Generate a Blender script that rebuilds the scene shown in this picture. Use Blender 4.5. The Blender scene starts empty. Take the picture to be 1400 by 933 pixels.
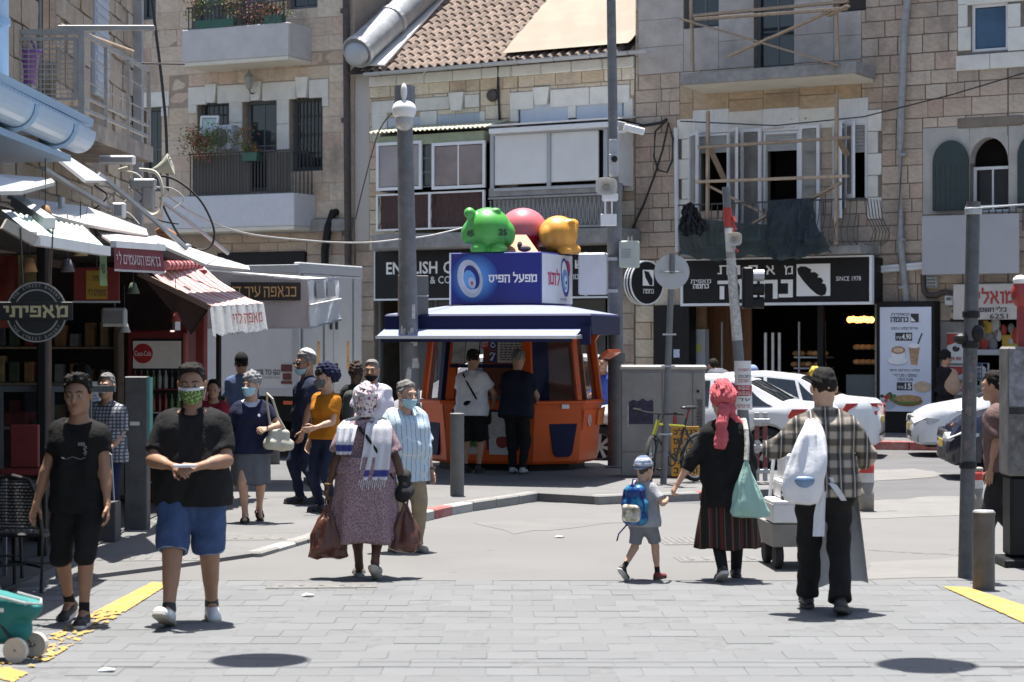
import bpy,bmesh,math,random
import numpy as np
from mathutils import Vector,Matrix,Euler
Ve=Vector;Mx=Matrix
R=math.radians
rnd=random.Random(7)
SC=bpy.context.scene
COL=SC.collection
F,CX,CY,CH=2900.0,700.0,466.5,2.0
cam=bpy.data.cameras.new('camera');cam_o=bpy.data.objects.new('camera',cam);COL.objects.link(cam_o)
cam_o.location=(0,0,CH);cam_o.rotation_euler=(R(90),0,0)
cam.sensor_width=36;cam.lens=F/1400*36;cam.clip_start=.5;cam.clip_end=3000
cam.dof.use_dof=True;cam.dof.focus_distance=24;cam.dof.aperture_fstop=4.0
SC.camera=cam_o
SUN_EL,SUN_AZ=R(79.5),R(-8)
wd=bpy.data.worlds.new('World');SC.world=wd;wd.use_nodes=True
nt=wd.node_tree;sky=nt.nodes.new('ShaderNodeTexSky');sky.sky_type='NISHITA';sky.sun_disc=False
sky.sun_elevation=SUN_EL;sky.sun_rotation=SUN_AZ;sky.dust_density=2.0
bg=nt.nodes['Background'];bg.inputs[1].default_value=.065
nt.links.new(sky.outputs[0],bg.inputs[0])
sl=bpy.data.lights.new('sun','SUN');sl.energy=4.2;sl.angle=R(.53);sl.color=(1,.955,.89)
sun=bpy.data.objects.new('sun',sl);COL.objects.link(sun);sun.location=(0,30,60)
sun.rotation_euler=Euler((-(R(90)-SUN_EL),0,-SUN_AZ),'XYZ')
SC.view_settings.view_transform='Standard';SC.view_settings.look='None';SC.view_settings.gamma=1
SC.view_settings.exposure=1.6
try:
 SC.cycles.max_bounces=8;SC.cycles.diffuse_bounces=4;SC.cycles.use_denoising=True
except Exception:pass
def D(u,v,Y):return Ve(((u-CX)/F*Y,Y,CH-(v-CY)/F*Y))
def G(u,v,z=0.0):return D(u,v,(CH-z)*F/(v-CY))
def setp(o,label=None,cat=None,group=None,kind=None):
 if label:o['label']=label
 if cat:o['category']=cat
 if group:o['group']=group
 if kind:o['kind']=kind
 return o
def thing(name,label,cat,loc=(0,0,0),rz=0.0,group=None):
 o=bpy.data.objects.new(name,None);COL.objects.link(o);o.empty_display_size=.2
 o.location=loc;o.rotation_euler=(0,0,rz)
 return setp(o,label,cat,group)
class MB:
 def __init__(s):s.v=[];s.f=[]
 def add(s,vs,fs):
  n=len(s.v);s.v+=[tuple(p)for p in vs];s.f+=[tuple(i+n for i in q)for q in fs];return s
 def box(s,x0,x1,y0,y1,z0,z1,M=None,ch=0.0):
  x0,x1=min(x0,x1),max(x0,x1);y0,y1=min(y0,y1),max(y0,y1);z0,z1=min(z0,z1),max(z0,z1)
  if ch<=0:
   vs=[(x0,y0,z0),(x1,y0,z0),(x1,y1,z0),(x0,y1,z0),(x0,y0,z1),(x1,y0,z1),(x1,y1,z1),(x0,y1,z1)]
   fs=[(0,3,2,1),(4,5,6,7),(0,1,5,4),(1,2,6,5),(2,3,7,6),(3,0,4,7)]
  else:
   ch=min(ch,(x1-x0)*.45,(y1-y0)*.45,(z1-z0)*.45)
   X=(x0,x1);Y=(y0,y1);Z=(z0,z1);ins=lambda a,i:a[i]+(ch if i==0 else-ch)
   vs=[];ix={}
   for i in(0,1):
    for j in(0,1):
     for k in(0,1):
      for ax in range(3):
       ix[i,j,k,ax]=len(vs)
       vs.append((X[i]if ax==0 else ins(X,i),Y[j]if ax==1 else ins(Y,j),Z[k]if ax==2 else ins(Z,k)))
   fs=[]
   for ax in range(3):
    for w in(0,1):
     o=[a for a in range(3)if a!=ax];q=[]
     for(a,b)in((0,0),(1,0),(1,1),(0,1)):
      t=[0,0,0];t[ax]=w;t[o[0]]=a;t[o[1]]=b;q.append(ix[t[0],t[1],t[2],ax])
     if(w==1)==(ax==1):q.reverse()
     fs.append(tuple(q))
   for ax in range(3):
    o=[a for a in range(3)if a!=ax]
    for a in(0,1):
     for b in(0,1):
      t0=[0,0,0];t0[o[0]]=a;t0[o[1]]=b;t1=list(t0);t1[ax]=1
      q=[ix[(*t0,o[0])],ix[(*t1,o[0])],ix[(*t1,o[1])],ix[(*t0,o[1])]]
      fs.append(tuple(q))
   for i in(0,1):
    for j in(0,1):
     for k in(0,1):fs.append((ix[i,j,k,0],ix[i,j,k,1],ix[i,j,k,2]))
   c=Ve(((x0+x1)/2,(y0+y1)/2,(z0+z1)/2));ff=[]
   for q in fs:
    P=[Ve(vs[i])for i in q];n=(P[1]-P[0]).cross(P[2]-P[0]);m=sum(P,Ve())/len(P)
    ff.append(q if n.dot(m-c)>=0 else tuple(reversed(q)))
   fs=ff
  if M is not None:vs=[M@Ve(p)for p in vs]
  return s.add(vs,fs)
 def quad(s,*p):return s.add(p,[tuple(range(len(p)))])
 def slab(s,pts,th,up=None):
  """polygon with thickness th pushed against its normal"""
  P=[Ve(p)for p in pts];n=(P[1]-P[0]).cross(P[2]-P[0]).normalized()
  if up is not None and n.dot(Ve(up))<0:P.reverse();n=-n
  k=len(P);vs=P+[p-n*th for p in P]
  fs=[tuple(range(k)),tuple(range(2*k-1,k-1,-1))]+[(i,i+k,(i+1)%k+k,(i+1)%k)for i in range(k)]
  return s.add(vs,fs)
 def prm(s,poly,axis,a,b):
  """2-D polygon extruded along an axis: axis 'x': (y,z), 'y': (x,z), 'z': (x,y)"""
  def P(p,t):return(t,p[0],p[1])if axis=='x' else(p[0],t,p[1])if axis=='y' else(p[0],p[1],t)
  k=len(poly);vs=[P(p,a)for p in poly]+[P(p,b)for p in poly]
  fs=[tuple(range(k-1,-1,-1)),tuple(range(k,2*k))]+[(i,(i+1)%k,(i+1)%k+k,i+k)for i in range(k)]
  return s.add(vs,fs)
 def cyl(s,p0,p1,r0,r1=None,n=12,caps=True):
  r1=r0 if r1 is None else r1;p0=Ve(p0);p1=Ve(p1);d=p1-p0
  if d.length<1e-6:return s
  q=d.to_track_quat('Z','Y').to_matrix();vs=[]
  for p,r in((p0,r0),(p1,r1)):
   for i in range(n):
    a=2*math.pi*i/n;vs.append(p+q@Ve((r*math.cos(a),r*math.sin(a),0)))
  fs=[(i,(i+1)%n,(i+1)%n+n,i+n)for i in range(n)]
  if caps:fs+=[tuple(range(n-1,-1,-1)),tuple(range(n,2*n))]
  return s.add(vs,fs)
 def tube(s,pts,r,n=6):
  P=[Ve(p)for p in pts];vs=[];m=len(P)
  for i,p in enumerate(P):
   d=(P[min(i+1,m-1)]-P[max(i-1,0)]);q=d.to_track_quat('Z','Y').to_matrix()
   rr=r[i]if isinstance(r,(list,tuple))else r
   for j in range(n):
    a=2*math.pi*j/n;vs.append(p+q@Ve((rr*math.cos(a),rr*math.sin(a),0)))
  fs=[(i*n+j,i*n+(j+1)%n,(i+1)*n+(j+1)%n,(i+1)*n+j)for i in range(m-1)for j in range(n)]
  fs+=[tuple(range(n-1,-1,-1)),tuple(range((m-1)*n,m*n))]
  return s.add(vs,fs)
 def lth(s,prof,n=20,c=(0,0,0),M=None,caps=True):
  """profile (r,z) round z"""
  vs=[];c=Ve(c)
  for r,z in prof:
   for i in range(n):
    a=2*math.pi*i/n;p=Ve((r*math.cos(a),r*math.sin(a),z));vs.append((M@p if M else p)+c)
  m=len(prof);fs=[(j*n+i,j*n+(i+1)%n,(j+1)*n+(i+1)%n,(j+1)*n+i)for j in range(m-1)for i in range(n)]
  caps=caps and Ve(prof[0]).to_tuple(5)!=Ve(prof[-1]).to_tuple(5)
  if caps and prof[0][0]>1e-5:fs.append(tuple(range(n-1,-1,-1)))
  if caps and prof[-1][0]>1e-5:fs.append(tuple(range((m-1)*n,m*n)))
  return s.add(vs,fs)
 def ball(s,c,r,nu=14,nv=9,M=None):
  if not isinstance(r,(tuple,list)):r=(r,r,r)
  vs=[];c=Ve(c)
  for j in range(nv+1):
   t=math.pi*j/nv
   for i in range(nu):
    a=2*math.pi*i/nu;p=Ve((r[0]*math.sin(t)*math.cos(a),r[1]*math.sin(t)*math.sin(a),-r[2]*math.cos(t)))
    vs.append((M@p if M else p)+c)
  return s.add(vs,[(j*nu+i,j*nu+(i+1)%nu,(j+1)*nu+(i+1)%nu,(j+1)*nu+i)for j in range(nv)for i in range(nu)])
 def sheet(s,rows):
  """grid of points (list of rows)"""
  n=len(rows[0]);vs=[p for r in rows for p in r]
  return s.add(vs,[(j*n+i,j*n+i+1,(j+1)*n+i+1,(j+1)*n+i)for j in range(len(rows)-1)for i in range(n-1)])
 def loop(s,rings,cap0=True,cap1=True):
  n=len(rings[0]);vs=[p for r in rings for p in r]
  fs=[(j*n+i,j*n+(i+1)%n,(j+1)*n+(i+1)%n,(j+1)*n+i)for j in range(len(rings)-1)for i in range(n)]
  if cap0:fs.append(tuple(range(n-1,-1,-1)))
  if cap1:fs.append(tuple(range((len(rings)-1)*n,len(rings)*n)))
  return s.add(vs,fs)
 def xf(s,M):s.v=[tuple(M@Ve(p))for p in s.v];return s
 def mesh(s,name,mat,smooth=False):
  me=bpy.data.meshes.new(name);me.from_pydata(s.v,[],s.f)
  if mat:me.materials.append(mat)
  if smooth:me.polygons.foreach_set('use_smooth',[True]*len(me.polygons))
  me.update();return me
 def bd(s,name,mat,parent=None,smooth=False,loc=None):
  o=bpy.data.objects.new(name,s.mesh(name,mat,smooth));COL.objects.link(o)
  if smooth=='auto':
   pass
  if parent:o.parent=parent
  if loc is not None:o.location=loc
  return o
def inst(name,me,parent,M=None,loc=None):
 o=bpy.data.objects.new(name,me);COL.objects.link(o)
 if parent:o.parent=parent
 if M is not None:o.matrix_local=M
 elif loc is not None:o.location=loc
 return o
def wn(o,ang=35):
 """smooth with hard edges kept"""
 me=o.data
 me.polygons.foreach_set('use_smooth',[True]*len(me.polygons))
 bm=bmesh.new();bm.from_mesh(me);bmesh.ops.remove_doubles(bm,verts=bm.verts,dist=1e-5)
 lim=R(ang)
 for e in bm.edges:
  if len(e.link_faces)==2:e.smooth=e.calc_face_angle(0)<lim
 bm.to_mesh(me);bm.free();return o
def TR(x,y,z,rz=0):return Mx.Translation((x,y,z))@Mx.Rotation(rz,4,'Z')
def catenary(a,b,sag,n=14):
 a=Ve(a);b=Ve(b)
 return[a.lerp(b,i/n)-Ve((0,0,sag*4*(i/n)*(1-i/n)))for i in range(n+1)]
MATS={}
def mk(name,col,ro=.75,vr=.12,scale=6.0,bu=.0,bz=40.0,metal=0.0,rand=0.0,dirt=0.0,dscale=1.2,dcol=(.10,.085,.07),spec=.5,emit=None,estr=0,coat=0,stretch=None,trans=0,alpha=1,two=None,gum=0):
 if name in MATS:return MATS[name]
 m=bpy.data.materials.new(name);m.use_nodes=True;MATS[name]=m
 t=m.node_tree;N=t.nodes;Lk=t.links;b=N['Principled BSDF']
 b.inputs['Roughness'].default_value=ro;b.inputs['Metallic'].default_value=metal
 b.inputs['Specular IOR Level'].default_value=spec
 if coat:b.inputs['Coat Weight'].default_value=coat;b.inputs['Coat Roughness'].default_value=.05
 if trans:b.inputs['Transmission Weight'].default_value=trans
 if alpha<1:b.inputs['Alpha'].default_value=alpha
 tc=N.new('ShaderNodeTexCoord');vec=tc.outputs['Object']
 if stretch:
  mp=N.new('ShaderNodeMapping');mp.inputs['Scale'].default_value=stretch;Lk.new(vec,mp.inputs[0]);vec=mp.outputs[0]
 c=None
 def mixc(a,bb,fac,mode='MIX'):
  x=N.new('ShaderNodeMix');x.data_type='RGBA';x.blend_type=mode
  for sock,val in((x.inputs[0],fac),(x.inputs[6],a),(x.inputs[7],bb)):
   if hasattr(val,'is_linked'):Lk.new(val,sock)
   else:sock.default_value=val if isinstance(val,(float,int))else(*val,1)
  return x.outputs[2]
 def noise(sc,det=4.0,rg=.6):
  n=N.new('ShaderNodeTexNoise');n.inputs['Scale'].default_value=sc;n.inputs['Detail'].default_value=det;n.inputs['Roughness'].default_value=rg
  Lk.new(vec,n.inputs['Vector']);return n.outputs['Fac']
 def ramp(src,a,bb):
  r=N.new('ShaderNodeMapRange');r.inputs[1].default_value=a;r.inputs[2].default_value=bb;Lk.new(src,r.inputs[0]);return r.outputs[0]
 dark=tuple(x*(1-vr)for x in col);lite=tuple(min(1,x*(1+vr))for x in(two or col))
 c=mixc(dark,lite,ramp(noise(scale),.3,.7))if vr>0 else None
 if rand>0:
  oi=N.new('ShaderNodeObjectInfo');ge=N.new('ShaderNodeNewGeometry')
  ad=N.new('ShaderNodeMath');Lk.new(oi.outputs['Random'],ad.inputs[0]);Lk.new(ge.outputs['Random Per Island'],ad.inputs[1])
  fr=N.new('ShaderNodeMath');fr.operation='FRACT';Lk.new(ad.outputs[0],fr.inputs[0])
  mr=N.new('ShaderNodeMapRange');mr.inputs[3].default_value=1-rand;mr.inputs[4].default_value=1+rand;Lk.new(fr.outputs[0],mr.inputs[0])
  cb=N.new('ShaderNodeCombineColor')
  for i in range(3):Lk.new(mr.outputs[0],cb.inputs[i])
  c=mixc(c if c else col,cb.outputs[0],1.0,'MULTIPLY')
 if dirt>0:c=mixc(c if c else col,dcol,(lambda q:(lambda mm:(setattr(mm,'operation','MULTIPLY'),Lk.new(q,mm.inputs[0]),mm.inputs[1].__setattr__('default_value',dirt),mm.outputs[0])[3])(N.new('ShaderNodeMath')))(ramp(noise(dscale,6,.7),.48,.72)))
 if gum:
  vo=N.new('ShaderNodeTexVoronoi');vo.inputs['Scale'].default_value=gum;ge=N.new('ShaderNodeNewGeometry');Lk.new(ge.outputs['Position'],vo.inputs['Vector']);c=mixc(dcol,c,ramp(vo.outputs['Distance'],.045,.075))
 if c is not None:Lk.new(c,b.inputs['Base Color'])
 else:b.inputs['Base Color'].default_value=(*col,1)
 if bu>0:
  bp=N.new('ShaderNodeBump');bp.inputs['Strength'].default_value=bu;bp.inputs['Distance'].default_value=.02
  Lk.new(noise(bz,5),bp.inputs['Height']);Lk.new(bp.outputs[0],b.inputs['Normal'])
 if emit:b.inputs['Emission Color'].default_value=(*emit,1);b.inputs['Emission Strength'].default_value=estr
 return m
def stone_mat(name,cols,bu=.5):
 """limestone: colour picked per stone, mottled, pitted"""
 m=mk(name,cols[0],ro=.9,vr=.13,scale=5,bu=bu,bz=14)
 t=m.node_tree;N=t.nodes;Lk=t.links;b=N['Principled BSDF']
 src=b.inputs['Base Color'].links[0].from_socket
 oi=N.new('ShaderNodeObjectInfo');ge=N.new('ShaderNodeNewGeometry')
 ad=N.new('ShaderNodeMath');Lk.new(oi.outputs['Random'],ad.inputs[0]);Lk.new(ge.outputs['Random Per Island'],ad.inputs[1])
 fr=N.new('ShaderNodeMath');fr.operation='FRACT';Lk.new(ad.outputs[0],fr.inputs[0])
 cr=N.new('ShaderNodeValToRGB');e=cr.color_ramp.elements
 e[0].position=0;e[0].color=(*cols[0],1);e[1].position=1;e[1].color=(*cols[-1],1)
 for i in range(1,len(cols)-1):
  x=e.new(i/(len(cols)-1));x.color=(*cols[i],1)
 cr.color_ramp.interpolation='LINEAR';Lk.new(fr.outputs[0],cr.inputs[0])
 dv=N.new('ShaderNodeMix');dv.data_type='RGBA';dv.blend_type='DIVIDE';dv.inputs[0].default_value=1
 Lk.new(src,dv.inputs[6]);dv.inputs[7].default_value=(*cols[0],1)
 ml=N.new('ShaderNodeMix');ml.data_type='RGBA';ml.blend_type='MULTIPLY';ml.inputs[0].default_value=1
 Lk.new(cr.outputs[0],ml.inputs[6]);Lk.new(dv.outputs[2],ml.inputs[7])
 gp=N.new('ShaderNodeNewGeometry');mp=N.new('ShaderNodeMapping');mp.inputs['Scale'].default_value=(.9,.9,.35);Lk.new(gp.outputs['Position'],mp.inputs[0])
 ns=N.new('ShaderNodeTexNoise');ns.inputs['Scale'].default_value=1.1;ns.inputs['Detail'].default_value=7;ns.inputs['Roughness'].default_value=.7;Lk.new(mp.outputs[0],ns.inputs[0])
 mr=N.new('ShaderNodeMapRange');mr.inputs[1].default_value=.50;mr.inputs[2].default_value=.78;mr.inputs[4].default_value=.75;Lk.new(ns.outputs[0],mr.inputs[0])
 mx=N.new('ShaderNodeMix');mx.data_type='RGBA';Lk.new(mr.outputs[0],mx.inputs[0]);Lk.new(ml.outputs[2],mx.inputs[6]);mx.inputs[7].default_value=(.13,.11,.09,1)
 Lk.new(mx.outputs[2],b.inputs['Base Color']);return m
def pattern_mat(name,fn,ro=.85,bu=.25,bz=90):
 """fn(node helpers) -> colour socket; for cloth patterns"""
 m=bpy.data.materials.new(name);m.use_nodes=True;MATS[name]=m
 t=m.node_tree;b=t.nodes['Principled BSDF'];b.inputs['Roughness'].default_value=ro;b.inputs['Specular IOR Level'].default_value=.25
 tc=t.nodes.new('ShaderNodeTexCoord')
 c=fn(t,tc);t.links.new(c,b.inputs['Base Color'])
 n=t.nodes.new('ShaderNodeTexNoise');n.inputs['Scale'].default_value=bz;t.links.new(tc.outputs['Object'],n.inputs[0])
 bp=t.nodes.new('ShaderNodeBump');bp.inputs['Strength'].default_value=bu;bp.inputs['Distance'].default_value=.01
 t.links.new(n.outputs[0],bp.inputs['Height']);t.links.new(bp.outputs[0],b.inputs['Normal']);return m
def stripes(t,src,period,duty,axis=0,soft=.08):
 """0..1 mask of stripes along an axis of a vector socket"""
 N=t.nodes;L=t.links
 sp=N.new('ShaderNodeSeparateXYZ');L.new(src,sp.inputs[0])
 dv=N.new('ShaderNodeMath');dv.operation='DIVIDE';L.new(sp.outputs[axis],dv.inputs[0]);dv.inputs[1].default_value=period
 fr=N.new('ShaderNodeMath');fr.operation='FRACT';L.new(dv.outputs[0],fr.inputs[0])
 pp=N.new('ShaderNodeMath');pp.operation='PINGPONG';L.new(dv.outputs[0],pp.inputs[0]);pp.inputs[1].default_value=.5
 mr=N.new('ShaderNodeMapRange');L.new(pp.outputs[0],mr.inputs[0]);mr.inputs[1].default_value=duty/2-soft/2;mr.inputs[2].default_value=duty/2+soft/2
 mr.inputs[3].default_value=1;mr.inputs[4].default_value=0;return mr.outputs[0]
def mixn(t,a,b,fac,mode='MIX'):
 x=t.nodes.new('ShaderNodeMix');x.data_type='RGBA';x.blend_type=mode
 for sock,val in((x.inputs[0],fac),(x.inputs[6],a),(x.inputs[7],b)):
  if hasattr(val,'is_linked'):t.links.new(val,sock)
  else:sock.default_value=val if isinstance(val,(float,int))else(*val,1)
 return x.outputs[2]
HEB=dict(א='.05,1 .75,0|.6,1 .62,.65 .45,.45|.1,0 .12,.35 .3,.62',ב='.05,.93 .6,.93 .6,.07|0,.07 .75,.07',ג='.1,.93 .42,.93 .42,.3 .5,0|.42,.3 .05,0',ד='0,.93 .72,.93|.58,.93 .58,0',ה='0,.93 .65,.93 .65,0|.1,0 .1,.6',ו='0,.93 .2,.93 .2,0',ז='0,.93 .3,.93|.15,.93 .15,0',ח='.08,0 .08,.93 .66,.93 .66,0',ט='.08,1 .08,.07 .66,.07 .66,.93 .36,.93',י='0,.93 .2,.93 .2,.5',כ='.05,.93 .6,.93 .6,.07 .05,.07',ל='.1,1.3 .1,.93 .62,.93 .62,.5 .3,0',מ='.1,0 .12,.7 0,1|.12,.7 .35,.93 .68,.93 .68,.07 .35,.07',ם='.08,.93 .66,.93 .66,.07 .08,.07 .08,.93',נ='.1,.93 .42,.93 .42,.07 0,.07',ן='0,.93 .2,.93 .2,-.25',ס='0,.93 .66,.93 .66,.3 .5,.07 .25,.07 .1,.3 .1,.93',ע='.08,1 .08,.6 .4,.12|.62,1 .62,.4 .4,.12 .05,0',פ='.32,.5 .08,.5 .08,.93 .64,.93 .64,.07 .05,.07',צ='.1,1 .1,.7 .6,.07|.6,1 .6,.75 .38,.4|0,.07 .66,.07',ק='0,.93 .64,.93 .64,.5 .4,.1|.1,.6 .1,-.3',ר='0,.93 .55,.93 .55,0',ש='.08,1 .08,.07 .8,.07 .8,1|.44,1 .44,.5 .1,.3',ת='.12,.93 .7,.93 .7,0|.18,.93 .18,.07 0,.07')
HEB.update({'״':'.1,1 .1,.75|.28,1 .28,.75','׳':'.1,1 .1,.75','/':'0,-.1 .35,1.1',' ':''})
def heb_mb(body,x0,x1,z0,z1,y,keep,w):
 mb=MB();X=0;segs=[]
 for c in reversed(body):
  P=[[tuple(map(float,q.split(',')))for q in st.split()]for st in HEB.get(c,'').split('|')if st]
  for st in P:
   for a,b in zip(st,st[1:]):segs.append((X+a[0],a[1],X+b[0],b[1]))
  X+=(max(p[0]for st in P for p in st)+.26)if P else .3
 Q=[]
 for k,(a,b,c,d)in enumerate(segs):
  L=math.hypot(c-a,d-b);u,v=(c-a)/L*w/2,(d-b)/L*w/2;Q.append([(a-u+v,b-v-u),(c+u+v,d+v-u),(c+u-v,d+v+u),(a-u-v,b-v+u)])
 xs=[p[0]for q in Q for p in q];ys=[p[1]for q in Q for p in q];sx=(x1-x0)/(max(xs)-min(xs));sz=(z1-z0)/(max(ys)-min(ys))
 if keep:sx=sz=min(sx,sz)
 for k,q in enumerate(Q):mb.quad(*[(x0+(p[0]-min(xs))*sx,y-.0002*(k%5),z0+(p[1]-min(ys))*sz)for p in q])
 return mb
def txm(body,x0,x1,z0,z1,y=0.0,th=.004,keep=False,bold=0.0):
 if any('א'<=c<='ת' for c in body):return heb_mb(body,x0,x1,z0,z1,y,keep,.15 if bold<.01 else .21)
 cu=bpy.data.curves.new('t','FONT');cu.body=body;cu.extrude=0;cu.resolution_u=2;cu.offset=bold
 o=bpy.data.objects.new('t',cu);COL.objects.link(o);bpy.context.view_layer.update()
 me=bpy.data.meshes.new_from_object(o.evaluated_get(bpy.context.evaluated_depsgraph_get()))
 vs=np.array([v.co[:]for v in me.vertices]);fs=[tuple(p.vertices)for p in me.polygons]
 bpy.data.objects.remove(o);bpy.data.curves.remove(cu);bpy.data.meshes.remove(me)
 mb=MB()
 if len(vs)==0:return mb
 lo=vs.min(0);hi=vs.max(0);sx=(x1-x0)/max(hi[0]-lo[0],1e-6);sz=(z1-z0)/max(hi[1]-lo[1],1e-6)
 if keep:
  k=min(sx,sz);ox=(x0+x1)/2-(hi[0]-lo[0])*k/2;oz=(z0+z1)/2-(hi[1]-lo[1])*k/2;sx=sz=k
 else:ox,oz=x0,z0
 k=len(vs)
 V=[(ox+(p[0]-lo[0])*sx,y,oz+(p[1]-lo[1])*sz)for p in vs]
 return mb.add(V,fs)
M_asph=mk('asphalt',(.09,.09,.093),ro=.9,vr=.12,scale=1.3,bu=.25,bz=120,dirt=.35,dscale=.5,dcol=(.06,.06,.06))
M_conc=mk('street_concrete',(.127,.126,.124),ro=.9,vr=.08,scale=.9,bu=.2,bz=90,dirt=.4,dscale=.45,dcol=(.085,.08,.074),gum=1.9)
M_walk=mk('pavement_concrete',(.127,.126,.125),ro=.9,vr=.1,scale=1.5,bu=.2,bz=80,dirt=.4,dscale=.9,dcol=(.08,.078,.075),gum=2.2)
M_darkwalk=mk('dark_pavement',(.10,.10,.10),ro=.9,vr=.2,scale=2,bu=.2)
M_bed=mk('joint_sand',(.12,.123,.126),ro=1,vr=.2,scale=12)
M_paver=mk('paving_stone',(.122,.127,.131),ro=.85,vr=.07,scale=3.5,bu=.25,bz=60,rand=.06,dirt=.3,dscale=1.1,dcol=(.085,.085,.085),gum=2.6)
M_kerb=mk('kerb_stone',(.21,.205,.195),ro=.9,vr=.15,scale=7,bu=.3,bz=50,dirt=.4,dscale=3)
M_kred=mk('kerb_red_paint',(.30,.09,.08),ro=.8,vr=.2,scale=9,bu=.2,dirt=.45,dscale=4,dcol=(.36,.34,.32))
M_kwhite=mk('kerb_white_paint',(.30,.295,.285),ro=.8,vr=.12,scale=9,dirt=.4,dscale=4,dcol=(.35,.33,.31))
M_kyel=mk('kerb_yellow_paint',(.5,.33,.05),ro=.8,vr=.2,scale=9,dirt=.3,dscale=4)
M_iron=mk('cast_iron',(.16,.155,.15),ro=.6,vr=.2,scale=20,metal=.4,bu=.3)
def sheet_obj(name,pts,z,mat,kind='structure'):
 o=MB().quad(*[(p[0],p[1],z)for p in pts]).bd(name,mat);setp(o,kind=kind);return o
sheet_obj('ground',[(-900,-300),(900,-300),(900,1500),(-900,1500)],-.06,M_asph)
sheet_obj('road',[(-30,24.0),(40,24.0),(40,46),(-30,52)],-.004,M_asph)
sheet_obj('crossing_floor',[(-6,17.72),(12,17.72),(12,23.4),(4.0,25.6),(1.6,26.2),(-6,26.4)],.0,M_conc)
bed=sheet_obj('paved_street',[(-9,2),(12,2),(12,17.72),(-9,17.72)],-.0025,M_bed)
def paver_template(w,d,seed):
 r=random.Random(seed);q=MB();c=.004;hw,hd=w/2,d/2
 t=[r.uniform(-.0025,.0025)for _ in range(4)]
 top=[(-hw+c,-hd+c,t[0]),(hw-c,-hd+c,t[1]),(hw-c,hd-c,t[2]),(-hw+c,hd-c,t[3])]
 rim=[(-hw,-hd,-.004),(hw,-hd,-.004),(hw,hd,-.004),(-hw,hd,-.004)]
 bot=[(x,y,-.03)for x,y,z in rim]
 q.add(top+rim+bot,[(0,1,2,3)]+[(4+i,4+(i+1)%4,(i+1)%4,i)for i in range(4)]+[(8+i,8+(i+1)%4,4+(i+1)%4,4+i)for i in range(4)])
 return q
PW,PD=.315,.335
tmpl=[paver_template(PW-.004,PD-.004,i)for i in range(8)]
tm_me=[q.mesh('paving_stone',M_paver)for q in tmpl]
cells=[];ny=0
y=17.70-PD/2
while y>3:
 off=(ny%2)*.5*PW
 hwid=700/F*y+.25 if y>11.5 else 5
 n0=int((-min(hwid,4.6)-off)/PW)-1;n1=int((min(hwid,5.2)-off)/PW)+1
 for i in range(n0,n1+1):
  x=off+i*PW;cells.append((x,y))
 y-=PD;ny+=1
cells.sort(key=lambda c:0 if(c[1]>12.2 and abs(c[0])<700/F*c[1]+.1)else 1)
vis=[c for c in cells if c[1]>12.1 and abs(c[0])<700/F*c[1]+.2]
vis.sort(key=lambda c:c[1]);one=set(vis[:300]);rest=MB()
for c in cells:
 k=rnd.randrange(8);dz=rnd.uniform(-.0025,.0025);a=rnd.uniform(-.006,.006)
 M=TR(c[0],c[1],.004+dz+.02-.024+.0,a+(math.pi if rnd.random()<.5 else 0))
 if c in one:
  inst('paving_stone',tm_me[k],bed,TR(c[0],c[1],dz,a))
 else:
  rest.add([M@Ve(p)for p in tmpl[k].v],tmpl[k].f)
o=rest.bd('paving_stone_field',M_paver,bed);setp(o,kind='stuff')
KZ=.12
def pavement(name,outline,mat=M_walk,z=KZ):
 mb=MB().prm([(p[0],p[1])for p in outline],'z',-.05,z);o=mb.bd(name,mat);setp(o,kind='structure');return o
def kerb_line(owner,pts,w=.16,ln=.8,z=KZ,pick=None,gap=.012):
 P=[Ve((p[0],p[1],0))for p in pts];L=[0]
 for a,b in zip(P,P[1:]):L.append(L[-1]+(b-a).length)
 def at(s):
  for i in range(len(P)-1):
   if s<=L[i+1]or i==len(P)-2:
    return P[i].lerp(P[i+1],(s-L[i])/(L[i+1]-L[i]))
 n=max(1,round(L[-1]/ln));st=L[-1]/n
 for i in range(n):
  a,b=at(i*st+gap/2),at((i+1)*st-gap/2);d=b-a;ang=math.atan2(d.y,d.x)
  m=(pick(i,n)if pick else M_kerb)
  mb=MB().box(-d.length/2,d.length/2,-w/2,w/2,-.05,z+rnd.uniform(.0,.012),ch=.018)
  mb.bd('kerb_stone',m,owner).matrix_local=TR((a.x+b.x)/2,(a.y+b.y)/2,0,ang)
lk=[G(-30,812),G(250,776),G(345,762),G(430,737),G(455,722),G(462,705)]
lp=[(p.x,p.y)for p in lk]
left_walk=pavement('left_pavement',[(-9,lp[0][1]-.2),(lp[0][0],lp[0][1])]+lp[1:]+[(-2.4,28.5),(-2.6,30),(-9,30)],z=.035)
kerb_line(left_walk,[lp[2],lp[3],lp[4],lp[5]],z=.045,pick=lambda i,n:M_kwhite if i==1 else M_kerb,ln=.55)
ki=[G(560,716),G(620,702),G(700,690),G(728,685)]
isl=[(p.x,p.y)for p in ki]
island=pavement('kiosk_island',isl+[(1.0,25.95),(2.2,26.6),(3.7,27.4),(3.9,29.0),(3.4,31.0),(1.9,34.6),(-1.8,34.6),(-2.6,33.0),(-2.9,29.5),(-2.2,26.0)],z=.10)
kerb_line(island,isl,z=.11,ln=.62,pick=lambda i,n:[M_kwhite,M_kred,M_kwhite,M_kerb][min(i,3)])
kerb_line(island,[(1.0,25.95),(2.2,26.6),(3.0,27.0)],z=.105,ln=.7,pick=lambda i,n:M_kred if i%3==2 else M_kerb)
far_walk=pavement('far_pavement',[(-20,46.6),(-8,45.9),(5.0,39.6),(14,37.2),(30,33),(30,60),(-20,60)],mat=M_darkwalk,z=.14)
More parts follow.
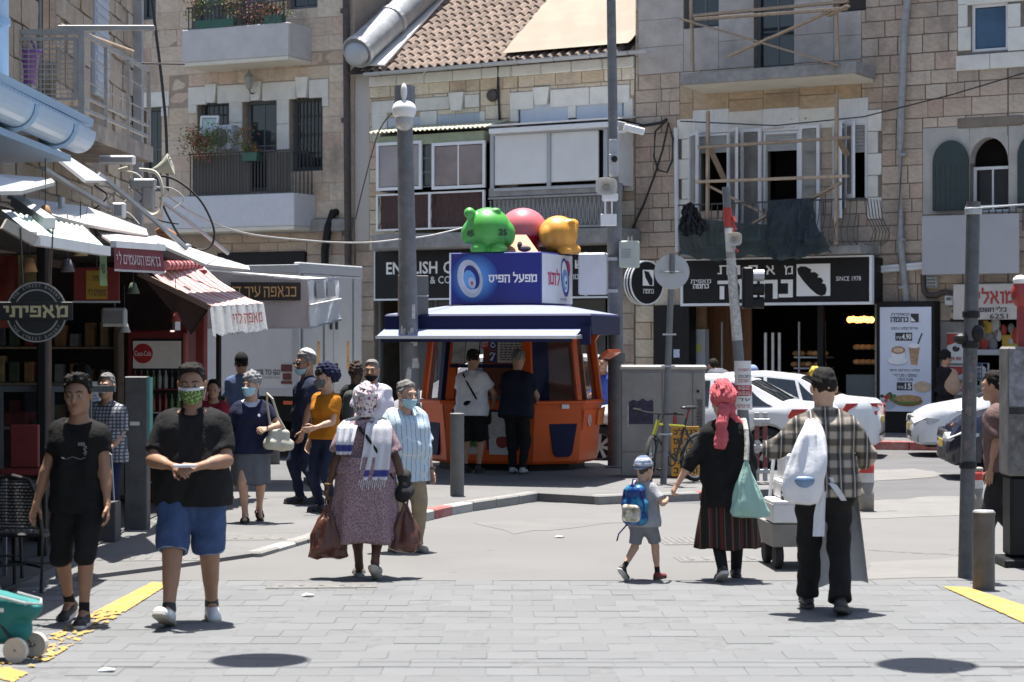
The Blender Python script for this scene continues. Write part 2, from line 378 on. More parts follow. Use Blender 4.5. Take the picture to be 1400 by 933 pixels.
kerb_line(far_walk,[(-8,45.9),(5.0,39.6),(14,37.2)],z=.15,ln=1.0,pick=lambda i,n:[M_kred,M_kyel][(i//2)%2])
M_yel=mk('yellow_road_paint',(.36,.22,.05),ro=.85,vr=.12,scale=10,dirt=.35,dscale=6,dcol=(.42,.36,.26))
def flakes(name,poly_a,poly_b,keepf,n=300,m=20):
 """worn paint strip: small cells kept by a smooth random field, joined into flakes"""
 from mathutils import noise as mn
 mb=MB();ix={}
 def P(i,j):
  if(i,j)not in ix:
   a,b=i/n,j/m;p=Ve(poly_a[0]).lerp(Ve(poly_a[1]),a);q=Ve(poly_b[0]).lerp(Ve(poly_b[1]),a);r=p.lerp(q,b)
   ix[i,j]=len(mb.v);mb.v.append((r.x+rnd.uniform(-.006,.006),r.y+rnd.uniform(-.006,.006),.0085))
  return ix[i,j]
 for i in range(n):
  for j in range(m):
   v=.5+.5*mn.noise(Ve((i*.13,j*.3,3.1)))+.22*mn.noise(Ve((i*.5,j*.8,7.7)))
   if v>keepf(i/n,j/m):continue
   mb.f.append((P(i,j),P(i,j+1),P(i+1,j+1),P(i+1,j)))
 o=mb.bd(name,M_yel);setp(o,kind='structure');return o
def solid_strip(name,pts):
 o=MB().quad(*[(p.x,p.y,.0095)for p in pts]).bd(name,M_yel);setp(o,kind='structure')
wearL=lambda a,b:(.86 if a<.36 else .62-.5*(a-.36)if a<.46 else .44 if a<.66 else .34 if a<.72 else .50 if a<.84 else .33 if a<.93 else .8)
flakes('yellow_line',[G(208,797)[:],G(-30,920)[:]],[G(232,799)[:],G(18,935)[:]],wearL)
flakes('yellow_line',[G(1288,803)[:],G(1700,987)[:]],[G(1322,804)[:],G(1720,932)[:]],lambda a,b:.9)
def cover(px,label,w,d,ang=0):
 c=G(*px);t=thing('drain_cover',label,'drain cover',(c.x,c.y,c.z),ang)
 f=MB();f.box(-w/2,w/2,-d/2,d/2,-.02,.006,ch=.004);f.bd('cover_frame',M_walk,t)
 p=MB();p.box(-w/2+.05,w/2-.05,-d/2+.05,d/2-.05,0,.010,ch=.004)
 for i in range(7):
  x=-w/2+.1+i*(w-.2)/6;p.box(x-.02,x+.02,-d/2+.1,d/2-.1,.009,.014)
 p.bd('cover_plate',M_iron,t);return t
def gz(px,z):q=G(px[0],px[1],z);return q
for px,lab,w,d,z in(((365,735),'rectangular iron drain cover set in the pavement before the woman in navy',.85,.6,.035),((225,763),'rectangular iron drain cover set in the pavement left of the man in denim shorts',.8,.55,.035),((440,801),'flat iron drain cover at the edge of the grey paving below the brown bags',.9,.35,.004),((935,740),'oblong iron drain cover in the pale concrete between child and woman',.5,.8,.001),((985,765),'square iron drain cover in the pale concrete near the black shoes',.8,.45,.001)):
 c=gz(px,z);t=thing('drain_cover',lab,'drain cover',c,.08)
 MB().box(-w/2,w/2,-d/2,d/2,-.02,.005,ch=.003).bd('cover_frame',M_walk,t)
 p=MB().box(-w/2+.04,w/2-.04,-d/2+.04,d/2-.04,0,.009,ch=.003);p.bd('cover_plate',M_iron,t)
 for i in range(5):
  x=-w/2+.12+i*(w-.24)/4;MB().box(x-.02,x+.02,-d/2+.09,d/2-.09,.008,.013).bd('rib',M_iron,t)
def patch(name,px,mat,z,seed,jag=.12):
 """irregular repair patch or stain lying on the street, outline roughened"""
 r=random.Random(seed);P=[G(*p)for p in px];out=[]
 for a,b in zip(P,P[1:]+P[:1]):
  k=max(2,int((b-a).length/.3))
  for i in range(k):q=a.lerp(b,i/k);out.append((q.x+r.uniform(-jag,jag)*.5,q.y+r.uniform(-jag,jag),z))
 o=MB().quad(*out).bd(name,mat);setp(o,kind='structure')
M_patch=mk('old_asphalt_patch',(.135,.133,.13),ro=.92,vr=.12,scale=2,bu=.3,bz=100,dirt=.3,dscale=1)
M_patch2=mk('pale_concrete_patch',(.146,.143,.137),ro=.92,vr=.1,scale=2,bu=.2,bz=60,dirt=.25,dscale=1.5,dcol=(.16,.15,.135))
patch('street_patch',[(1080,690),(1420,672),(1420,700),(1150,712)],M_patch2,.003,1);patch('street_patch',[(640,716),(850,702),(880,712),(700,730)],M_patch,.003,2)
patch('street_patch',[(1190,770),(1320,762),(1318,790),(1180,792)],M_patch2,.003,3,.05);patch('street_patch',[(1010,652),(1250,640),(1300,650),(1080,668)],M_patch2,.001,5)
M_crack=mk('street_crack',(.085,.083,.08),ro=1,vr=.2)
for k,px in enumerate((((1180,752),(1250,757),(1330,760)),((960,700),(1090,706),(1240,698)))):
 pts=[G(*p)for p in px];r=random.Random(k);Q=[]
 for a,b in zip(pts,pts[1:]):
  for i in range(10):q=a.lerp(b,i/10);Q.append(Ve((q.x+r.uniform(-.02,.02),q.y+r.uniform(-.05,.05),.006)))
 mb=MB()
 for a,b in zip(Q,Q[1:]):w=r.uniform(.006,.016);mb.quad((a.x,a.y-w,.0062),(b.x,b.y-w,.0062),(b.x,b.y+w,.0062),(a.x,a.y+w,.0062))
 setp(mb.bd('street_crack',M_crack),kind='structure')
class Fac:
 def __init__(s,Z0,k):
  s.t=k*F;s.a=math.atan(s.t);s.c=math.cos(s.a);s.s=math.sin(s.a);s.Z0=Z0;s.rz=-s.a;s.o=Ve((0,Z0,0))
 def P(s,u,v,off=0.0):
  a=(u-CX)/F;Y=(s.Z0*s.c-off)/(a*s.s+s.c)
  return(a*Y*s.c-(Y-s.Z0)*s.s,CH-(v-CY)/F*Y)
 def rect(s,x0,y0,x1,y1,off=0.0):
  ym=(y0+y1)/2;xm=(x0+x1)/2
  return(s.P(x0,ym,off)[0],s.P(x1,ym,off)[0],s.P(xm,y1,off)[1],s.P(xm,y0,off)[1])
 def V(s,u,v,off=0.0):
  q=s.P(u,v,off);return Ve((q[0],-off,q[1]))
FR=Fac(48.2,.00021)
FL=Fac(48.65,.00017)
C_mid=[(.58,.45,.31),(.69,.59,.44),(.61,.49,.35),(.72,.64,.50),(.54,.40,.27),(.65,.54,.39)]
M_smid=stone_mat('limestone_blocks_pale',C_mid,.55)
M_sleft=stone_mat('limestone_blocks_rosy',[(.57,.45,.335),(.61,.505,.39),(.60,.44,.335),(.64,.55,.43),(.54,.42,.31)],.35)
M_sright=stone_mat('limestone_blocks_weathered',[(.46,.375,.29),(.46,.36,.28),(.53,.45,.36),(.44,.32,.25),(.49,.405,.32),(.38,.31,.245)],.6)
M_orange=stone_mat('limestone_blocks_ochre',[(.48,.37,.25),(.43,.31,.195),(.52,.42,.30)],.6)
M_dress=mk('dressed_white_stone',(.70,.68,.62),ro=.85,vr=.07,scale=3,bu=.25,bz=30,rand=.06,dirt=.28,dscale=2,dcol=(.33,.29,.24))
M_mort_l=mk('mortar_rosy',(.36,.29,.23),ro=1,vr=.12,scale=3,bu=.2)
M_mort_m=mk('mortar_pale',(.28,.225,.17),ro=1,vr=.15,scale=3,bu=.2)
M_mort_r=mk('mortar_dark',(.20,.165,.135),ro=1,vr=.2,scale=3,bu=.2)
M_plast=mk('pale_render',(.50,.465,.425),ro=.9,vr=.1,scale=1.2,bu=.2,dirt=.3,dscale=1.2,dcol=(.33,.29,.26))
M_white=mk('white_paint',(.74,.74,.73),ro=.5,vr=.06,scale=4,dirt=.22,dscale=2.5,dcol=(.5,.48,.44))
M_balc=mk('balcony_render',(.52,.51,.50),ro=.85,vr=.07,scale=2.5,bu=.15,dirt=.4,dscale=1.6,dcol=(.40,.38,.35))
M_ugrey=mk('grey_concrete',(.27,.265,.255),ro=.95,vr=.22,scale=5,bu=.5,bz=22,dirt=.4,dscale=2)
M_soff=mk('soffit_render',(.66,.62,.52),ro=.9,vr=.08,scale=2)
M_glass=mk('window_glass',(.025,.03,.035),ro=.06,vr=.3,scale=1.2,spec=.7)
M_glass2=mk('window_glass_dusty',(.30,.27,.27),ro=.22,vr=.18,scale=1.4,spec=.5)
M_gblue=mk('window_glass_blue',(.07,.13,.21),ro=.12,vr=.25,scale=1.0,spec=.6)
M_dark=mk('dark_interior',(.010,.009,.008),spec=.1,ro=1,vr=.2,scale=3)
M_alu=mk('white_aluminium',(.72,.73,.74),ro=.4,vr=.04,scale=3)
M_greyf=mk('grey_window_paint',(.13,.145,.15),ro=.55,vr=.12,scale=4)
M_rail=mk('dark_railing_paint',(.055,.055,.055),ro=.6,vr=.2,scale=10)
M_rgrey=mk('grey_railing_paint',(.30,.305,.31),ro=.55,vr=.15,scale=8,dirt=.3,dscale=6,dcol=(.22,.15,.1))
M_rust=mk('rusty_brown_pipe',(.075,.06,.055),ro=.7,vr=.25,scale=9)
M_black=mk('black_paint',(.011,.011,.012),ro=.5,vr=.2,scale=5,spec=.25)
M_cable=mk('black_cable',(.02,.02,.02),ro=.7)
M_cablew=mk('grey_cable',(.42,.41,.39),ro=.7)
M_greenw=mk('faded_green_board',(.33,.37,.25),ro=.8,vr=.15,scale=3,dirt=.3)
M_wood=mk('raw_timber',(.33,.255,.185),ro=.9,vr=.2,scale=5,bu=.3,stretch=(3,3,.5),rand=.15)
M_net=mk('dark_green_netting',(.035,.052,.050),alpha=.70,ro=.95,vr=.35,scale=5,bu=.6,bz=18)
M_shut=mk('green_shutter_paint',(.025,.045,.045),ro=.65,vr=.15,scale=6)
M_blue=mk('pale_blue_panel',(.52,.57,.63),ro=.7,vr=.06,scale=2,dirt=.2,dscale=2)
M_gal=mk('galvanised_sheet',(.40,.415,.43),ro=.5,metal=.3,vr=.12,scale=3,dirt=.2,dscale=3)
M_slat=mk('roller_shutter',(.40,.40,.39),ro=.6,vr=.1,scale=3,dirt=.3)
def stone_template(seed):
 r=random.Random(seed);q=MB();n=3;vs=[]
 for j in range(n+1):
  for i in range(n+1):
   edge=i in(0,n)or j in(0,n)
   vs.append((-.5+i/n,(.16 if edge else r.uniform(0,.15)),-.5+j/n))
 fs=[(j*(n+1)+i,j*(n+1)+i+1,(j+1)*(n+1)+i+1,(j+1)*(n+1)+i)for j in range(n)for i in range(n)]
 b=len(vs);ring=[0,n,(n+1)*(n+1)-1,n*(n+1)]
 q.add(vs,fs)
 vs2=[(-.5,1,-.5),(.5,1,-.5),(.5,1,.5),(-.5,1,.5)]
 k=len(q.v);q.v+=vs2
 e=[[i for i in range(n+1)],[n+(n+1)*j for j in range(n+1)],[n*(n+1)+n-i for i in range(n+1)],[(n-j)*(n+1)for j in range(n+1)]]
 for a in range(4):q.f.append(tuple(reversed(e[a]))+(k+a,k+(a+1)%4))
 return q
ST_T=[stone_template(i)for i in range(10)]
def fsp(s0,s1,z0,z1,ops):
 """rectangles of a course that no opening covers"""
 xs=sorted({s0,s1}|{min(max(x,s0),s1)for o in ops for x in o[:2]});out=[]
 for a,b in zip(xs,xs[1:]):
  if b-a<.02:continue
  m=(a+b)/2;zs=[(z0,z1)]
  for o in ops:
   if o[0]<=m<=o[1]:
    nz=[]
    for c,d in zs:
     if o[3]<=c or o[2]>=d:nz.append((c,d));continue
     if o[2]>c:nz.append((c,o[2]))
     if o[3]<d:nz.append((o[3],d))
    zs=nz
  for c,d in zs:
   if d-c>.04:out.append([a,b,c,d])
 out.sort(key=lambda r:(r[2],r[3],r[0]));j=[]
 for r in out:
  if j and abs(j[-1][1]-r[0])<1e-6 and abs(j[-1][2]-r[2])<1e-6 and abs(j[-1][3]-r[3])<1e-6:j[-1][1]=r[1]
  else:j.append(r)
 return j
def msn(root,s0,s1,z0,z1,ops,mat,course=.34,w=(.42,.85),maxn=260,proud=.03,seed=3,name='stone',gap=.020,cvar=.12):
 r=random.Random(seed);mes=[q.mesh(name,mat)for q in ST_T];z=z0;L=[]
 while z<z1-.05:
  h=min(course*r.uniform(1-cvar,1+cvar),z1-z)
  if z1-z-h<.12:h=z1-z
  for a,b,c,d in fsp(s0,s1,z,z+h,ops):
   x=a
   while x<b-.01:
    ww=r.uniform(*w)
    if b-x-ww<w[0]*.6:ww=b-x
    ww=min(ww,b-x)
    L.append((x,x+ww,c,d));x+=ww
  z+=h
 L.sort(key=lambda q:-(q[1]-q[0])*(q[3]-q[2]));rest=MB()
 for i,(a,b,c,d)in enumerate(L):
  k=r.randrange(10);pr=proud*r.uniform(.5,1.15);g=gap*r.uniform(.6,1.3)
  M=Mx.Translation(((a+b)/2,-pr,(c+d)/2))@Mx.Diagonal((max(b-a-g,.01)*(1 if r.random()<.5 else-1)*1.0,.06,max(d-c-g,.01),1))
  if M[0][0]<0:M[0][0]=-M[0][0]
  if i<maxn:inst(name,mes[k],root,M)
  else:rest.add([M@Ve(p)for p in ST_T[k].v],ST_T[k].f)
 if rest.v:o=rest.bd(name+'_field',mat,root);setp(o,kind='stuff')
def wall(root,s0,s1,z0,z1,ops,mat,reveal=.35,depth=7.0,name='wall',top=True):
 xs=sorted({s0,s1}|{min(max(x,s0),s1)for o in ops for x in o[:2]});zs=sorted({z0,z1}|{min(max(x,z0),z1)for o in ops for x in o[2:4]})
 mb=MB();ins=lambda x,z:any(o[0]<x<o[1]and o[2]<z<o[3]for o in ops)
 for a,b in zip(xs,xs[1:]):
  for c,d in zip(zs,zs[1:]):
   if b-a<1e-5 or d-c<1e-5 or ins((a+b)/2,(c+d)/2):continue
   mb.quad((a,0,c),(b,0,c),(b,0,d),(a,0,d));mb.quad((a,reveal,d),(b,reveal,d),(b,reveal,c),(a,reveal,c))
 for o in ops:
  a,b,c,d=max(o[0],s0),min(o[1],s1),max(o[2],z0),min(o[3],z1)
  if b<=a or d<=c:continue
  mb.quad((a,0,c),(a,0,d),(a,reveal,d),(a,reveal,c));mb.quad((b,0,d),(b,0,c),(b,reveal,c),(b,reveal,d))
  mb.quad((a,0,d),(b,0,d),(b,reveal,d),(a,reveal,d));mb.quad((b,0,c),(a,0,c),(a,reveal,c),(b,reveal,c))
 mb.quad((s0,0,z0),(s0,0,z1),(s0,depth,z1),(s0,depth,z0));mb.quad((s1,0,z1),(s1,0,z0),(s1,depth,z0),(s1,depth,z1))
 if top:mb.quad((s0,0,z1),(s1,0,z1),(s1,depth,z1),(s0,depth,z1))
 mb.quad((s0,depth,z0),(s0,depth,z1),(s1,depth,z1),(s1,depth,z0))
 return mb.bd(name,mat,root)
def wdw(root,r,mat=M_alu,glass=M_glass,nx=2,ny=1,y=.18,fw=.06,bar=.035,name='window',th=.05,label=None,bars=0):
 a,b,c,d=r;m=MB()
 m.box(a,a+fw,y,y+th,c,d).box(b-fw,b,y,y+th,c,d).box(a+fw,b-fw,y,y+th,c,c+fw).box(a+fw,b-fw,y,y+th,d-fw,d)
 w=(b-a-2*fw)/nx;h=(d-c-2*fw)/ny
 for i in range(1,nx):m.box(a+fw+i*w-bar/2,a+fw+i*w+bar/2,y+.004,y+th-.004,c+fw,d-fw)
 for j in range(1,ny):m.box(a+fw,b-fw,y+.006,y+th-.006,c+fw+j*h-bar/2,c+fw+j*h+bar/2)
 o=m.bd(name,mat,root)
 if label:o['label']=label
 for i in range(nx):
  for j in range(ny):
   MB().box(a+fw+i*w+bar/2,a+fw+(i+1)*w-bar/2,y+th*.4,y+th*.6,c+fw+j*h+bar/2,c+fw+(j+1)*h-bar/2).bd('pane',glass,o)
 if bars:
  q=MB()
  for i in range(1,bars):x=a+(b-a)*i/bars;q.box(x-.012,x+.012,y-.09,y-.068,c,d)
  for j in range(1,4):zz=c+(d-c)*j/4;q.box(a,b,y-.066,y-.05,zz-.012,zz+.012)
  q.bd('window_bars',M_rail,o)
 return o
def block(root,r,y0,y1,mat,name,ch=.01,smooth=False):
 return MB().box(r[0],r[1],y0,y1,r[2],r[3],ch=ch).bd(name,mat,root)
def lnt(root,fac,px,key=None,n=3,mat=M_dress,proud=.045,ops=None):
 """run of dressed stones over windows (px rect), key = list of keystone px rects"""
 r=fac.rect(*px);ks=[fac.rect(*k)for k in(key or[])];xs=[r[0]]
 cuts=sorted([k[0]for k in ks]+[k[1]for k in ks])
 spans=[];x=r[0]
 for k in sorted(ks):spans.append((x,k[0]));x=k[1]
 spans.append((x,r[1]))
 for a,b in spans:
  if b-a<.05:continue
  m=max(1,round((b-a)/1.1))
  for i in range(m):
   MB().box(a+(b-a)*i/m+.006,a+(b-a)*(i+1)/m-.006,-proud-rnd.uniform(0,.008),.04,r[2]+.004,r[3]-.004,ch=.012).bd('lintel_stone',mat,root)
 for k in ks:
  w=(k[1]-k[0])*.14
  MB().prm([(k[0]+w,k[2]),(k[1]-w,k[2]),(k[1],k[3]),(k[0],k[3])],'y',-proud-.05,.04).bd('keystone',mat,root)
 return r
def rail(root,s0,s1,z0,z1,y,n,mat=M_rail,name='railing',r=.011):
 m=MB();m.box(s0,s1,y-.022,y+.022,z1-.04,z1).box(s0,s1,y-.015,y+.015,z0,z0+.03)
 o=m.bd(name,mat,root)
 me=MB().box(-r,r,-r,r,0,z1-z0-.075).mesh('baluster',mat)
 for i in range(n):
  inst('baluster',me,o,loc=(s0+(s1-s0)*(i+.5)/n,y,z0+.032))
 return o
M_leafA=mk('plant_leaf',(.11,.15,.04),ro=.7,vr=.4,scale=14,rand=.5)
M_leafB=mk('dry_plant_leaf',(.24,.15,.08),ro=.8,vr=.4,scale=14,rand=.5)
M_leafR=mk('red_flower',(.36,.11,.08),ro=.7,vr=.3,scale=14,rand=.4)
M_pot=mk('green_plastic_pot',(.03,.10,.07),ro=.5,vr=.1)
def leaves(n,ext,seed,size=.07,droop=0):
 r=random.Random(seed);mb=MB();cl=[(r.uniform(-1,1)*ext[0]*.8,r.uniform(-.6,.6)*ext[1],r.uniform(0,.7)*ext[2])for _ in range(max(4,n//45))]
 for _ in range(n):
  c=Ve(r.choice(cl));p=c+Ve((r.gauss(0,ext[0]*.16),r.gauss(0,ext[1]*.25),abs(r.gauss(0,ext[2]*.24))-droop*r.random()**2))
  q=Euler((r.uniform(-1.2,1.2),r.uniform(-1.2,1.2),r.uniform(0,6.3))).to_matrix();k=size*r.uniform(.5,1.2)
  mb.add([p+q@Ve(x)for x in((-k*.5,0,0),(0,-k*.32,.01),(k*.6,0,0),(0,k*.32,.01))],[(0,1,2,3)])
 return mb
def planter(root_loc,rz,ext,label,n=260,pots=1,mix=(M_leafA,M_leafB),group=None,seed=1,droop=.1,size=.07):
 t=thing('balcony_plant',label,'potted plant',root_loc,rz,group)
 w=ext[0]
 if pots:MB().prm([(-w*.55*pots,0),(w*.55*pots,0),(w*.6*pots,.2),(-w*.6*pots,.2)],'y',-.1,.1).bd('pot',M_pot,t)
 a=leaves(n,ext,seed,size,droop).bd('foliage',mix[0],t);a.location.z=.18
 b=leaves(n//2,ext,seed+50,size,droop).bd('flowers',mix[1],t);b.location.z=.2;setp(a,kind='stuff');setp(b,kind='stuff')
 s=MB()
 for i in range(9):x=random.Random(seed+i).uniform(-w*.7,w*.7);s.tube([(x*.8,0,.1),(x,0,.3),(x*1.1,-.05,.3+ext[2]*.5)],.008,4)
 s.bd('stems',mk('stem',(.12,.10,.06)),t);return t
def wpos(fac,s,y,z):
 e=Ve((fac.c,-fac.s,0));m=Ve((fac.s,fac.c,0));return fac.o+e*s+m*y+Ve((0,0,z))
Bl=thing('stone_building','rosy limestone corner building with two balconies full of plants, behind the market awnings','building',FL.o,FL.rz)
LW=[FL.rect(190,-70,213,27),FL.rect(264,-70,308,38),FL.rect(322,-70,366,36),FL.rect(392,-60,434,12),FL.rect(270,140,314,206),FL.rect(332,136,379,262),FL.rect(396,132,441,234),FL.rect(193,146,221,262),FL.rect(318,346,420,398)]
sA=FL.P(120,300)[0];sB=FL.P(485,300)[0]
top_l=15.0
lint1=FL.rect(258,113,450,140)
wall(Bl,sA,sB,0,top_l,LW,M_mort_l)
jambs=[FL.rect(258,137,270,156),FL.rect(314,137,332,262),FL.rect(379,134,396,206),FL.rect(441,129,450,146),FL.rect(193,126,232,147),FL.rect(221,147,231,160)]
for j in jambs:
 n=max(1,round((j[3]-j[2])/.55));h=(j[3]-j[2])/n
 for i in range(n):block(Bl,(j[0]+.004,j[1]-.004,j[2]+i*h+.005,j[2]+(i+1)*h-.005),-.04,.05,M_dress,'jamb_stone')
lnt(Bl,FL,(258,114,450,139),[(283,116,298,141),(343,112,359,138),(406,106,423,134)])
zc=FL.P(330,345)[1]
msn(Bl,sA,sB,FL.P(400,300)[1],FL.P(380,-60)[1],LW+jambs+[lint1],M_sleft,course=.40,w=(.5,1.0),maxn=240,proud=.016,seed=5,gap=.012)
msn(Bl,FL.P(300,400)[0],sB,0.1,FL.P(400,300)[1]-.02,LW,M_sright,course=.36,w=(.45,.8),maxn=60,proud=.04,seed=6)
r=FL.rect(232,303,484,320);MB().box(r[0],r[1],-.22,.0,r[2],r[3],ch=.03).bd('string_course',M_ugrey,Bl)
r=FL.rect(300,345,420,362);MB().box(r[0],r[1],-.12,-.03,r[2]-.35,r[3],ch=.02).bd('shop_fascia',M_black,Bl)
for i in(0,1,2,3,7):wdw(Bl,LW[i],M_greyf,M_glass,nx=2,ny=2,y=.2,fw=.09)
wdw(Bl,LW[4],M_greyf,M_glass,nx=2,ny=2,y=.2,bars=7)
wdw(Bl,LW[5],M_greyf,M_glass,nx=2,ny=2,y=.2,fw=.1,name='balcony_door')
wdw(Bl,LW[6],M_greyf,M_glass,nx=2,ny=3,y=.2,fw=.1,bars=9)
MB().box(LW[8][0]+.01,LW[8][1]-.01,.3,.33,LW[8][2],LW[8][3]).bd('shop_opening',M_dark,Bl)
def balcony(root,fac,px_front,out,name='balcony',wallh=None,side=True,mat=M_balc,sof=M_soff,th=.14):
 a,b,c,d=fac.rect(*px_front,off=out)
 m=MB();m.box(a,b,-out,-out+th,c,d,ch=.015).box(a,a+th,-out+th+.002,0,c,d).box(b-th,b,-out+th+.002,0,c,d)
 o=m.bd(name,mat,root)
 MB().box(a+.01,b-.01,-out+.01,-.002,c-.10,c-.004,ch=.01).bd('balcony_slab',sof,o)
 return o,(a,b,c,d)
ub,ur=balcony(Bl,FL,(249,36,394,81),1.05)
rail(Bl,ur[0]+.1,ur[1]-.1,ur[3],ur[3]+.55,-1.0,26)
lb,lr=balcony(Bl,FL,(222,267,402,311),.95,mat=mk('white_balcony_render',(.57,.58,.61),ro=.8,vr=.05,dirt=.25,dscale=2,dcol=(.5,.5,.5)))
rail(Bl,FL.P(258,240,.93)[0],FL.P(402,240,.93)[0],lr[3],FL.P(330,207,.93)[1],-.92,34)
q=MB();zz0,zz1=lr[3],FL.P(330,207,.93)[1]
for i in range(5):q.box(lr[1]-.06,lr[1]-.04,-.8+i*.18,-.78+i*.18,zz0,zz1-.04)
q.box(lr[1]-.07,lr[1]-.03,-.9,0,zz1-.04,zz1);q.bd('side_railing',M_rail,Bl)
M_reed=mk('reed_screen',(.17,.155,.135),ro=.95,vr=.2,scale=30,stretch=(6,1,.4))
def screen(a,b,c,d,y,n=22):
 m=MB();rows=[]
 for k in range(2):rows.append([(a+(b-a)*i/n,y+.02*math.sin(i*1.7)+.012*(i%2),c+(d-c)*k)for i in range(n+1)])
 m.sheet(rows);m.sheet([[(p[0],p[1]+.006,p[2])for p in r]for r in reversed(rows)]);return m
rr=FL.rect(263,212,342,266,off=.85);screen(rr[0],rr[1],rr[2],rr[3],-.84).bd('reed_screen',M_reed,Bl)
rr=FL.rect(364,208,398,264,off=.85);screen(rr[0],rr[1],rr[2],rr[3],-.84).bd('reed_screen',M_reed,Bl)
p=FL.P(296,36,.95);planter(wpos(FL,p[0],-.95,ur[3]+.0),FL.rz,(.95,.16,.62),'leafy green and pink potted plants on the upper balcony ledge, at its left end',620,1,(M_leafA,M_leafB),'plants on the balcony ledges',3)
p=FL.P(352,34,.95);planter(wpos(FL,p[0],-.95,ur[3]+.0),FL.rz,(1.05,.16,.40),'dry brownish plants trailing over the middle of the upper balcony ledge',330,0,(M_leafB,M_leafR),'plants on the balcony ledges',9,droop=.45)
p=FL.P(376,24,.95);planter(wpos(FL,p[0],-.95,ur[3]+.0),FL.rz,(.42,.14,.3),'small dry plant in a green trough at the right end of the upper balcony ledge',130,1,(M_leafB,M_leafA),'plants on the balcony ledges',12)
p=FL.P(296,236,.95);planter(wpos(FL,p[0],-1.0,p[1]+.45),FL.rz,(1.0,.22,.5),'red and green flowers hanging over the lower balcony railing',950,0,(M_leafA,M_leafR),'plants on the balcony ledges',21,droop=.5)
p=FL.P(345,222,.95);planter(wpos(FL,p[0],-.98,FL.P(345,215,.95)[1]-.1),FL.rz,(.35,.14,.22),'small leafy plant in a pale pot on the lower balcony railing',110,1,(M_leafA,M_leafB),'plants on the balcony ledges',27)
t=thing('air_conditioner','white air conditioner beside a leaning glass door under the barred balcony window','air conditioner',wpos(FL,FL.P(306,205,.5)[0],-.5,FL.P(306,207,.5)[1]),FL.rz)
MB().box(-.34,.34,-.18,.18,0,.62,ch=.03).bd('casing',mk('ac_casing',(.50,.53,.60),ro=.5,vr=.05),t)
MB().lth([(.22,0),(.24,.01),(.24,.02),(.05,.03)],18,M=Mx.Rotation(R(90),4,'X'),c=(0,-.18,.31)).bd('fan_grille',M_greyf,t)
t=thing('glass_door','white framed greenish glass door leaning on the lower balcony by the air conditioner','door',wpos(FL,FL.P(286,206,.62)[0],-.72,FL.P(286,212,.6)[1]),FL.rz)
w_=wdw(t,(-.26,.26,0,.95),M_alu,mk('green_frosted_glass',(.40,.53,.49),ro=.35,vr=.06),nx=1,ny=1,y=0,fw=.05,name='door_leaf')
w_.rotation_euler=(R(-4),R(2),0)
t=thing('wall_lantern','old iron lantern on the white lintel between the balcony windows','lantern',wpos(FL,FL.P(350,118)[0],-.12,FL.P(350,127)[1]),FL.rz)
MB().tube([(0,.1,.0),(0,-.1,-.05),(0,-.18,.05)],.018).bd('bracket',M_rail,t)
MB().lth([(.07,.02),(.14,.28),(.15,.30),(.05,.42),(.02,.48),(0,.5)],6,c=(0,-.18,.04)).bd('lantern_head',mk('lantern_glass',(.28,.28,.26),ro=.3),t)
t=thing('drain_pipe','tall rust brown drain pipe down the corner between the rosy and the pale stone buildings','drain pipe',wpos(FR,FR.P(482,560)[0],0,0),FR.rz)
MB().cyl((0,-.16,2.0),(-.12,-.16,16),.085,n=12).bd('pipe',M_rust,t)
for z in(4.5,7.2,9.8):MB().cyl((-.02-.01*z,-.16,z),(-.02-.01*z,-.16,z+.1),.105,n=12).bd('pipe_clamp',M_rust,t)
t=thing('drain_pipe','black crooked waste pipe coming out of the rosy wall above the truck','drain pipe',wpos(FL,FL.P(456,340)[0],0,0),FL.rz)
zt=FL.P(460,290)[1];MB().tube([(.1,.1,zt),(.06,-.12,zt-.02),(-.02,-.2,zt-.35),(-.12,-.2,zt-.9),(-.12,-.2,zt-3.2)],.10,10).bd('pipe',M_black,t)
Bm=thing('tiled_roof_building','pale limestone house with red tiled roof and two glazed-in balconies in the centre','building',FR.o,FR.rz)
m0=FR.P(485,300)[0];m1=FR.P(868,300)[0]
EZ=FR.P(690,84)[1]
SIGN_E=FR.rect(513,340,838,420)
MW=[FR.rect(530,158,657,262),FR.rect(708,140,853,262),FR.rect(512,342,838,560)]
wall(Bm,m0+.02,m1,0,EZ-.02,MW,M_mort_m,depth=9.0,top=False)
lints=[FR.rect(509,134,656,152),FR.rect(698,121,862,146)]
jm=[FR.rect(509,152,530,184),FR.rect(575,152,598,172),FR.rect(657,152,664,172),FR.rect(698,146,709,167),FR.rect(777,140,788,162),FR.rect(853,135,866,262)]
cornice=FR.rect(506,90,868,106)
msn(Bm,FR.P(505,200)[0],m1,FR.P(690,338)[1],cornice[2],MW+lints+jm,M_smid,course=.33,w=(.34,.72),maxn=210,proud=.03,seed=11)
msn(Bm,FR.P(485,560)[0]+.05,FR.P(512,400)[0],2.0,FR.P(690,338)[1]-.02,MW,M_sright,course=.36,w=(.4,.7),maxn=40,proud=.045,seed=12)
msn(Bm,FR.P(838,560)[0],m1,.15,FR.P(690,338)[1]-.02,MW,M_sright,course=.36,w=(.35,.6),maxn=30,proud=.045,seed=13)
r=FR.rect(486,95,506,330);block(Bm,r,-.03,.02,M_plast,'corner_render')
n=9
for i in range(n):
 a=cornice[0]+(cornice[1]-cornice[0])*i/n;b=cornice[0]+(cornice[1]-cornice[0])*(i+1)/n
 MB().box(a+.006,b-.006,-.07-rnd.uniform(0,.01),.02,cornice[2],cornice[3]-.02,ch=.02).bd('cornice_stone',M_dress,Bm)
lnt(Bm,FR,(509,134,656,152),[(616,127,636,152)])
lnt(Bm,FR,(698,121,862,146),[(731,120,753,144)])
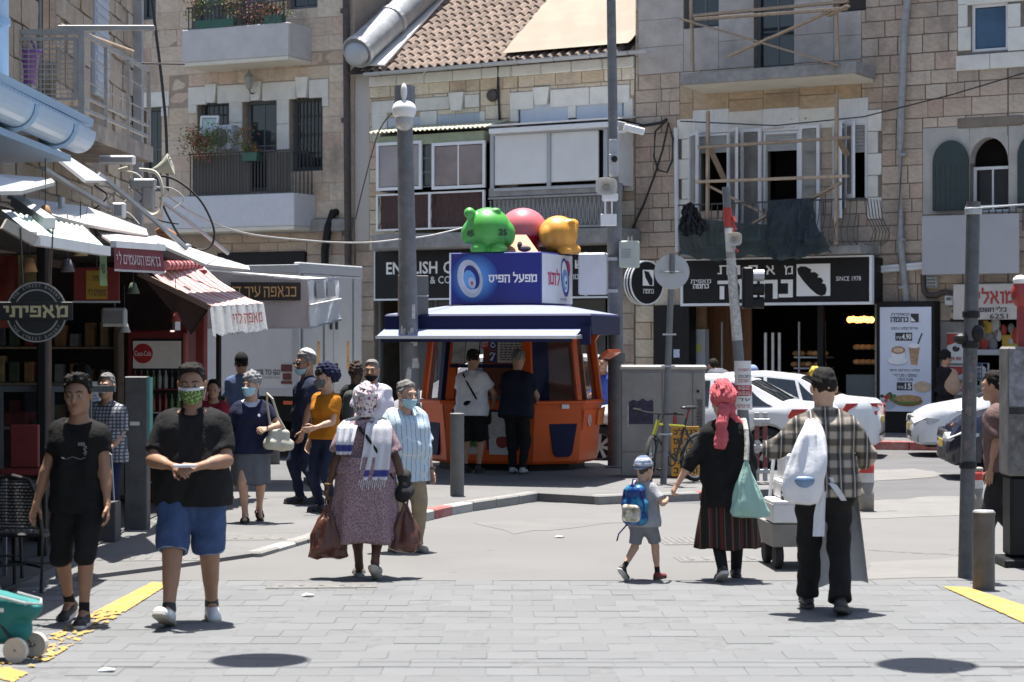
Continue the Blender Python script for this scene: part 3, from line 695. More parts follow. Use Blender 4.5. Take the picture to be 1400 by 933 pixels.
for j in jm:
 k=max(1,round((j[3]-j[2])/.5));h=(j[3]-j[2])/k
 for i in range(k):block(Bm,(j[0]+.004,j[1]-.004,j[2]+i*h+.005,j[2]+(i+1)*h-.005),-.035,.05,M_dress,'jamb_stone')
for px in((530,154,575,172),(598,152,657,172),(711,140,777,170),(788,134,851,166)):
 r=FR.rect(*px);o=MB().box(r[0],r[1],.0,.06,r[2]-.1,r[3],ch=.01).bd('transom_panel',M_blue,Bm)
for k in range(16):
 r=FR.rect(602,154,654,172);x=r[0]+(r[1]-r[0])*k/16
 MB().box(x,x+.03,-.012,-.001,r[2],r[3]-.03).bd('panel_rib',M_blue,Bm)
PIT=R(33);cpi,spi=math.cos(PIT),math.sin(PIT)
rz0=EZ-.06;ry0=-.38
def RP(s,d,h=0):return Ve((s,ry0+d*cpi-h*spi,rz0+d*spi+h*cpi))
e_=Ve((FR.c,-FR.s,0));m_=Ve((FR.s,FR.c,0))
def roof_hit(u,v,h=0):
 """pixel -> (s, d) on the roof plane"""
 p0=wpos(FR,*RP(0,0,h));nrm=(m_*(-spi)+Ve((0,0,cpi)));dr=D(u,v,1)-Ve((0,0,CH));t=(p0-Ve((0,0,CH))).dot(nrm)/dr.dot(nrm)
 w=Ve((0,0,CH))+dr*t-FR.o;s=w.dot(e_);y=w.dot(m_);return s,(y-ry0)/cpi
RD=5.6
MB().quad(RP(m0,0,-.03),RP(m1,0,-.03),RP(m1,RD,-.03),RP(m0,RD,-.03)).bd('roof_deck',mk('roof_felt',(.06,.045,.04),ro=1),Bm)
MB().quad(RP(m1,RD,-.03),RP(m0,RD,-.03),(m0,9.5,EZ-.5),(m1,9.5,EZ-.5)).bd('rear_roof',mk('roof_felt',(.06,.045,.04),ro=1),Bm)
MB().quad((m1,0,EZ-.1),(m1,9,EZ-.1),RP(m1,RD,-.04),RP(m1,0,-.04)).bd('gable',M_mort_m,Bm)
M_tile=mk('clay_roof_tile',(.185,.14,.115),ro=.9,vr=.25,scale=6,bu=.2,rand=.22,dirt=.45,dscale=1.6,dcol=(.34,.28,.24))
TW,TL=.235,.36
def tile_tmpl():
 q=MB();n=8;rows=[]
 for k,(d,h)in enumerate(((0,.045),(TL+.06,.0))):
  rows.append([(TW*(i/n-.5)*1.02,d,h+.045*math.cos(2*math.pi*(i/n-.25)))for i in range(n+1)])
 q.sheet(rows);fr=rows[0];q.sheet([[(p[0],0,p[2]-.03)for p in fr],fr]);return q
me_t=tile_tmpl().mesh('roof_tile',M_tile,False)
sl0=roof_hit(507,88);sl1=roof_hit(602,0);sr0=roof_hit(690,80);sr1=roof_hit(756,0)
RM=lambda s,d,h=0:Mx.Translation(RP(s,d,h))@Mx.Rotation(PIT,4,'X')
nt_=0;tl_rest=MB();TTV=tile_tmpl()
for j in range(int(RD/TL)):
 d=j*TL
 lo=sl0[0]+(sl1[0]-sl0[0])*(d-sl0[1])/(sl1[1]-sl0[1]);hi=sr0[0]+(sr1[0]-sr0[0])*(d-sr0[1])/(sr1[1]-sr0[1])+.5
 s=m0+TW*(j%2)*.0
 while s<m1:
  if lo-.1<s<hi:
   M=RM(s+TW/2,d,rnd.uniform(0,.008))@Mx.Rotation(rnd.uniform(-.015,.015),4,'Z')
   if nt_<300:inst('roof_tile',me_t,Bm,M);nt_+=1
   else:tl_rest.add([M@Ve(p)for p in TTV.v],TTV.f)
  s+=TW
if tl_rest.v:setp(tl_rest.bd('roof_tile_field',M_tile,Bm),kind='stuff')
def tarp():
 mb=MB();n=60;m=26;rows=[]
 d1=RD-.05
 for j in range(m+1):
  f=j/m;d=.12+f*(d1-.12);a=sr0[0]+(sr1[0]-sr0[0])*(d-sr0[1])/(sr1[1]-sr0[1]);b=m1+.02
  rows.append([RP(a+(b-a)*i/n,d,.14+.012*math.sin(d/TL*2*math.pi)+.02*math.sin(i*.41+j*.5)*math.sin(j*.31))for i in range(n+1)])
 mb.sheet(rows);return mb
t=thing('roof_tarpaulin','cream tarpaulin stretched over the right half of the tiled roof','tarpaulin',FR.o,FR.rz)
tarp().bd('tarpaulin_sheet',mk('cream_tarpaulin',(.24,.202,.158),ro=.85,vr=.06,scale=.8,bu=.12,bz=6,dirt=.15,dscale=.8,dcol=(.45,.38,.29)),t,smooth=True)
for i in range(26):
 s=sr0[0]+.15+i*TW
 if s<m1:inst('roof_tile',me_t,Bm,RM(s,-.06,0))
g0,g1=FR.P(500,94,.4)[0],FR.P(887,66,.4)[0]
mb=MB();rows=[]
for k in range(9):
 a=math.pi*k/8;rows.append([(g0,ry0-.06-.075*math.cos(a),rz0-.03-.08*math.sin(a)),(g1,ry0-.06-.075*math.cos(a),rz0-.01-.08*math.sin(a))])
mb.sheet(rows);mb.sheet([[Ve(p)+Ve((0,0,.006))for p in r]for r in reversed(rows)])
t=thing('roof_gutter','grey half-round gutter along the eaves of the tiled roof','gutter',FR.o,FR.rz)
mb.bd('gutter_trough',M_gal,t)
for i in range(8):s=g0+(g1-g0)*(i+.5)/8;MB().tube([(s,ry0+.06,rz0-.0),(s,ry0-.06,rz0-.125),(s,ry0-.145,rz0-.02)],.012,4).bd('gutter_bracket',M_rust,t)
t=thing('ventilation_duct','big dented galvanised duct lying down the left edge of the tiled roof','duct',FR.o,FR.rz)
a=roof_hit(497,64,.5);b=roof_hit(590,-40,.5)
mb=MB();A=RP(a[0],a[1],.5);B_=RP(b[0]+.5,b[1]+1.2,.5)
mb.cyl(A,B_,.36,n=20);o=mb.bd('duct_pipe',mk('dull_duct_sheet',(.27,.29,.31),ro=.6,vr=.25,scale=2.5,bu=.5,bz=5,dirt=.3,dscale=2),t,smooth=False);wn(o,40)
for f in(.0,.3,.62):MB().cyl(A.lerp(B_,f),A.lerp(B_,f+.02),.39,n=20).bd('duct_collar',M_gal,t)
MB().ball(A,(.33,.2,.33),16,9).bd('duct_end_cap',M_gal,t,smooth=True)
t=thing('roof_flashing','white bent sheet metal flashing between duct and roof tiles','flashing',FR.o,FR.rz)
p=[roof_hit(504,87,.12),roof_hit(528,87,.12),roof_hit(606,0,.12),roof_hit(572,-6,.12)]
p[2]=(p[2][0]+(p[2][0]-p[1][0])*.4,p[2][1]+(p[2][1]-p[1][1])*.4);p[3]=(p[3][0]+(p[3][0]-p[0][0])*.4,p[3][1]+(p[3][1]-p[0][1])*.4)
MB().slab([RP(q[0],q[1],.14)for q in p],.05).bd('flashing_sheet',M_white,t)
p=[roof_hit(492,70,.1),roof_hit(508,84,.1),roof_hit(575,-4,.1),roof_hit(552,-6,.1)]
MB().slab([RP(q[0],q[1],.08)for q in p],.04).bd('lower_sheet',M_gal,t)
OUT=.95
def boxed(root,px,out,mat,name,y1=0.0,ch=.01):
 r=FR.rect(*px,off=out);return MB().box(r[0],r[1],-out,y1,r[2],r[3],ch=ch).bd(name,mat,root)
sl_px=(507,316,846,338)
boxed(Bm,sl_px,OUT+.1,M_ugrey,'balcony_slab',ch=.04)
A0=FR.rect(514,194,663,259,off=OUT)
MB().box(A0[0],A0[0]+.06,-OUT+.06,0,A0[2],A0[3]+.3).bd('side_panel',M_white,Bm)
w1=FR.rect(514,194,576,260,off=OUT);w2=FR.rect(590,194,663,258,off=OUT)
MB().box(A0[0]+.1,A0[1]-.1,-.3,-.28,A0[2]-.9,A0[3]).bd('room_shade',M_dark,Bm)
wdw(Bm,w1,M_alu,M_glass2,2,1,y=-OUT,fw=.07,name='balcony_window')
wdw(Bm,w2,M_alu,mk('window_glass_brown',(.22,.17,.165),ro=.2,vr=.25,scale=1.5),2,1,y=-OUT,fw=.07,name='balcony_window')
gp=FR.rect(576,196,590,256,off=OUT-.06);wdw(Bm,gp,M_greyf,M_glass,1,3,y=-OUT+.06,fw=.03,name='open_gap')
boxed(Bm,(513,183,661,197),OUT-.04,M_greenw,'green_board')
def cgt(p00,p01,p10,p11,n,amp,ctr=None,th=.006):
 mb=MB();P=[Ve(p)for p in(p00,p01,p10,p11)];nr=(P[1]-P[0]).cross(P[2]-P[0]).normalized();k=n*6;top=[];bot=[]
 for d in(0,1):
  row=[]
  for i in range(k+1):
   f=i/k;q=P[0].lerp(P[1],f).lerp(P[2].lerp(P[3],f),d);row.append(q+nr*amp*math.sin(2*math.pi*i/6))
  top.append(row);bot.append([q-nr*th for q in row])
 mb.sheet(top);mb.sheet(list(reversed(bot)));mb.sheet([bot[0],top[0]]);mb.sheet([top[1],bot[1]]);return mb
q0=FR.V(503,182,OUT+.12);q1=FR.V(664,173,OUT+.12)
cgt(q0,q1,q0+Ve((0,1.0,.22)),q1+Ve((0,1.0,.22)),26,.022).bd('corrugated_roof',mk('aged_corrugated_sheet',(.47,.47,.36),ro=.85,vr=.12,dirt=.4,dscale=4),Bm)
def ornate(px,out,mat,n,backing=None,mid=None,border=False):
 r=FR.rect(*px,off=out);m=MB()
 m.box(r[0],r[1],-out-.02,-out+.02,r[3]-.04,r[3]).box(r[0],r[1],-out-.02,-out+.02,r[2],r[2]+.04)
 if border:m.box(r[0],r[0]+.05,-out-.03,-out+.03,r[2],r[3]).box(r[1]-.05,r[1],-out-.03,-out+.03,r[2],r[3]).box((r[0]+r[1])/2-.03,(r[0]+r[1])/2+.03,-out-.03,-out+.03,r[2],r[3])
 o=m.bd('ornate_railing',M_white if border else mat,Bm)
 st=(r[1]-r[0])/n;h=r[3]-r[2]-.1
 s=MB();pts=[]
 for sgn in(1,-1):
  s.tube([(sgn*st*.48*math.sin(math.pi*k/10)**1.0*(1-.55*(k/10)),0,.05+h*.9*k/10)for k in range(11)],.010,4)
 s.tube([(st*.18*math.cos(a*.7),-.008,.05+h*.93+st*.16*math.sin(a*.7))for a in range(10)],.009,4)
 me=s.mesh('scroll',mat)
 for i in range(n):inst('scroll',me,o,loc=(r[0]+st*(i+.5),-out,r[2]))
 if backing:MB().box(r[0]+.05,r[1]-.05,-out+.1,-out+.12,r[2]+.02,r[3]-.03).bd('backing',backing,Bm)
 return r
ornate((515,263,663,314),OUT,M_rail,20,mk('brown_curtain',(.125,.065,.06),ro=.95,vr=.35,scale=9,stretch=(7,1,.3)),border=True)
boxed(Bm,(668,171,845,178),OUT+.16,M_white,'roof_edge')
q0=FR.V(668,171,OUT+.16);q1=FR.V(836,166,OUT+.16);q1.z=q0.z
MB().slab([q0,q1,q1+Ve((0,1.1,.12)),q0+Ve((0,1.1,.12))],.04).bd('roof_sheet',M_white,Bm)
for i,px in enumerate(((676,182,749,252),(753,180,818,248))):
 r=FR.rect(*px,off=OUT);o=MB().box(r[0],r[1],-OUT,-OUT+.05,r[2],r[3],ch=.012).bd('white_panel',mk('white_blind_panel',(.70,.70,.685),ro=.55,vr=.05,scale=1,dirt=.2,dscale=1.3,dcol=(.5,.5,.47)),Bm)
fr=FR.rect(671,178,838,255,off=OUT);m=MB()
m.box(fr[0],fr[0]+.09,-OUT-.03,-OUT+.03,fr[2],fr[3]).box(fr[1]-.22,fr[1]-.12,-OUT-.03,-OUT+.03,fr[2],fr[3]).box(fr[0]+.09,fr[1]-.22,-OUT-.03,-OUT+.03,fr[2]-.06,fr[2]).box(fr[0]+.09,fr[1]-.22,-OUT-.03,-OUT+.03,fr[3]-.06,fr[3])
mdx=FR.P(751,215,OUT)[0];m.box(mdx-.045,mdx+.045,-OUT-.035,-OUT+.03,fr[2],fr[3]-.06);m.bd('panel_frame',M_gal,Bm)
dk=FR.rect(818,178,828,250,off=OUT-.05);MB().box(dk[0],dk[1],-OUT+.1,-OUT+.12,dk[2],dk[3]).bd('dark_gap',M_dark,Bm)
MB().box(fr[1]-.08,fr[1]-.02,-OUT+.0,0,fr[2],fr[3]).bd('side_panel',M_white,Bm)
boxed(Bm,(668,254,846,266),OUT,M_ugrey,'sill_band',y1=-OUT+.2)
ornate((668,267,846,312),OUT,M_rgrey,30,mk('grey_backing',(.25,.245,.235),ro=.95,vr=.15,scale=4))
boxed(Bm,(507,334,700,344),.35,M_ugrey,'shop_lintel',ch=.03)
t=thing('shop_sign','long black shop sign with white ENGLISH lettering behind the lottery kiosk','sign',FR.o,FR.rz)
so=.5;r=FR.rect(513,340,838,407,off=so)
MB().box(r[0],r[1],-so,-so+.16,r[2],r[3],ch=.01).bd('sign_board',M_black,t)
m=MB();m.box(r[0]-.03,r[1]+.03,-so-.02,-so+.1,r[2]-.04,r[2]).box(r[0]-.03,r[0],-so-.02,-so+.1,r[2],r[3]);m.bd('sign_rim',M_alu,t)
M_ltr=mk('white_letters',(.80,.80,.79),ro=.5,vr=0)
def txt(root,body,fac,px,off,mat,name='lettering',**k):
 r=fac.rect(*px,off=off);o=txm(body,r[0],r[1],r[2],r[3],y=-off,**k).bd(name,mat,root);return o
txt(t,'ENGLISH',FR,(528,358,598,375),so+.008,M_ltr,bold=.02)
txt(t,'CAKE',FR,(606,357,650,374),so+.008,M_ltr,bold=.02)
txt(t,'HOME & COFFEE',FR,(552,378,640,388),so+.008,M_ltr)
txt(t,'אנגליש',FR,(786,352,834,368),so+.008,M_ltr,bold=.02)
txt(t,'קונדיטוריה',FR,(770,375,812,384),so+.008,M_ltr)
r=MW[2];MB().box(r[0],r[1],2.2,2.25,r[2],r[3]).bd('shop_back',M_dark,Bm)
r=FR.rect(513,407,838,560);m=MB()
for f in(0,.12,.25,.45,.62,.8,.97):x=r[0]+(r[1]-r[0])*f;m.box(x,x+.08,.1,.16,r[2],r[3])
m.bd('shop_frame',M_greyf,Bm)
for a,b in((.13,.245),(.26,.44),(.46,.61),(.81,.96)):MB().box(r[0]+(r[1]-r[0])*a,r[0]+(r[1]-r[0])*b,.12,.14,.4,r[3]).bd('shop_pane',M_glass,Bm)
t=thing('wall_cable','black cable running down the pale wall beside the dark round vent','cable',FR.o,FR.rz)
MB().tube([FR.V(681,84,.08),FR.V(681,120,.06),FR.V(683,166,.06)],.03,5).bd('cable_run',M_cable,t)
t=thing('wall_vent','small round rusty vent on the pale wall between the two lintels','vent',wpos(FR,FR.P(675,131)[0],-.05,FR.P(675,131)[1]),FR.rz)
MB().lth([(.0,.0),(.15,0),(.13,.06),(0,.09)],14,M=Mx.Rotation(R(90),4,'X')).bd('vent_cap',M_rust,t)
Br=thing('stone_building','weathered limestone building with a bakery below and a timber shored balcony','building',FR.o,FR.rz)
r0=FR.P(869,300)[0];r1=FR.P(1560,300)[0];top_r=17.0
RW=[FR.rect(935,-60,983,38),FR.rect(1031,-60,1086,92),FR.rect(1140,-60,1184,16),FR.rect(1328,5,1378,70),FR.rect(953,183,997,288),FR.rect(1044,180,1093,285),FR.rect(1142,172,1157,285),FR.rect(1160,168,1186,272),FR.rect(1326,188,1379,290),FR.rect(935,412,1196,600),FR.rect(1300,436,1470,590)]
wall(Br,r0,r1,0,top_r,RW,M_mort_r,depth=8.0)
up=FR.rect(873,-120,1178,80)
upl=[FR.rect(873,-60,1178,92)]
S1=FR.rect(1310,-30,1402,94)
S2=[FR.rect(948,150,997,183),FR.rect(1044,148,1093,180),FR.rect(1142,135,1187,170)]
ORr=FR.rect(930,108,1178,160)
ARr=FR.rect(1262,172,1402,292)
cov=RW+[upl[0],S1,ORr,ARr]
jr=[FR.rect(926,163,953,300),FR.rect(1186,150,1206,300)]
SGN=FR.rect(932,352,1200,412)
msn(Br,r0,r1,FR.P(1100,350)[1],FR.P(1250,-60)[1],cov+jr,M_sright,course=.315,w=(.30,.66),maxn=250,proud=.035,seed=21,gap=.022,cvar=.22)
msn(Br,r0,FR.P(936,500)[0],.15,FR.P(1100,350)[1]-.02,RW,M_smid,course=.36,w=(.3,.6),maxn=30,proud=.04,seed=22)
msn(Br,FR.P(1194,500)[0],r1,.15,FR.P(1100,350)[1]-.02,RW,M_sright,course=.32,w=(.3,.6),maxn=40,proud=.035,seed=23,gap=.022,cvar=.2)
ors=fsp(ORr[0],ORr[1],ORr[2],ORr[3],[(x[0]-.0,x[1]+.0,x[2],x[3])for x in S2]+RW)
mes=[q.mesh('stone',M_orange)for q in ST_T]
for a,b,c,d in ors:
 k=max(1,round((b-a)/.62));nn=max(1,round((d-c)/.42))
 for i in range(k):
  for j in range(nn):
   w=(b-a)/k;h=(d-c)/nn
   inst('stone',mes[rnd.randrange(10)],Br,Mx.Translation((a+w*(i+.5),-.03,c+h*(j+.5)))@Mx.Diagonal((w-.015,.06,h-.015,1)))
for a,b,c,d in fsp(upl[0][0],upl[0][1],upl[0][2],upl[0][3],RW):
 nn=max(1,round((d-c)/.62));k=max(1,round((b-a)/1.6))
 for j in range(nn):
  for i in range(k):
   MB().box(a+(b-a)*i/k+.003,a+(b-a)*(i+1)/k-.003,-.02-rnd.uniform(0,.006),.03,c+(d-c)*j/nn+.003,c+(d-c)*(j+1)/nn-.003,ch=.006).bd('facing_slab',mk('pinkish_render',(.44,.40,.365),ro=.95,vr=.18,scale=2.4,bu=.2,rand=.06,dirt=.35,dscale=1.5,dcol=(.24,.21,.19)),Br)
for x in jr+[FR.rect(1378,5,1402,70),FR.rect(1310,5,1328,70)]:
 nn=max(1,round((x[3]-x[2])/.42));h=(x[3]-x[2])/nn
 for i in range(nn):
  wd_=(x[1]-x[0])*(.75 if i%2 else 1);lf=x[0]>FR.P(1100,300)[0]
  a,b=(x[0],x[0]+wd_)if lf else(x[1]-wd_,x[1])
  MB().box(a+.004,b-.004,-.04,.05,x[2]+i*h+.005,x[2]+(i+1)*h-.005,ch=.012).bd('jamb_stone',M_dress,Br)
x=FR.rect(1308,74,1402,95)
for i in range(2):MB().box(x[0]+(x[1]-x[0])*i/2+.004,x[0]+(x[1]-x[0])*(i+1)/2-.004,-.07,.05,x[2],x[3],ch=.012).bd('sill_stone',M_dress,Br)
x=FR.rect(1310,-40,1402,5);block(Br,x,-.04,.05,M_dress,'lintel_stone')
for i in range(3):wdw(Br,RW[i],M_greyf,M_glass,2 if i<2 else 1,1,y=.22,fw=.05)
wdw(Br,RW[3],M_alu,M_gblue,1,1,y=.05,fw=.06)
for i in(4,5,6,7):
 a,b,c,d=RW[i]
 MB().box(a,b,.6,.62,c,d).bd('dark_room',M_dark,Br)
 m=MB();m.box(a,a+.05,-.02,.1,c,d).box(b-.05,b,-.02,.1,c,d).box(a+.05,b-.05,-.02,.1,d-.05,d);m.bd('window_frame',M_alu,Br)
 sh=(d-c)*(.22 if i!=7 else .36);q=MB();n=8
 for k in range(n):q.box(a+.05,b-.05,.02+.006*(k%2),.06,d-.05-sh+sh*k/n+.004,d-.05-sh+sh*(k+1)/n-.002)
 q.bd('roller_shutter',M_slat,Br)
for x,(n_)in zip(S2,range(3)):
 o=MB().box(x[0],x[1],-.03,.04,x[2]+.01,x[3],ch=.008).bd('transom_panel',M_white,Br);q=MB()
 for k in range(14):xx=x[0]+(x[1]-x[0])*(k+.5)/14;q.box(xx-.012,xx+.012,-.042,-.031,x[2]+.03,x[3]-.02)
 q.bd('panel_rib',M_white,o)
x=FR.rect(997,152,1044,182);block(Br,x,-.03,.03,M_dress,'lintel_stone');x=FR.rect(1093,148,1142,176);block(Br,x,-.03,.03,M_dress,'lintel_stone')
M_gls=mk('leaf_glass',(.22,.205,.19),ro=.1,vr=.25,scale=2,spec=.6)
def leaf(px0,px1,v0,v1,out0,out1,lab=None):
 """open casement leaf: hinged at px0 on the wall, swung out to px1"""
 A=FR.P(px0,(v0+v1)/2,out0)[0];B=FR.P(px1,(v0+v1)/2,out1)[0];zb=FR.P(px0,v1,out0)[1];zt=FR.P(px0,v0,out0)[1]
 d=Ve((B-A,-(out1-out0),0));L_=d.length;rz=math.atan2(d.y,d.x)
 o=wdw(Br,(0,L_,zb,zt),M_alu,M_gls,1,1,y=0,fw=.07,th=.05,name='casement_leaf');o.matrix_local=Mx.Translation((A,-out0,0))@Mx.Rotation(rz,4,'Z');return o
leaf(941,952,183,285,.02,.45);leaf(995,1006,178,330,.04,.5);leaf(1012,1040,177,330,.08,.12);leaf(1092,1120,172,320,.05,.1);leaf(1138,1148,170,300,.04,.4);leaf(1154,1166,168,272,.04,.3)
ox=1.1;a,b,c,d=FR.rect(929,92,1170,114,off=ox)
t=MB();t.box(a,b,-ox,0,c+.08,d,ch=.02).bd('balcony_slab',M_ugrey,Br)
MB().prm([(-ox+.02,c+.078),(0,c+.078),(0,c-.0),(-.05,c)],'x',a+.05,b-.05).bd('slab_soffit',M_soff,Br)
ol=1.05;a2,b2,c2,d2=FR.rect(930,338,1176,350,off=ol)
MB().box(a2,b2,-ol,0,c2,d2,ch=.02).bd('balcony_slab',M_ugrey,Br)
zr=FR.P(1060,275,ol)[1];zb_=d2
o=MB().box(a2-.05,b2+.12,-ol-.02,-ol+.02,zr-.03,zr).bd('belly_railing',M_rail,Br)
q=MB();hh=zr-zb_
q.tube([(0,0,0),(0,-.16,hh*.12),(0,-.20,hh*.3),(0,-.05,hh*.62),(0,0,hh)],.010,5);me=q.mesh('baluster',M_rail)
nb=30
for i in range(nb):inst('baluster',me,o,loc=(a2+(b2-a2)*(i+.5)/nb,-ol,zb_))
for i in range(6):inst('baluster',me,o,M=Mx.Translation((b2+.05,-ol+.1+i*.17,zb_))@Mx.Rotation(R(90),4,'Z'))
def timber(u0,v0,u1,v1,o0,o1,w=.10,th=.06,nm='timber',pin=0):
 A=FR.V(u0,v0,o0);B=FR.V(u1,v1,o1);d=B-A;M=Mx.Translation(A)@d.to_track_quat('Z','Y').to_matrix().to_4x4()
 return MB().box(-w/2,w/2,-th/2,th/2,0,d.length,ch=.006).xf(M).bd(nm,M_wood,Bt)
Bt=thing('timber_shoring','raw timber posts rails and diagonal braces propping up the two balconies','timber shoring',FR.o,FR.rz)
for a_ in((968,152,967,335,1.12,1.12),(1144,128,1143,335,1.12,1.12),(945,0,947,98,1.0,1.0),(1141,-30,1146,84,1.0,1.0)):timber(*a_,w=.085)
for a_ in((955,202,1162,188,1.2,1.2),(952,249,1160,241,1.2,1.2),(948,22,1160,2,1.08,1.08),(950,27,1158,12,1.14,1.14)):timber(*a_,w=.10)
for a_ in((930,26,1148,90,1.12,1.15),(995,78,1148,10,1.2,1.05),(970,202,990,245,1.05,.4),(970,255,1060,300,1.05,.9),(1005,322,1055,290,1.15,1.1),(1110,272,1150,250,1.0,1.15),(1146,190,1158,212,1.05,.6),(1132,22,1160,8,1.0,1.2)):timber(*a_,w=.12,th=.045)
def net(pxs,off,seed,label=None):
 r=random.Random(seed);mb=MB();n=40;m=14;rows=[]
 top=[FR.V(u,v,off)for u,v in pxs[0]];bot=[FR.V(u,v,off+.12)for u,v in pxs[1]]
 def along(P,f):
  k=f*(len(P)-1);i=min(int(k),len(P)-2);return P[i].lerp(P[i+1],k-i)
 for j in range(m+1):
  f=j/m;row=[]
  for i in range(n+1):
   g=i/n;p=along(top,g).lerp(along(bot,g),f);p=p+Ve((.02*math.sin(j*1.3+i),-.035*math.sin(g*41+1.5*math.sin(g*9))*(.3+f)-.02*math.sin(f*9+g*24),.05*math.sin(g*13+2*f)*f+.03*math.sin(g*47)*f));row.append(p)
  rows.append(row)
 mb.sheet(rows);mb.sheet([[p+Ve((0,.012,0))for p in r]for r in reversed(rows)]);return mb
t=thing('netting','dark green netting draped over the railing of the shored balcony above the bakery sign','netting',FR.o,FR.rz)
net([[(1052,274),(1085,272),(1110,271)],[(1040,350),(1080,352),(1122,346)]],1.28,1).bd('net_sheet',mk('dark_blue_cloth',(.026,.036,.046),ro=.95,vr=.35,scale=5,bu=.5,alpha=.86),t,smooth=True)
net([[(928,306),(965,300),(1000,304),(1060,308),(1125,318)],[(930,352),(985,354),(1040,353),(1090,352),(1136,349)]],1.3,2).bd('net_sheet',M_net,t,smooth=True)
net([[(934,282),(944,276),(952,285)],[(928,318),(950,322),(968,316)]],1.25,3).bd('net_sheet',M_black,t,smooth=True)
ar=RW[8]
def arch_poly(a,b,c,d,n=14,rise=.45):
 P=[(a,c),(b,c)];h=d-rise
 for i in range(n+1):
  f=math.pi*i/n;P.append(((a+b)/2+(b-a)/2*math.cos(f),h+rise*math.sin(f)))
 return P
M_plinth=mk('white_washed_stone',(.42,.405,.37),ro=.9,vr=.12,scale=2,dirt=.4,dscale=1.6,dcol=(.25,.22,.19))
for a,b,c,d in fsp(ARr[0],ARr[1],ARr[2],ARr[3],RW):MB().box(a+.003,b-.003,-.025,.03,c+.003,d-.003,ch=.006).bd('facing_slab',M_plinth,Br)
x=FR.rect(1310,160,1400,174);MB().box(x[0],x[1],-.06,.02,x[2],x[3],ch=.02).bd('string_course',M_mort_r,Br)
m=MB();n=14;cx=(ar[0]+ar[1])/2;hw=(ar[1]-ar[0])/2
for i in range(n):
 f0,f1=math.pi*i/n,math.pi*(i+1)/n;h=ar[3]-.5
 for(zz)in(0,):
  m.quad((cx+hw*math.cos(f0),-.03,h+.5*math.sin(f0)),(cx+hw*math.cos(f1),-.03,h+.5*math.sin(f1)),(cx+hw*math.cos(f1),-.03,ar[3]+.02),(cx+hw*math.cos(f0),-.03,ar[3]+.02))
  m.quad((cx+hw*math.cos(f0),-.03,h+.5*math.sin(f0)),(cx+hw*math.cos(f0),.3,h+.5*math.sin(f0)),(cx+hw*math.cos(f1),.3,h+.5*math.sin(f1)),(cx+hw*math.cos(f1),-.03,h+.5*math.sin(f1)))
m.bd('window_arch',M_plinth,Br)
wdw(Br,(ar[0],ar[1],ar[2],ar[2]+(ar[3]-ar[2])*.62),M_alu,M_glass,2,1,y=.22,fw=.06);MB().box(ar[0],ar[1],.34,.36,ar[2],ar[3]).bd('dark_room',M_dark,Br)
for px in((1275,192,1324,288),(1391,182,1440,284)):
 x=FR.rect(*px,off=.1);o=MB().prm(arch_poly(*x),'y',-.11,-.06).bd('window_shutter',M_shut,Br);q=MB()
 for k in range(7):xx=x[0]+(x[1]-x[0])*(k+.5)/7;q.box(xx-.012,xx+.012,-.118,-.112,x[2]+.05,x[3]-.5)
 q.bd('shutter_board',M_shut,o)
q=MB();zz=FR.P(1350,283,.3)[1]
x0_,x1_=FR.P(1320,283,.3)[0],FR.P(1470,280,.3)[0];q.box(x0_,x1_,-.32,-.29,zz,zz+.03);o=q.bd('window_rail',M_alu,Br)
me=MB().box(-.01,.01,-.01,.01,0,.5).mesh('baluster',M_rail)
for i in range(16):inst('baluster',me,o,loc=(x0_+(x1_-x0_)*(i+.5)/16,-.305,zz-.5))
t=thing('wall_pipe','long grey drain pipe kinked half way up the weathered wall right of the bakery','drain pipe',FR.o,FR.rz)
MB().tube([FR.V(1245,-40,.14),FR.V(1236,44,.14),FR.V(1231,180,.14),FR.V(1231,330,.14),FR.V(1239,412,.14)],.075,10).bd('pipe',M_rgrey,t)
for v in(100,214,330,395):p=FR.V(1233 if v>60 else 1236,v,.14);MB().cyl(p,p+Ve((0,0,.06)),.092,n=10).bd('pipe_clamp',M_rgrey,t)
t=thing('wall_pipe','thin white pipe rising along the stone joint left of the shored balcony','drain pipe',FR.o,FR.rz)
MB().tube([FR.V(924,175,.08),FR.V(926,345,.08)],.05,8).bd('pipe',M_alu,t)
t=thing('wall_cable','coiled black cable loop hanging on the wall between the pale house and the shored balcony','cable',FR.o,FR.rz)
MB().tube([FR.V(850,166,.1),FR.V(880,172,.12),FR.V(905,168,.1),FR.V(912,163,.1)],.035,6).bd('cable_run',M_cable,t)
MB().tube([FR.V(911,165,.12),FR.V(896,180,.12),FR.V(894,215,.12),FR.V(900,233,.12),FR.V(912,236,.14),FR.V(919,220,.14),FR.V(920,190,.14),FR.V(914,168,.12),FR.V(906,205,.14),FR.V(895,240,.12),FR.V(880,280,.12),FR.V(862,318,.12)],.022,6).bd('cable_loop',M_cable,t)
t=thing('wall_cable','thin cable slung along the wall over the windows of the shored balcony','cable',FR.o,FR.rz)
MB().tube([FR.V(930,166,.2),FR.V(1060,172,1.25),FR.V(1180,160,.3),FR.V(1300,130,.15),FR.V(1400,100,.15)],.014,5).bd('cable_run',M_cable,t)
t=thing('bakery_sign','wide black bakery sign with white Hebrew letters and a loaf emblem','sign',FR.o,FR.rz)
so=.75;x=FR.rect(934,354,1189,414,off=so)
MB().box(x[0],x[1],-so,-.02,x[2],x[3],ch=.01).bd('sign_board',M_black,t)
m=MB();w=.055;m.box(x[0]-w,x[1]+w,-so-.02,-so+.1,x[2]-w,x[2]).box(x[0]-w,x[1]+w,-so-.02,-so+.1,x[3],x[3]+w*.6).box(x[1],x[1]+w,-so-.02,-so+.1,x[2],x[3]).box(x[0]-w,x[0],-so-.02,-so+.1,x[2],x[3]);m.bd('sign_rim',M_alu,t)
lo=so+.012
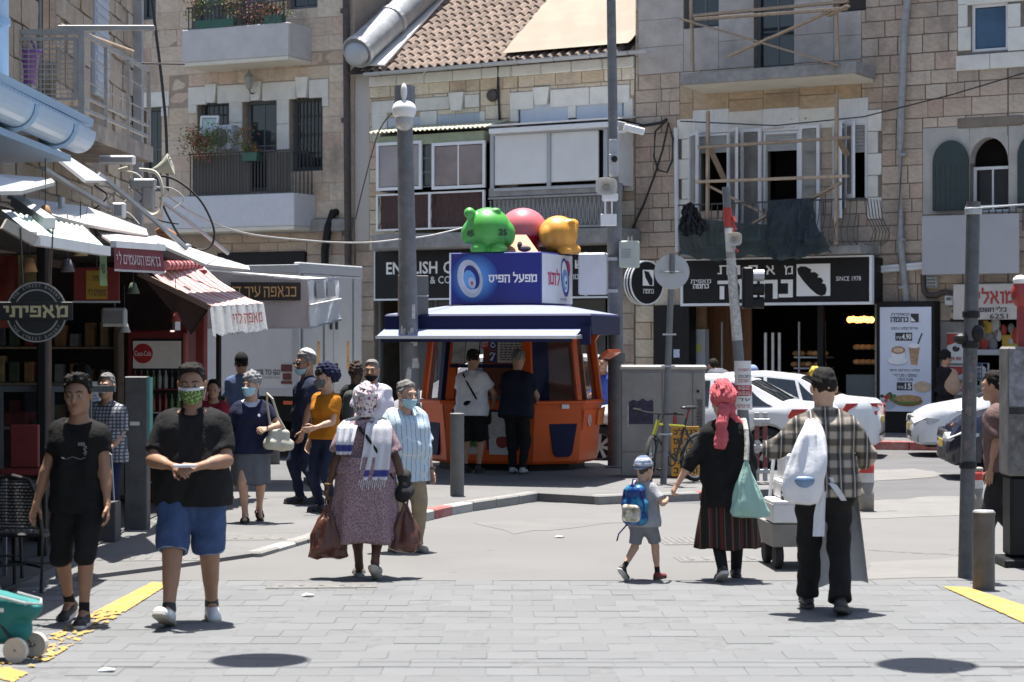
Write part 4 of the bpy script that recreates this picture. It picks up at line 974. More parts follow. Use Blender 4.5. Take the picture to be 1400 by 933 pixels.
for ch_,(a,b)in zip('מאפית',((1072,1084),(1047,1060),(1023,1036),(1003,1012),(981,996))):txt(t,ch_,FR,(a,363,b,376),lo,M_ltr)
txt(t,'נחמה',FR,(981,381,1084,409),lo,M_ltr,bold=.05)
txt(t,'SINCE 1978',FR,(1143,378,1177,384),lo,M_ltr)
txt(t,'מאפית',FR,(944,382,972,388),lo,M_ltr);txt(t,'נחמה',FR,(947,388,969,395),lo,M_ltr,bold=.03)
y_=lo;em=FR.rect(1089,361,1135,405,off=lo)
MB().box(em[0],em[1],-lo,-lo+.008,em[2],em[3]).bd('emblem_square',M_ltr,t)
ew,eh=em[1]-em[0],em[3]-em[2]
lf=[(.02,.86),(.12,.93),(.28,.92),(.45,.82),(.42,.74),(.56,.74),(.66,.66),(.62,.58),(.74,.56),(.8,.46),(.76,.40),(.86,.36),(.9,.2),(.86,.04),(.74,.0),(.6,.06),(.42,.22),(.2,.48),(.05,.7)]
MB().prm([(em[0]+ew*p[0],em[2]+eh*p[1])for p in lf],'y',-lo-.006,-lo-.001).bd('loaf_emblem',M_black,t)
x=RW[9];dp=3.0
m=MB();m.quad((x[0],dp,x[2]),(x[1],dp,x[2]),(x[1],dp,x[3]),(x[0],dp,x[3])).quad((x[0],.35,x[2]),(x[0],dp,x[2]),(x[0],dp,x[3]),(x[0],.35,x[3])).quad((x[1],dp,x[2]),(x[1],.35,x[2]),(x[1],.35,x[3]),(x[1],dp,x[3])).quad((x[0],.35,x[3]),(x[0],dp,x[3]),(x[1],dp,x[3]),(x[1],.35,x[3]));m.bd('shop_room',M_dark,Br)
def sx(u,v=480,off=0):return FR.P(u,v,off)[0]
def sz(v,u=1060,off=0):return FR.P(u,v,off)[1]
MB().box(sx(942),sx(1003),.9,.95,.3,sz(417)).bd('timber_panelling',mk('brown_panelling',(.20,.09,.04),ro=.6,vr=.25,scale=4,stretch=(4,1,.4)),Br)
MB().box(sx(943),sx(956),.3,.4,sz(450),sz(417)).bd('door_board',mk('light_board',(.33,.21,.11),ro=.7,vr=.15,scale=4),Br)
MB().box(sx(943),sx(961),.1,.3,.3,sz(450)).bd('grey_post',mk('grey_post_paint',(.45,.47,.50),ro=.6,vr=.06),Br)
MB().box(sx(946),sx(956),.09,.098,sz(482),sz(471)).bd('yellow_notice',mk('yellow_notice',(.55,.56,.15),ro=.7,vr=.08),Br)
m=MB()
for u in(972,1078,1113):m.box(sx(u),sx(u)+.035,.5,.54,.2,sz(440))
m.bd('rack_posts',M_gal,Br)
m=MB()
for v in(490,505,520):m.box(sx(1072),sx(1112),.5,1.1,sz(v),sz(v)+.03)
m.bd('rack_shelves',M_gal,Br)
M_bread=mk('bread_crust',(.36,.19,.07),ro=.8,vr=.35,scale=9,rand=.3)
br=MB().ball((0,0,0),(.10,.07,.06),8,5).mesh('bread_loaf',M_bread,True)
for i in range(26):
 t=bpy.data.objects.new('bread_loaf',br);COL.objects.link(t);t.parent=Br;row=i%3
 t.location=(sx(1070)+(i//3)*.16*1.0,.62+.1*(i%2),sz((503,488,517)[row])+.07)if i<15 else(sx(1158)+((i-15)%6)*.13,.55,sz(498 if i<21 else 478)+.05)
m=MB()
for u in(1035,1045,1054):m.box(sx(u),sx(u)+.06,.36,.40,.3,sz(455))
m.bd('chain_curtain',mk('chain_metal',(.5,.5,.5),ro=.4,metal=.7),Br)
MB().box(sx(1148),sx(1196),.35,.9,.3,sz(512)).bd('shop_counter',M_greyf,Br)
m=MB();p=FR.V(1153,438,.0)
for i in range(7):MB().ball((sx(1153)+i*.08,.35,sz(437,1170)+.01*math.sin(i*2)),(.07,.05,.07),8,6).bd('hanging_lamp',mk('warm_lamp',(.8,.4,.12),emit=(1,.45,.12),estr=1.3,vr=0),Br)
x=FR.rect(893,418,942,600,off=.35);MB().box(x[0],x[1],-.35,0,.14,x[3],ch=.01).bd('black_pier',M_black,Br)
x=FR.rect(921,478,929,489,off=.36);MB().box(x[0],x[1],-.362,-.352,x[2],x[3]).bd('pier_notice',mk('blue_white_notice',(.55,.62,.75),vr=.3,scale=20),Br)
MB().box(sx(940),sx(1200),-.12,-.0,sz(417),sz(411),ch=.01).bd('door_head',M_black,Br)
MB().box(sx(1118),sx(1126),-.02,.1,.15,sz(417)).bd('door_post',M_black,Br)
t=thing('bakery_poster','tall white bakery poster with coffee cups and sandwiches in a black frame','poster',FR.o,FR.rz)
po=.4;x=FR.rect(1198,412,1277,595,off=po-.03);MB().box(x[0],x[1],-po+.03,-.02,.14,x[3],ch=.01).bd('poster_frame',M_black,t)
x=FR.rect(1203,420,1273,563,off=po)
MB().box(x[0],x[1],-po,-po+.02,x[2],x[3]).bd('poster_sheet',mk('poster_paper',(.62,.66,.76),ro=.5,vr=.03,scale=2),t)
M_pk=mk('poster_black',(.03,.03,.035),ro=.6,vr=0)
pk=po+.006
txt(t,'מאפית',FR,(1218,428,1243,432),pk,M_pk);txt(t,'נחמה',FR,(1217,433,1242,441),pk,M_pk,bold=.04)
q=FR.rect(1245,429,1256,441,off=pk);MB().box(q[0],q[1],-pk,-pk+.003,q[2],q[3]).bd('emblem',M_pk,t);MB().prm([(q[0]+.01,q[2]+.02),(q[0]+.01,q[3]-.06),(q[1]-.06,q[2]+.02)],'y',-pk-.004,-pk-.001).bd('emblem_cut',M_ltr,t)
txt(t,'אייס קפה / הפוך',FR,(1218,447,1255,452),pk,M_pk)
def pbox(px,m_,nm='price_box',o_=pk):q=FR.rect(*px,off=o_);return MB().box(q[0],q[1],-o_,-o_+.003,q[2],q[3]).bd(nm,m_,t)
pbox((1224,455,1247,466),M_pk);txt(t,'4.90',FR,(1233,456.5,1246,464.5),pk+.005,M_ltr,bold=.03);txt(t,'ש״ח',FR,(1225.5,460,1232,464),pk+.005,M_ltr)
txt(t,'סלט / בורקס אישי',FR,(1216,504,1257,509),pk,M_pk);txt(t,'טוסט / סנדוויץ׳',FR,(1220,511,1253,516),pk,M_pk);txt(t,'מנה חמה',FR,(1227,517,1248,521),pk,M_pk)
pbox((1226,523,1247,534),M_pk);txt(t,'15',FR,(1237,524.5,1246,532.5),pk+.005,M_ltr,bold=.03);txt(t,'ש״ח',FR,(1228,528,1235,532),pk+.005,M_ltr)
def disc(u,v,ru,rv,mat,nm,o_,n=20,shape=None):
 c=FR.V(u,v,o_);k=64.0;P=[(c.x+ru/k*math.cos(2*math.pi*i/n),c.z+rv/k*math.sin(2*math.pi*i/n))for i in range(n)]
 return MB().prm(P,'y',-o_,-o_+.003).bd(nm,mat,t)
M_cup=mk('print_cup_white',(.80,.80,.82),vr=.02);M_shade=mk('print_cup_edge',(.48,.50,.56),vr=.05);M_cof=mk('print_coffee',(.33,.17,.08),vr=.15,scale=8);M_crema=mk('print_crema',(.62,.45,.30),vr=.1,scale=8)
disc(1227,494,14,6,M_shade,'print_saucer',pk);disc(1227,493,13.4,5.2,M_cup,'print_saucer',pk+.003);disc(1228,485,10,9,M_shade,'print_cup',pk+.006);disc(1228,485.5,9.5,8.7,M_cup,'print_cup',pk+.009);disc(1228,479,9.3,5,M_cof,'print_coffee',pk+.012);disc(1228,479,7,3.4,M_crema,'print_crema',pk+.015)
c=FR.V(1250,472,pk);MB().prm([(c.x-.07,c.z-.40),(c.x+.06,c.z-.40),(c.x+.12,c.z),(c.x-.13,c.z)],'y',-pk,-pk+.003).bd('print_tall_cup',mk('print_iced_coffee',(.42,.27,.16),vr=.25,scale=6,stretch=(1,1,4)),t);disc(1250,473,8.3,3,M_cup,'print_lid',pk+.004)
MB().prm([(c.x+.05,c.z),(c.x+.08,c.z),(c.x+.18,c.z+.24),(c.x+.15,c.z+.24)],'y',-pk,-pk+.003).bd('print_straw',M_pk,t)
disc(1214,552,11,7.5,mk('print_bowl',(.42,.45,.52),vr=.1),'print_bowl',pk)
sal=MB()
for i in range(34):
 a_=rnd.uniform(0,6.3);rr_=rnd.uniform(0,1);cc=FR.V(1214+10*rr_*math.cos(a_),543+4.5*rr_*math.sin(a_),pk)
 MB().prm([(cc.x+.045*math.cos(k*1.257+a_),cc.z+.04*math.sin(k*1.257+a_))for k in range(5)],'y',-pk-.004-.0004*i,-pk-.0005*i).bd('print_salad',[mk('print_green',(.10,.22,.06)),mk('print_tomato',(.5,.07,.05)),mk('print_cream',(.65,.62,.55)),mk('print_olive',(.05,.05,.04))][i%4],t)
disc(1241,549,20,6.5,M_bread,'print_baguette',pk+.004);disc(1241,545,19,4.6,mk('print_crust',(.45,.27,.12),vr=.25,scale=12),'print_baguette',pk+.007);disc(1241,551,18,1.4,mk('print_green',(.10,.22,.06)),'print_filling',pk+.010)
disc(1261,529,12,7,mk('print_toast',(.55,.42,.30),vr=.2,scale=12),'print_toast',pk+.004);disc(1260,532,9,4,M_crema,'print_toast',pk+.007)
t=thing('shop_sign','cream shop sign with big red Hebrew lettering and a phone number at the right','sign',FR.o,FR.rz)
ro=.35;x=FR.rect(1303,388,1470,437,off=ro);MB().box(x[0],x[1],-ro,-.02,x[2],x[3],ch=.01).bd('sign_board',mk('cream_sign',(.50,.47,.43),ro=.6,vr=.06,dirt=.2),t)
M_redl=mk('red_letters',(.34,.035,.03),ro=.5,vr=.1)
txt(t,'ארז שמואלי',FR,(1334,393,1440,416),ro+.01,M_redl,bold=.04);txt(t,'כלי חשמל',FR,(1334,419,1376,427),ro+.01,M_pk,bold=.01);txt(t,'6251',FR,(1353,429,1378,436),ro+.01,M_pk,bold=.01)
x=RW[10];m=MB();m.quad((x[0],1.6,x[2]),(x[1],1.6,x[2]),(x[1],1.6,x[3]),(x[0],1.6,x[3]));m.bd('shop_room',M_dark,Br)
MB().box(sx(1325),sx(1470),-.05,.3,sz(486,1360),sz(478,1360),ch=.01).bd('shop_sill',M_gal,Br)
r_=random.Random(4)
for i in range(26):
 u=r_.uniform(1332,1395);v=r_.uniform(443,474);p=FR.V(u,v,-.25);k=r_.uniform(.05,.13)
 g_=MB();g_.ball(p,(k,.05,k*r_.uniform(.7,1.8)),8,6)if i%3 else g_.box(p.x-k,p.x+k,p.y-.03,p.y+.03,p.z-k*1.4,p.z+k*1.4,ch=.02)
 g_.bd('hanging_goods',[mk('goods_yellow',(.5,.34,.05)),mk('goods_black',(.03,.03,.03)),mk('goods_white',(.45,.45,.45)),mk('goods_lime',(.3,.42,.06)),mk('goods_red',(.35,.05,.04)),mk('goods_grey',(.2,.2,.21))][i%6],Br,smooth=bool(i%3))
block(Br,FR.rect(1287,440,1322,590),-.06,.0,mk('grey_shop_panel',(.22,.215,.205),ro=.7,vr=.1),'shop_panel')
for px,lab in(((1295,455,1319,497),'upper'),((1298,500,1322,540),'lower')):
 t=thing('shop_notice','white and red notice with a small drawing, the %s one left of the goods window'%lab,'notice',FR.o,FR.rz);q=FR.rect(*px,off=.08)
 MB().box(q[0],q[1],-.085,-.075,q[2],q[3]).bd('notice_sheet',mk('notice_paper',(.66,.65,.63),vr=.04),t)
 MB().prm([(q[0],q[3]-.02),(q[1],q[3]-.02),(q[1],q[3]-.14),(q[0],q[3]-.26)],'y',-.093,-.087).bd('red_band',M_redl,t)
 txt(t,'89.90',FR,(px[0]+3,px[3]-9,px[2]-5,px[3]-4),.1,M_redl,bold=.02)
 disc((px[0]+px[2])/2,(px[1]+px[3])/2+1,5,4,M_pk,'drawing',.09);disc((px[0]+px[2])/2+3,(px[1]+px[3])/2-4,4,3,M_shade,'drawing',.092)
for k,px in enumerate(((1291,404,1303,418),(1298,420,1308,436))):
 t=thing('wall_box',['small white plate with dark print under the grey panel at right','small beige meter box under the white plate at right'][k],'wall box',FR.o,FR.rz);q=FR.rect(*px,off=.15)
 MB().box(q[0],q[1],-.15,-.0,q[2],q[3],ch=.02).bd('box_body',[mk('notice_paper',(.66,.65,.63),vr=.04),mk('beige_plastic',(.45,.40,.27),ro=.5)][k],t)
 MB().box(q[0]+.04,q[1]-.04,-.158,-.152,(q[2]+q[3])/2,q[3]-.04).bd('box_label',M_greyf,t)
t=thing('blank_sign','large blank grey panel on the wall above the right-hand shop','sign',FR.o,FR.rz);q=FR.rect(1260,294,1393,375,off=.45)
MB().box(q[0],q[1],-.45,-.40,q[2],q[3],ch=.01).bd('panel_sheet',mk('grey_panel_sheet',(.36,.36,.385),ro=.5,vr=.05,scale=1),t)
for f in(.1,.5,.9):s_=q[0]+(q[1]-q[0])*f;MB().box(s_-.03,s_+.03,-.40,-.0,q[2]+.3,q[2]+.36).bd('panel_bracket',M_gal,t)
t=thing('wall_pipe','pair of white pipes running along the wall under the grey panel','pipe',FR.o,FR.rz)
for dv in(0,5):MB().tube([FR.V(1205,366+dv,.1),FR.V(1262,361+dv,.1)],.04,8).bd('pipe',M_alu,t)
t=thing('wall_pipe','thick dark conduit bending along the wall under the grey panel','conduit',FR.o,FR.rz)
MB().tube([FR.V(1262,375,.12),FR.V(1263,398,.12),FR.V(1268,404,.12),FR.V(1280,404,.12),FR.V(1288,400,.12),FR.V(1312,402,.12)],.06,8).bd('pipe',M_rust,t)
t=thing('wall_box','slatted ventilation box on the wall under the grey panel','wall box',FR.o,FR.rz);q=FR.rect(1266,376,1280,394,off=.2)
MB().box(q[0],q[1],-.2,0,q[2],q[3],ch=.02).bd('box_body',M_slat,t);m=MB()
for k in range(4):zz=q[2]+(q[3]-q[2])*(k+.5)/4;m.box(q[0]+.02,q[1]-.02,-.21,-.202,zz-.02,zz+.02)
m.bd('slats',M_greyf,t)
for k,(u,v,w,h,mcol,lab)in enumerate(((1345,540,.5,.55,(.10,.20,.12),'green rimmed wire basket of goods outside the right shop'),(1372,538,.5,.5,(.12,.22,.34),'blue wire basket of goods outside the right shop'),(1335,500,.35,.3,(.05,.07,.16),'dark blue box on the stand outside the right shop'))):
 p=FR.V(u,560,.9);t=thing('goods_basket',lab,'basket',wpos(FR,p.x,-.9,.14),FR.rz)
 zb=FR.P(u,v+18,.9)[1]-.14;mm=mk('basket_%s'%'abc'[k],mcol,ro=.5);q=MB()
 for a_ in(-1,1):
  for b_ in(-1,1):q.box(a_*w/2-.015,a_*w/2+.015,b_*.2-.015,b_*.2+.015,0,zb+h)
 q.bd('stand_legs',M_gal,t)
 q=MB()
 for zz in(0,.33,.66,1):q.box(-w/2,w/2,-.215,-.2,zb+h*zz-.012,zb+h*zz+.012).box(-w/2,w/2,.2,.215,zb+h*zz-.012,zb+h*zz+.012)
 for i in range(9):xx=-w/2+w*i/8;q.box(xx-.008,xx+.008,-.23,-.216,zb,zb+h)
 q.bd('basket_wires',mm,t)
 MB().box(-w/2+.03,w/2-.03,-.18,.18,zb+.02,zb+h*.8,ch=.04).bd('goods',mk('goods_pack',(.48,.47,.44),vr=.45,scale=9),t)
M_rubble=stone_mat('rubble_wall',[(.40,.34,.27),(.34,.27,.20),(.45,.39,.32),(.30,.235,.175)],.9)
M_bluep=mk('blue_painted_metal',(.30,.44,.60),ro=.42,vr=.06,scale=3,dirt=.2,dscale=3,dcol=(.22,.28,.35))
M_bluel=mk('light_blue_gutter',(.40,.52,.66),ro=.35,vr=.05,scale=3)
Bk=thing('market_building','old rubble stone market house along the left edge with a railed balcony','building',(0,0,0))
WX=-5.6
mb=MB();mb.quad((WX,11,2.9),(WX,31.5,2.9),(WX,31.5,13),(WX,11,13)).quad((WX,31.5,0),(-12,31.5,0),(-12,31.5,13),(WX,31.5,13)).quad((WX,11,13),(WX,31.5,13),(-12,31.5,13),(-12,11,13)).quad((WX,31.5,2.9),(WX,27.5,2.9),(WX,27.5,0),(WX,31.5,0)).quad((WX,11,2.9),(WX,11,13),(-12,11,13),(-12,11,2.9))
mb.bd('wall',M_mort_r,Bk)
r=random.Random(31);mes=[q.mesh('stone',M_rubble)for q in ST_T];L=[]
z=3.3
while z<8.6:
 h=r.uniform(.22,.42);yy=22.6
 while yy<31.5:
  w=min(r.uniform(.3,.75),31.5-yy)
  if not(4.4<z+h/2<6.9 and 24.9<yy+w/2<25.9)and not(4.4<z+h/2<7.2 and 28.2<yy+w/2<29.2):L.append((yy,w,z,h))
  yy+=w
 z+=h
for(yy,w,zz,h)in L[:260]:
 M=Mx.Translation((WX+.035*r.uniform(.5,1.6),yy+w/2,zz+h/2))@Mx.Rotation(R(90),4,'Z')@Mx.Rotation(r.uniform(-.05,.05),4,'Y')@Mx.Diagonal((max(w-.025,.05),.09,max(h-.025,.05),1))
 inst('stone',mes[r.randrange(10)],Bk,M)
def bx(nm,mat,par,x0,x1,y0,y1,z0,z1,ch=.01):return MB().box(x0,x1,y0,y1,z0,z1,ch=ch).bd(nm,mat,par)
o=bx('balcony_door',M_greyf,Bk,WX-.02,WX+.05,24.95,25.85,4.5,6.9);bx('pane',M_glass,o,WX+.052,WX+.06,25.05,25.38,4.9,6.8);bx('pane',M_glass,o,WX+.052,WX+.06,25.42,25.75,4.9,6.8)
o=bx('window_shutter',mk('grey_blue_shutter',(.38,.42,.48),ro=.6,vr=.08),Bk,WX-.02,WX+.06,28.25,29.15,5.3,7.2)
for i in range(14):bx('shutter_slat',MATS['grey_blue_shutter'],o,WX+.062,WX+.075,28.28,29.12,5.35+i*.13,5.42+i*.13,0)
bx('corner_pipe',M_rgrey,Bk,WX+.02,WX+.16,31.2,31.34,3,13)
zt=4.52
MB().prm([(WX,23.9),(-4.86,24.0),(-4.66,27.55),(WX,27.6)],'z',zt-.2,zt).bd('balcony_slab',mk('stained_concrete',(.30,.265,.225),ro=.95,vr=.25,scale=4,bu=.5,bz=20,dirt=.5,dscale=2.5),Bk)
def bar(par,a,b,w=.02,mat=M_rgrey,nm='railing_bar'):
 A,B=Ve(a),Ve(b);d=B-A;M=Mx.Translation(A)@d.to_track_quat('Z','Y').to_matrix().to_4x4()
 return MB().box(-w,w,-w,w,0,d.length).xf(M)
Cn=Ve((-4.88,24.05,zt));Fr=Ve((-4.70,27.45,zt));Lf=Ve((-5.75,24.05,zt))
up=Ve((0,0,1));H_=.98
m=MB()
def addb(m,a,b,w):m.add(bar(None,a,b,w).v,bar(None,a,b,w).f)
addb(m,Cn+up*.02,Cn+up*(H_+.04),.035);addb(m,Fr,Fr+up*H_,.025);addb(m,Lf+up*H_,Cn+up*H_,.03);addb(m,Cn+up*H_,Fr+up*H_,.022);addb(m,Lf+up*.12,Cn+up*.12,.02);addb(m,Cn+up*.12,Fr+up*.12,.018);addb(m,Cn+up*.26,Fr+up*.26,.015)
for f in(.33,.66):p=Cn.lerp(Fr,f);addb(m,p+up*.02,p+up*H_,.02)
ra=m.bd('balcony_railing',M_rgrey,Bk)
m=MB();a,b=Lf+Ve((.1,-.03,0)),Cn+Ve((-.06,-.03,0))
addb(m,a+up*.22,a+up*.9,.018);addb(m,b+up*.22,b+up*.9,.022);addb(m,a+up*.22,b+up*.22,.018);addb(m,a+up*.9,b+up*.9,.018)
fp=m.bd('front_grid_frame',M_rgrey,ra)
m=MB().box(-.006,.006,-.006,.006,0,(b-a).length);m.xf(Mx.Rotation(R(90),4,'Y'));me=m.mesh('grid_wire',M_rgrey)
for i in range(1,12):inst('grid_wire',me,fp,loc=(a.x,a.y,zt+.22+.68*i/12))
me2=MB().box(-.004,.004,-.004,.004,0,.68).mesh('grid_wire',M_rgrey)
for i in range(1,8):inst('grid_wire',me2,fp,loc=(a.x+(b.x-a.x)*i/8,a.y,zt+.22))
d=(Fr-Cn);me3=bar(None,(0,0,0),d*.98,.006).mesh('grid_wire',M_rgrey)
for i in range(2):inst('grid_wire',me3,ra,loc=Cn+up*(.45+.28*i)+d*.01)
t=thing('wooden_pole','weathered wooden pole lying on top of the rusty balcony railing','pole',(0,0,0));MB().cyl(Cn+Ve((-.25,-.0,1.06)),Fr+Ve((0,-1.2,1.06)),.03,n=8).bd('pole',M_wood,t);bx('metal_strip',M_rgrey,t,-5.15,-4.05,24.02,24.1,zt+1.0,zt+1.06)
t=thing('plastic_bin','purple plastic bin with a hooped handle standing inside the balcony grid','bin',(-5.62,24.35,zt+.42))
MB().lth([(.16,0),(.20,.36),(.22,.36),(.22,.40)],16).bd('bin_body',mk('purple_plastic',(.13,.05,.30),ro=.4),t,True);MB().tube([(.15*math.cos(a*.314),0,.36+.2*math.sin(a*.314))for a in range(11)],.014,6).bd('handle',MATS['purple_plastic'],t)
bx('bin_stool',M_rgrey,t,-.14,.14,-.14,.14,-.42,0)
t=thing('blue_gutter','big pale blue half-round gutter under a blue eave at the left edge','gutter',(0,0,0))
y0,y1=13.5,20.4;GX=-4.17
mb=MB();rows=[];RG=.17
for k in range(13):
 a_=math.pi*k/12;rows.append([(GX-RG*math.cos(a_),y0,3.98-RG*math.sin(a_)*1.15),(GX-RG*math.cos(a_),y1,4.0-RG*math.sin(a_)*1.15)])
mb.sheet(rows);mb.sheet([[Ve(p)+Ve((0,0,.008))for p in q]for q in reversed(rows)])
mb.add([q[1]for q in rows],[tuple(range(13))]);mb.bd('gutter_trough',M_bluel,t,smooth=False)
for yy in(15.0,16.4,17.8,19.4):MB().tube([(GX-(RG+.012)*math.cos(math.pi*k/8),yy,3.99-(RG+.012)*math.sin(math.pi*k/8)*1.15)for k in range(9)],.03,4).bd('gutter_strap',M_bluep,t)
t2=thing('blue_eave','blue painted eave board with a toothed edge above the pale blue gutter','eave',(0,0,0))
MB().slab([(-4.02,y0,4.10),(-4.02,y1,4.13),(-5.6,y1,4.42),(-5.6,y0,4.38)],.07,up=(0,0,1)).bd('eave_board',M_bluep,t2)
me=MB().box(-.02,.01,-.055,.055,-.05,0,ch=.006).mesh('eave_tooth',M_bluep)
for i in range(52):inst('eave_tooth',me,t2,loc=(-4.04,y0+.1+i*.13,4.045))
MB().slab([(-4.2,y0,3.74),(-4.2,y1-.2,3.77),(-5.6,y1-.2,3.74),(-5.6,y0,3.7)],.06,up=(0,0,1)).bd('soffit_board',M_bluep,t2)
t=thing('blue_down_pipe','blue rain pipe rising from the eave at the left edge','drain pipe',(-4.45,18.4,0));MB().cyl((0,0,4.2),(0,0,8),.085,n=14).bd('pipe',M_bluel,t,False);MB().cyl((-.16,0,4.2),(-.16,0,8),.05,n=10).bd('pipe',M_bluel,t);MB().cyl((0,0,4.74),(0,0,4.8),.1,n=14).bd('pipe_collar',M_bluep,t)
t=thing('blue_awning_arm','sloping blue beam crossing the rain pipe at the top left corner','beam',(0,0,0));MB().slab([D(-20,0,17.8),D(-20,40,17.8),D(13,38,18.6),D(3,8,18.6)],.25).bd('beam',M_bluep,t)
Sh=thing('market_shop','row of dark open-fronted market shops under the white awnings','shop',(0,0,0))
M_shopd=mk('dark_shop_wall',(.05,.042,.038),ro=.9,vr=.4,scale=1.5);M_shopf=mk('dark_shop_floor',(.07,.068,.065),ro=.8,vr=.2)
bx('shop_ceiling',M_shopd,Sh,-11,-4.15,11,27.4,3.0,3.1);bx('rear_wall',M_shopd,Sh,-11,-4.35,27.2,27.4,0,3.0);bx('end_wall',M_shopd,Sh,-11,-3.75,11.2,11.4,0,3.0);bx('side_wall',M_shopd,Sh,-8.2,-8.0,11.5,27.2,0,3.0)  # ceiling slab and unseen near end wall added to keep daylight out of the shop
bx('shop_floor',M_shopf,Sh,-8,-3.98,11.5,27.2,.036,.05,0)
bx('red_pier',mk('dark_red_paint',(.22,.035,.035),ro=.6,vr=.15),Sh,-4.16,-3.86,26.6,26.9,0,2.9)
bx('timber_post',mk('brown_post',(.10,.06,.045),ro=.8),Sh,-4.62,-4.5,20.6,20.75,0,2.9)
bx('dark_post',M_black,Sh,-4.3,-4.22,19.2,19.28,0,2.9)
lw=thing('shop_screen','dark glazed screen on a low concrete wall in front of the market shop','screen',(0,0,0))
M_lwall=mk('low_wall_concrete',(.075,.072,.07),ro=.9,vr=.2,scale=4,bu=.2)
for i in range(4):bx('wall_block',M_lwall,lw,-4.98+i*.28,-4.71+i*.28,20.7,21.0,.03,.42)
m=MB()
for x in(-5.05,-4.55,-4.18):m.box(x,x+.05,20.82,20.87,.42,1.52)
m.box(-5.05,-3.9,20.81,20.88,1.50,1.56);m.bd('screen_frame',M_greyf,lw)
bx('screen_pane',mk('smoked_glass',(.02,.02,.022),ro=.08,alpha=.35,vr=0),lw,-5.0,-4.2,20.84,20.85,.45,1.5,0)
pr=thing('grey_pier','grey metal pier with a teal edge strip at the corner of the shop screen','pier',(-3.9,22.2,0));bx('pier_body',mk('grey_pier_paint',(.085,.085,.085),ro=.6,vr=.3,scale=5),pr,-.14,.10,-.1,.1,.03,1.63);bx('edge_strip',mk('teal_strip',(.10,.30,.27),ro=.5),pr,.101,.125,-.09,.09,.95,1.62,0)
bx('pier_label',mk('notice_paper',(.66,.65,.63)),pr,-.08,.02,-.107,-.101,1.12,1.16,0)
t=thing('red_board','dull red panel standing inside the dark shop at the far left','panel',D(33,640,17.6));MB().box(-.12,.12,0,.05,0,.36,ch=.01).bd('panel',mk('dull_red',(.12,.01,.01),ro=.6,vr=.2),t);MB().box(-.2,.3,-.02,.06,-.06,-.005,ch=.01).bd('seat_ledge',MATS['dull_red'],t);m=MB()
for x in(-.18,.26):m.box(x,x+.03,0,.04,-.94,-.06)
m.bd('panel_legs',M_greyf,t)
fx=thing('drinks_fridge','red drinks fridge full of bottles with a round red logo under the awnings','fridge',(-4.28,25.6,.05))
M_fred=mk('fridge_red',(.15,.012,.014),ro=.4,vr=.08)
m=MB();m.box(-.37,.37,0,.65,0,2.08,ch=.02);fb=m.bd('fridge_cabinet',M_fred,fx)
bx('fridge_dark',M_black,fx,-.30,.30,-.012,-.001,.2,1.98,0);bx('header_panel',mk('fridge_header',(.28,.27,.26),ro=.4,emit=(.8,.75,.7),estr=.02),fx,-.29,.29,-.02,-.013,1.62,1.95,0)
MB().cyl((-.17,-.026,1.80),(-.17,-.02,1.80),.12,n=24).bd('logo_disc',mk('logo_red',(.35,.015,.02),ro=.4),fx)
o=txm('Coca-Cola',-.27,-.07,1.77,1.83,y=-.03).bd('lettering',M_ltr,fx)
bot=[MB().lth([(.028,0),(.03,.01),(.03,.14),(.012,.19),(.012,.22)],8).mesh('bottle',mk('drink_%d'%i,c,ro=.25,vr=.1))for i,c in enumerate(((.06,.02,.015),(.16,.055,.015),(.15,.025,.025),(.06,.10,.03),(.2,.2,.19),(.03,.02,.02)))]
for rr in range(5):
 bx('fridge_shelf',M_fred if rr==4 else M_gal,fx,-.30,.30,-.11,-.014,.24+rr*.28,.255+rr*.28,0)
 for i in range(8):inst('bottle',bot[(i//2+rr*2)%6],fx,loc=(-.26+i*.074,-.06,.257+rr*.28))
bx('fridge_door_edge',mk('fridge_edge',(.36,.10,.09),ro=.4),fx,.31,.365,-.03,-.002,.1,2.05)
t=thing('flood_light','small white box floodlight hanging under the awning behind the yellow sign','lamp',D(155,434,20.4));MB().box(-.12,.12,0,.1,-.09,.09,ch=.02).bd('lamp_body',mk('lamp_grey',(.30,.30,.29),ro=.5),t);MB().box(-.09,.09,-.008,-.001,-.06,.06).bd('lamp_glass',mk('lamp_lens',(.16,.16,.155),ro=.2),t);MB().tube([(0,.05,.09),(0,.05,.5)],.012,5).bd('lamp_hanger',M_rail,t)
t=thing('round_sign','round black hanging sign with a pale ring and gold Hebrew lettering at the far left','sign',D(50,427,15.6));A90=Mx.Rotation(R(90),4,'X')
MB().cyl((0,.012,0),(0,-.0,0),.225,n=40).bd('sign_disc',mk('sign_black',(.012,.012,.012),ro=.4,vr=.1),t)
M_ring=mk('pale_sign_print',(.30,.29,.26),ro=.5,vr=.05)
for rr in(.222,.168):MB().lth([(rr,0),(rr-.009,0),(rr-.009,.006),(rr,.006),(rr,0)],48,M=A90).bd('sign_ring',M_ring,t)
MB().box(-.29,.27,-.016,-.008,-.06,.075,ch=.005).bd('name_band',MATS['sign_black'],t)
txm('מאפיתי',-.24,.235,-.045,.055,y=-.022,bold=.015).bd('lettering',mk('gold_letters',(.46,.40,.22),ro=.5,vr=.05),t)
for k,(tx,rr,up_)in enumerate((('THE STREET BAKERY',.195,1),('THE STREET BAKERY',.195,-1))):
 for i,c_ in enumerate(tx):
  if c_==' ':continue
  f=(i-(len(tx)-1)/2)*R(7.2);a_=(R(90)-f)if up_>0 else(R(-90)+f)
  q=txm(c_,-.009,.009,-.011,.011,keep=True);q.xf(Mx.Translation((rr*math.cos(a_),-.009,rr*math.sin(a_)))@Mx.Rotation(-(a_-R(90))if up_>0 else-(a_+R(90)),4,'Y'));q.bd('ring_letter',M_ring,t)
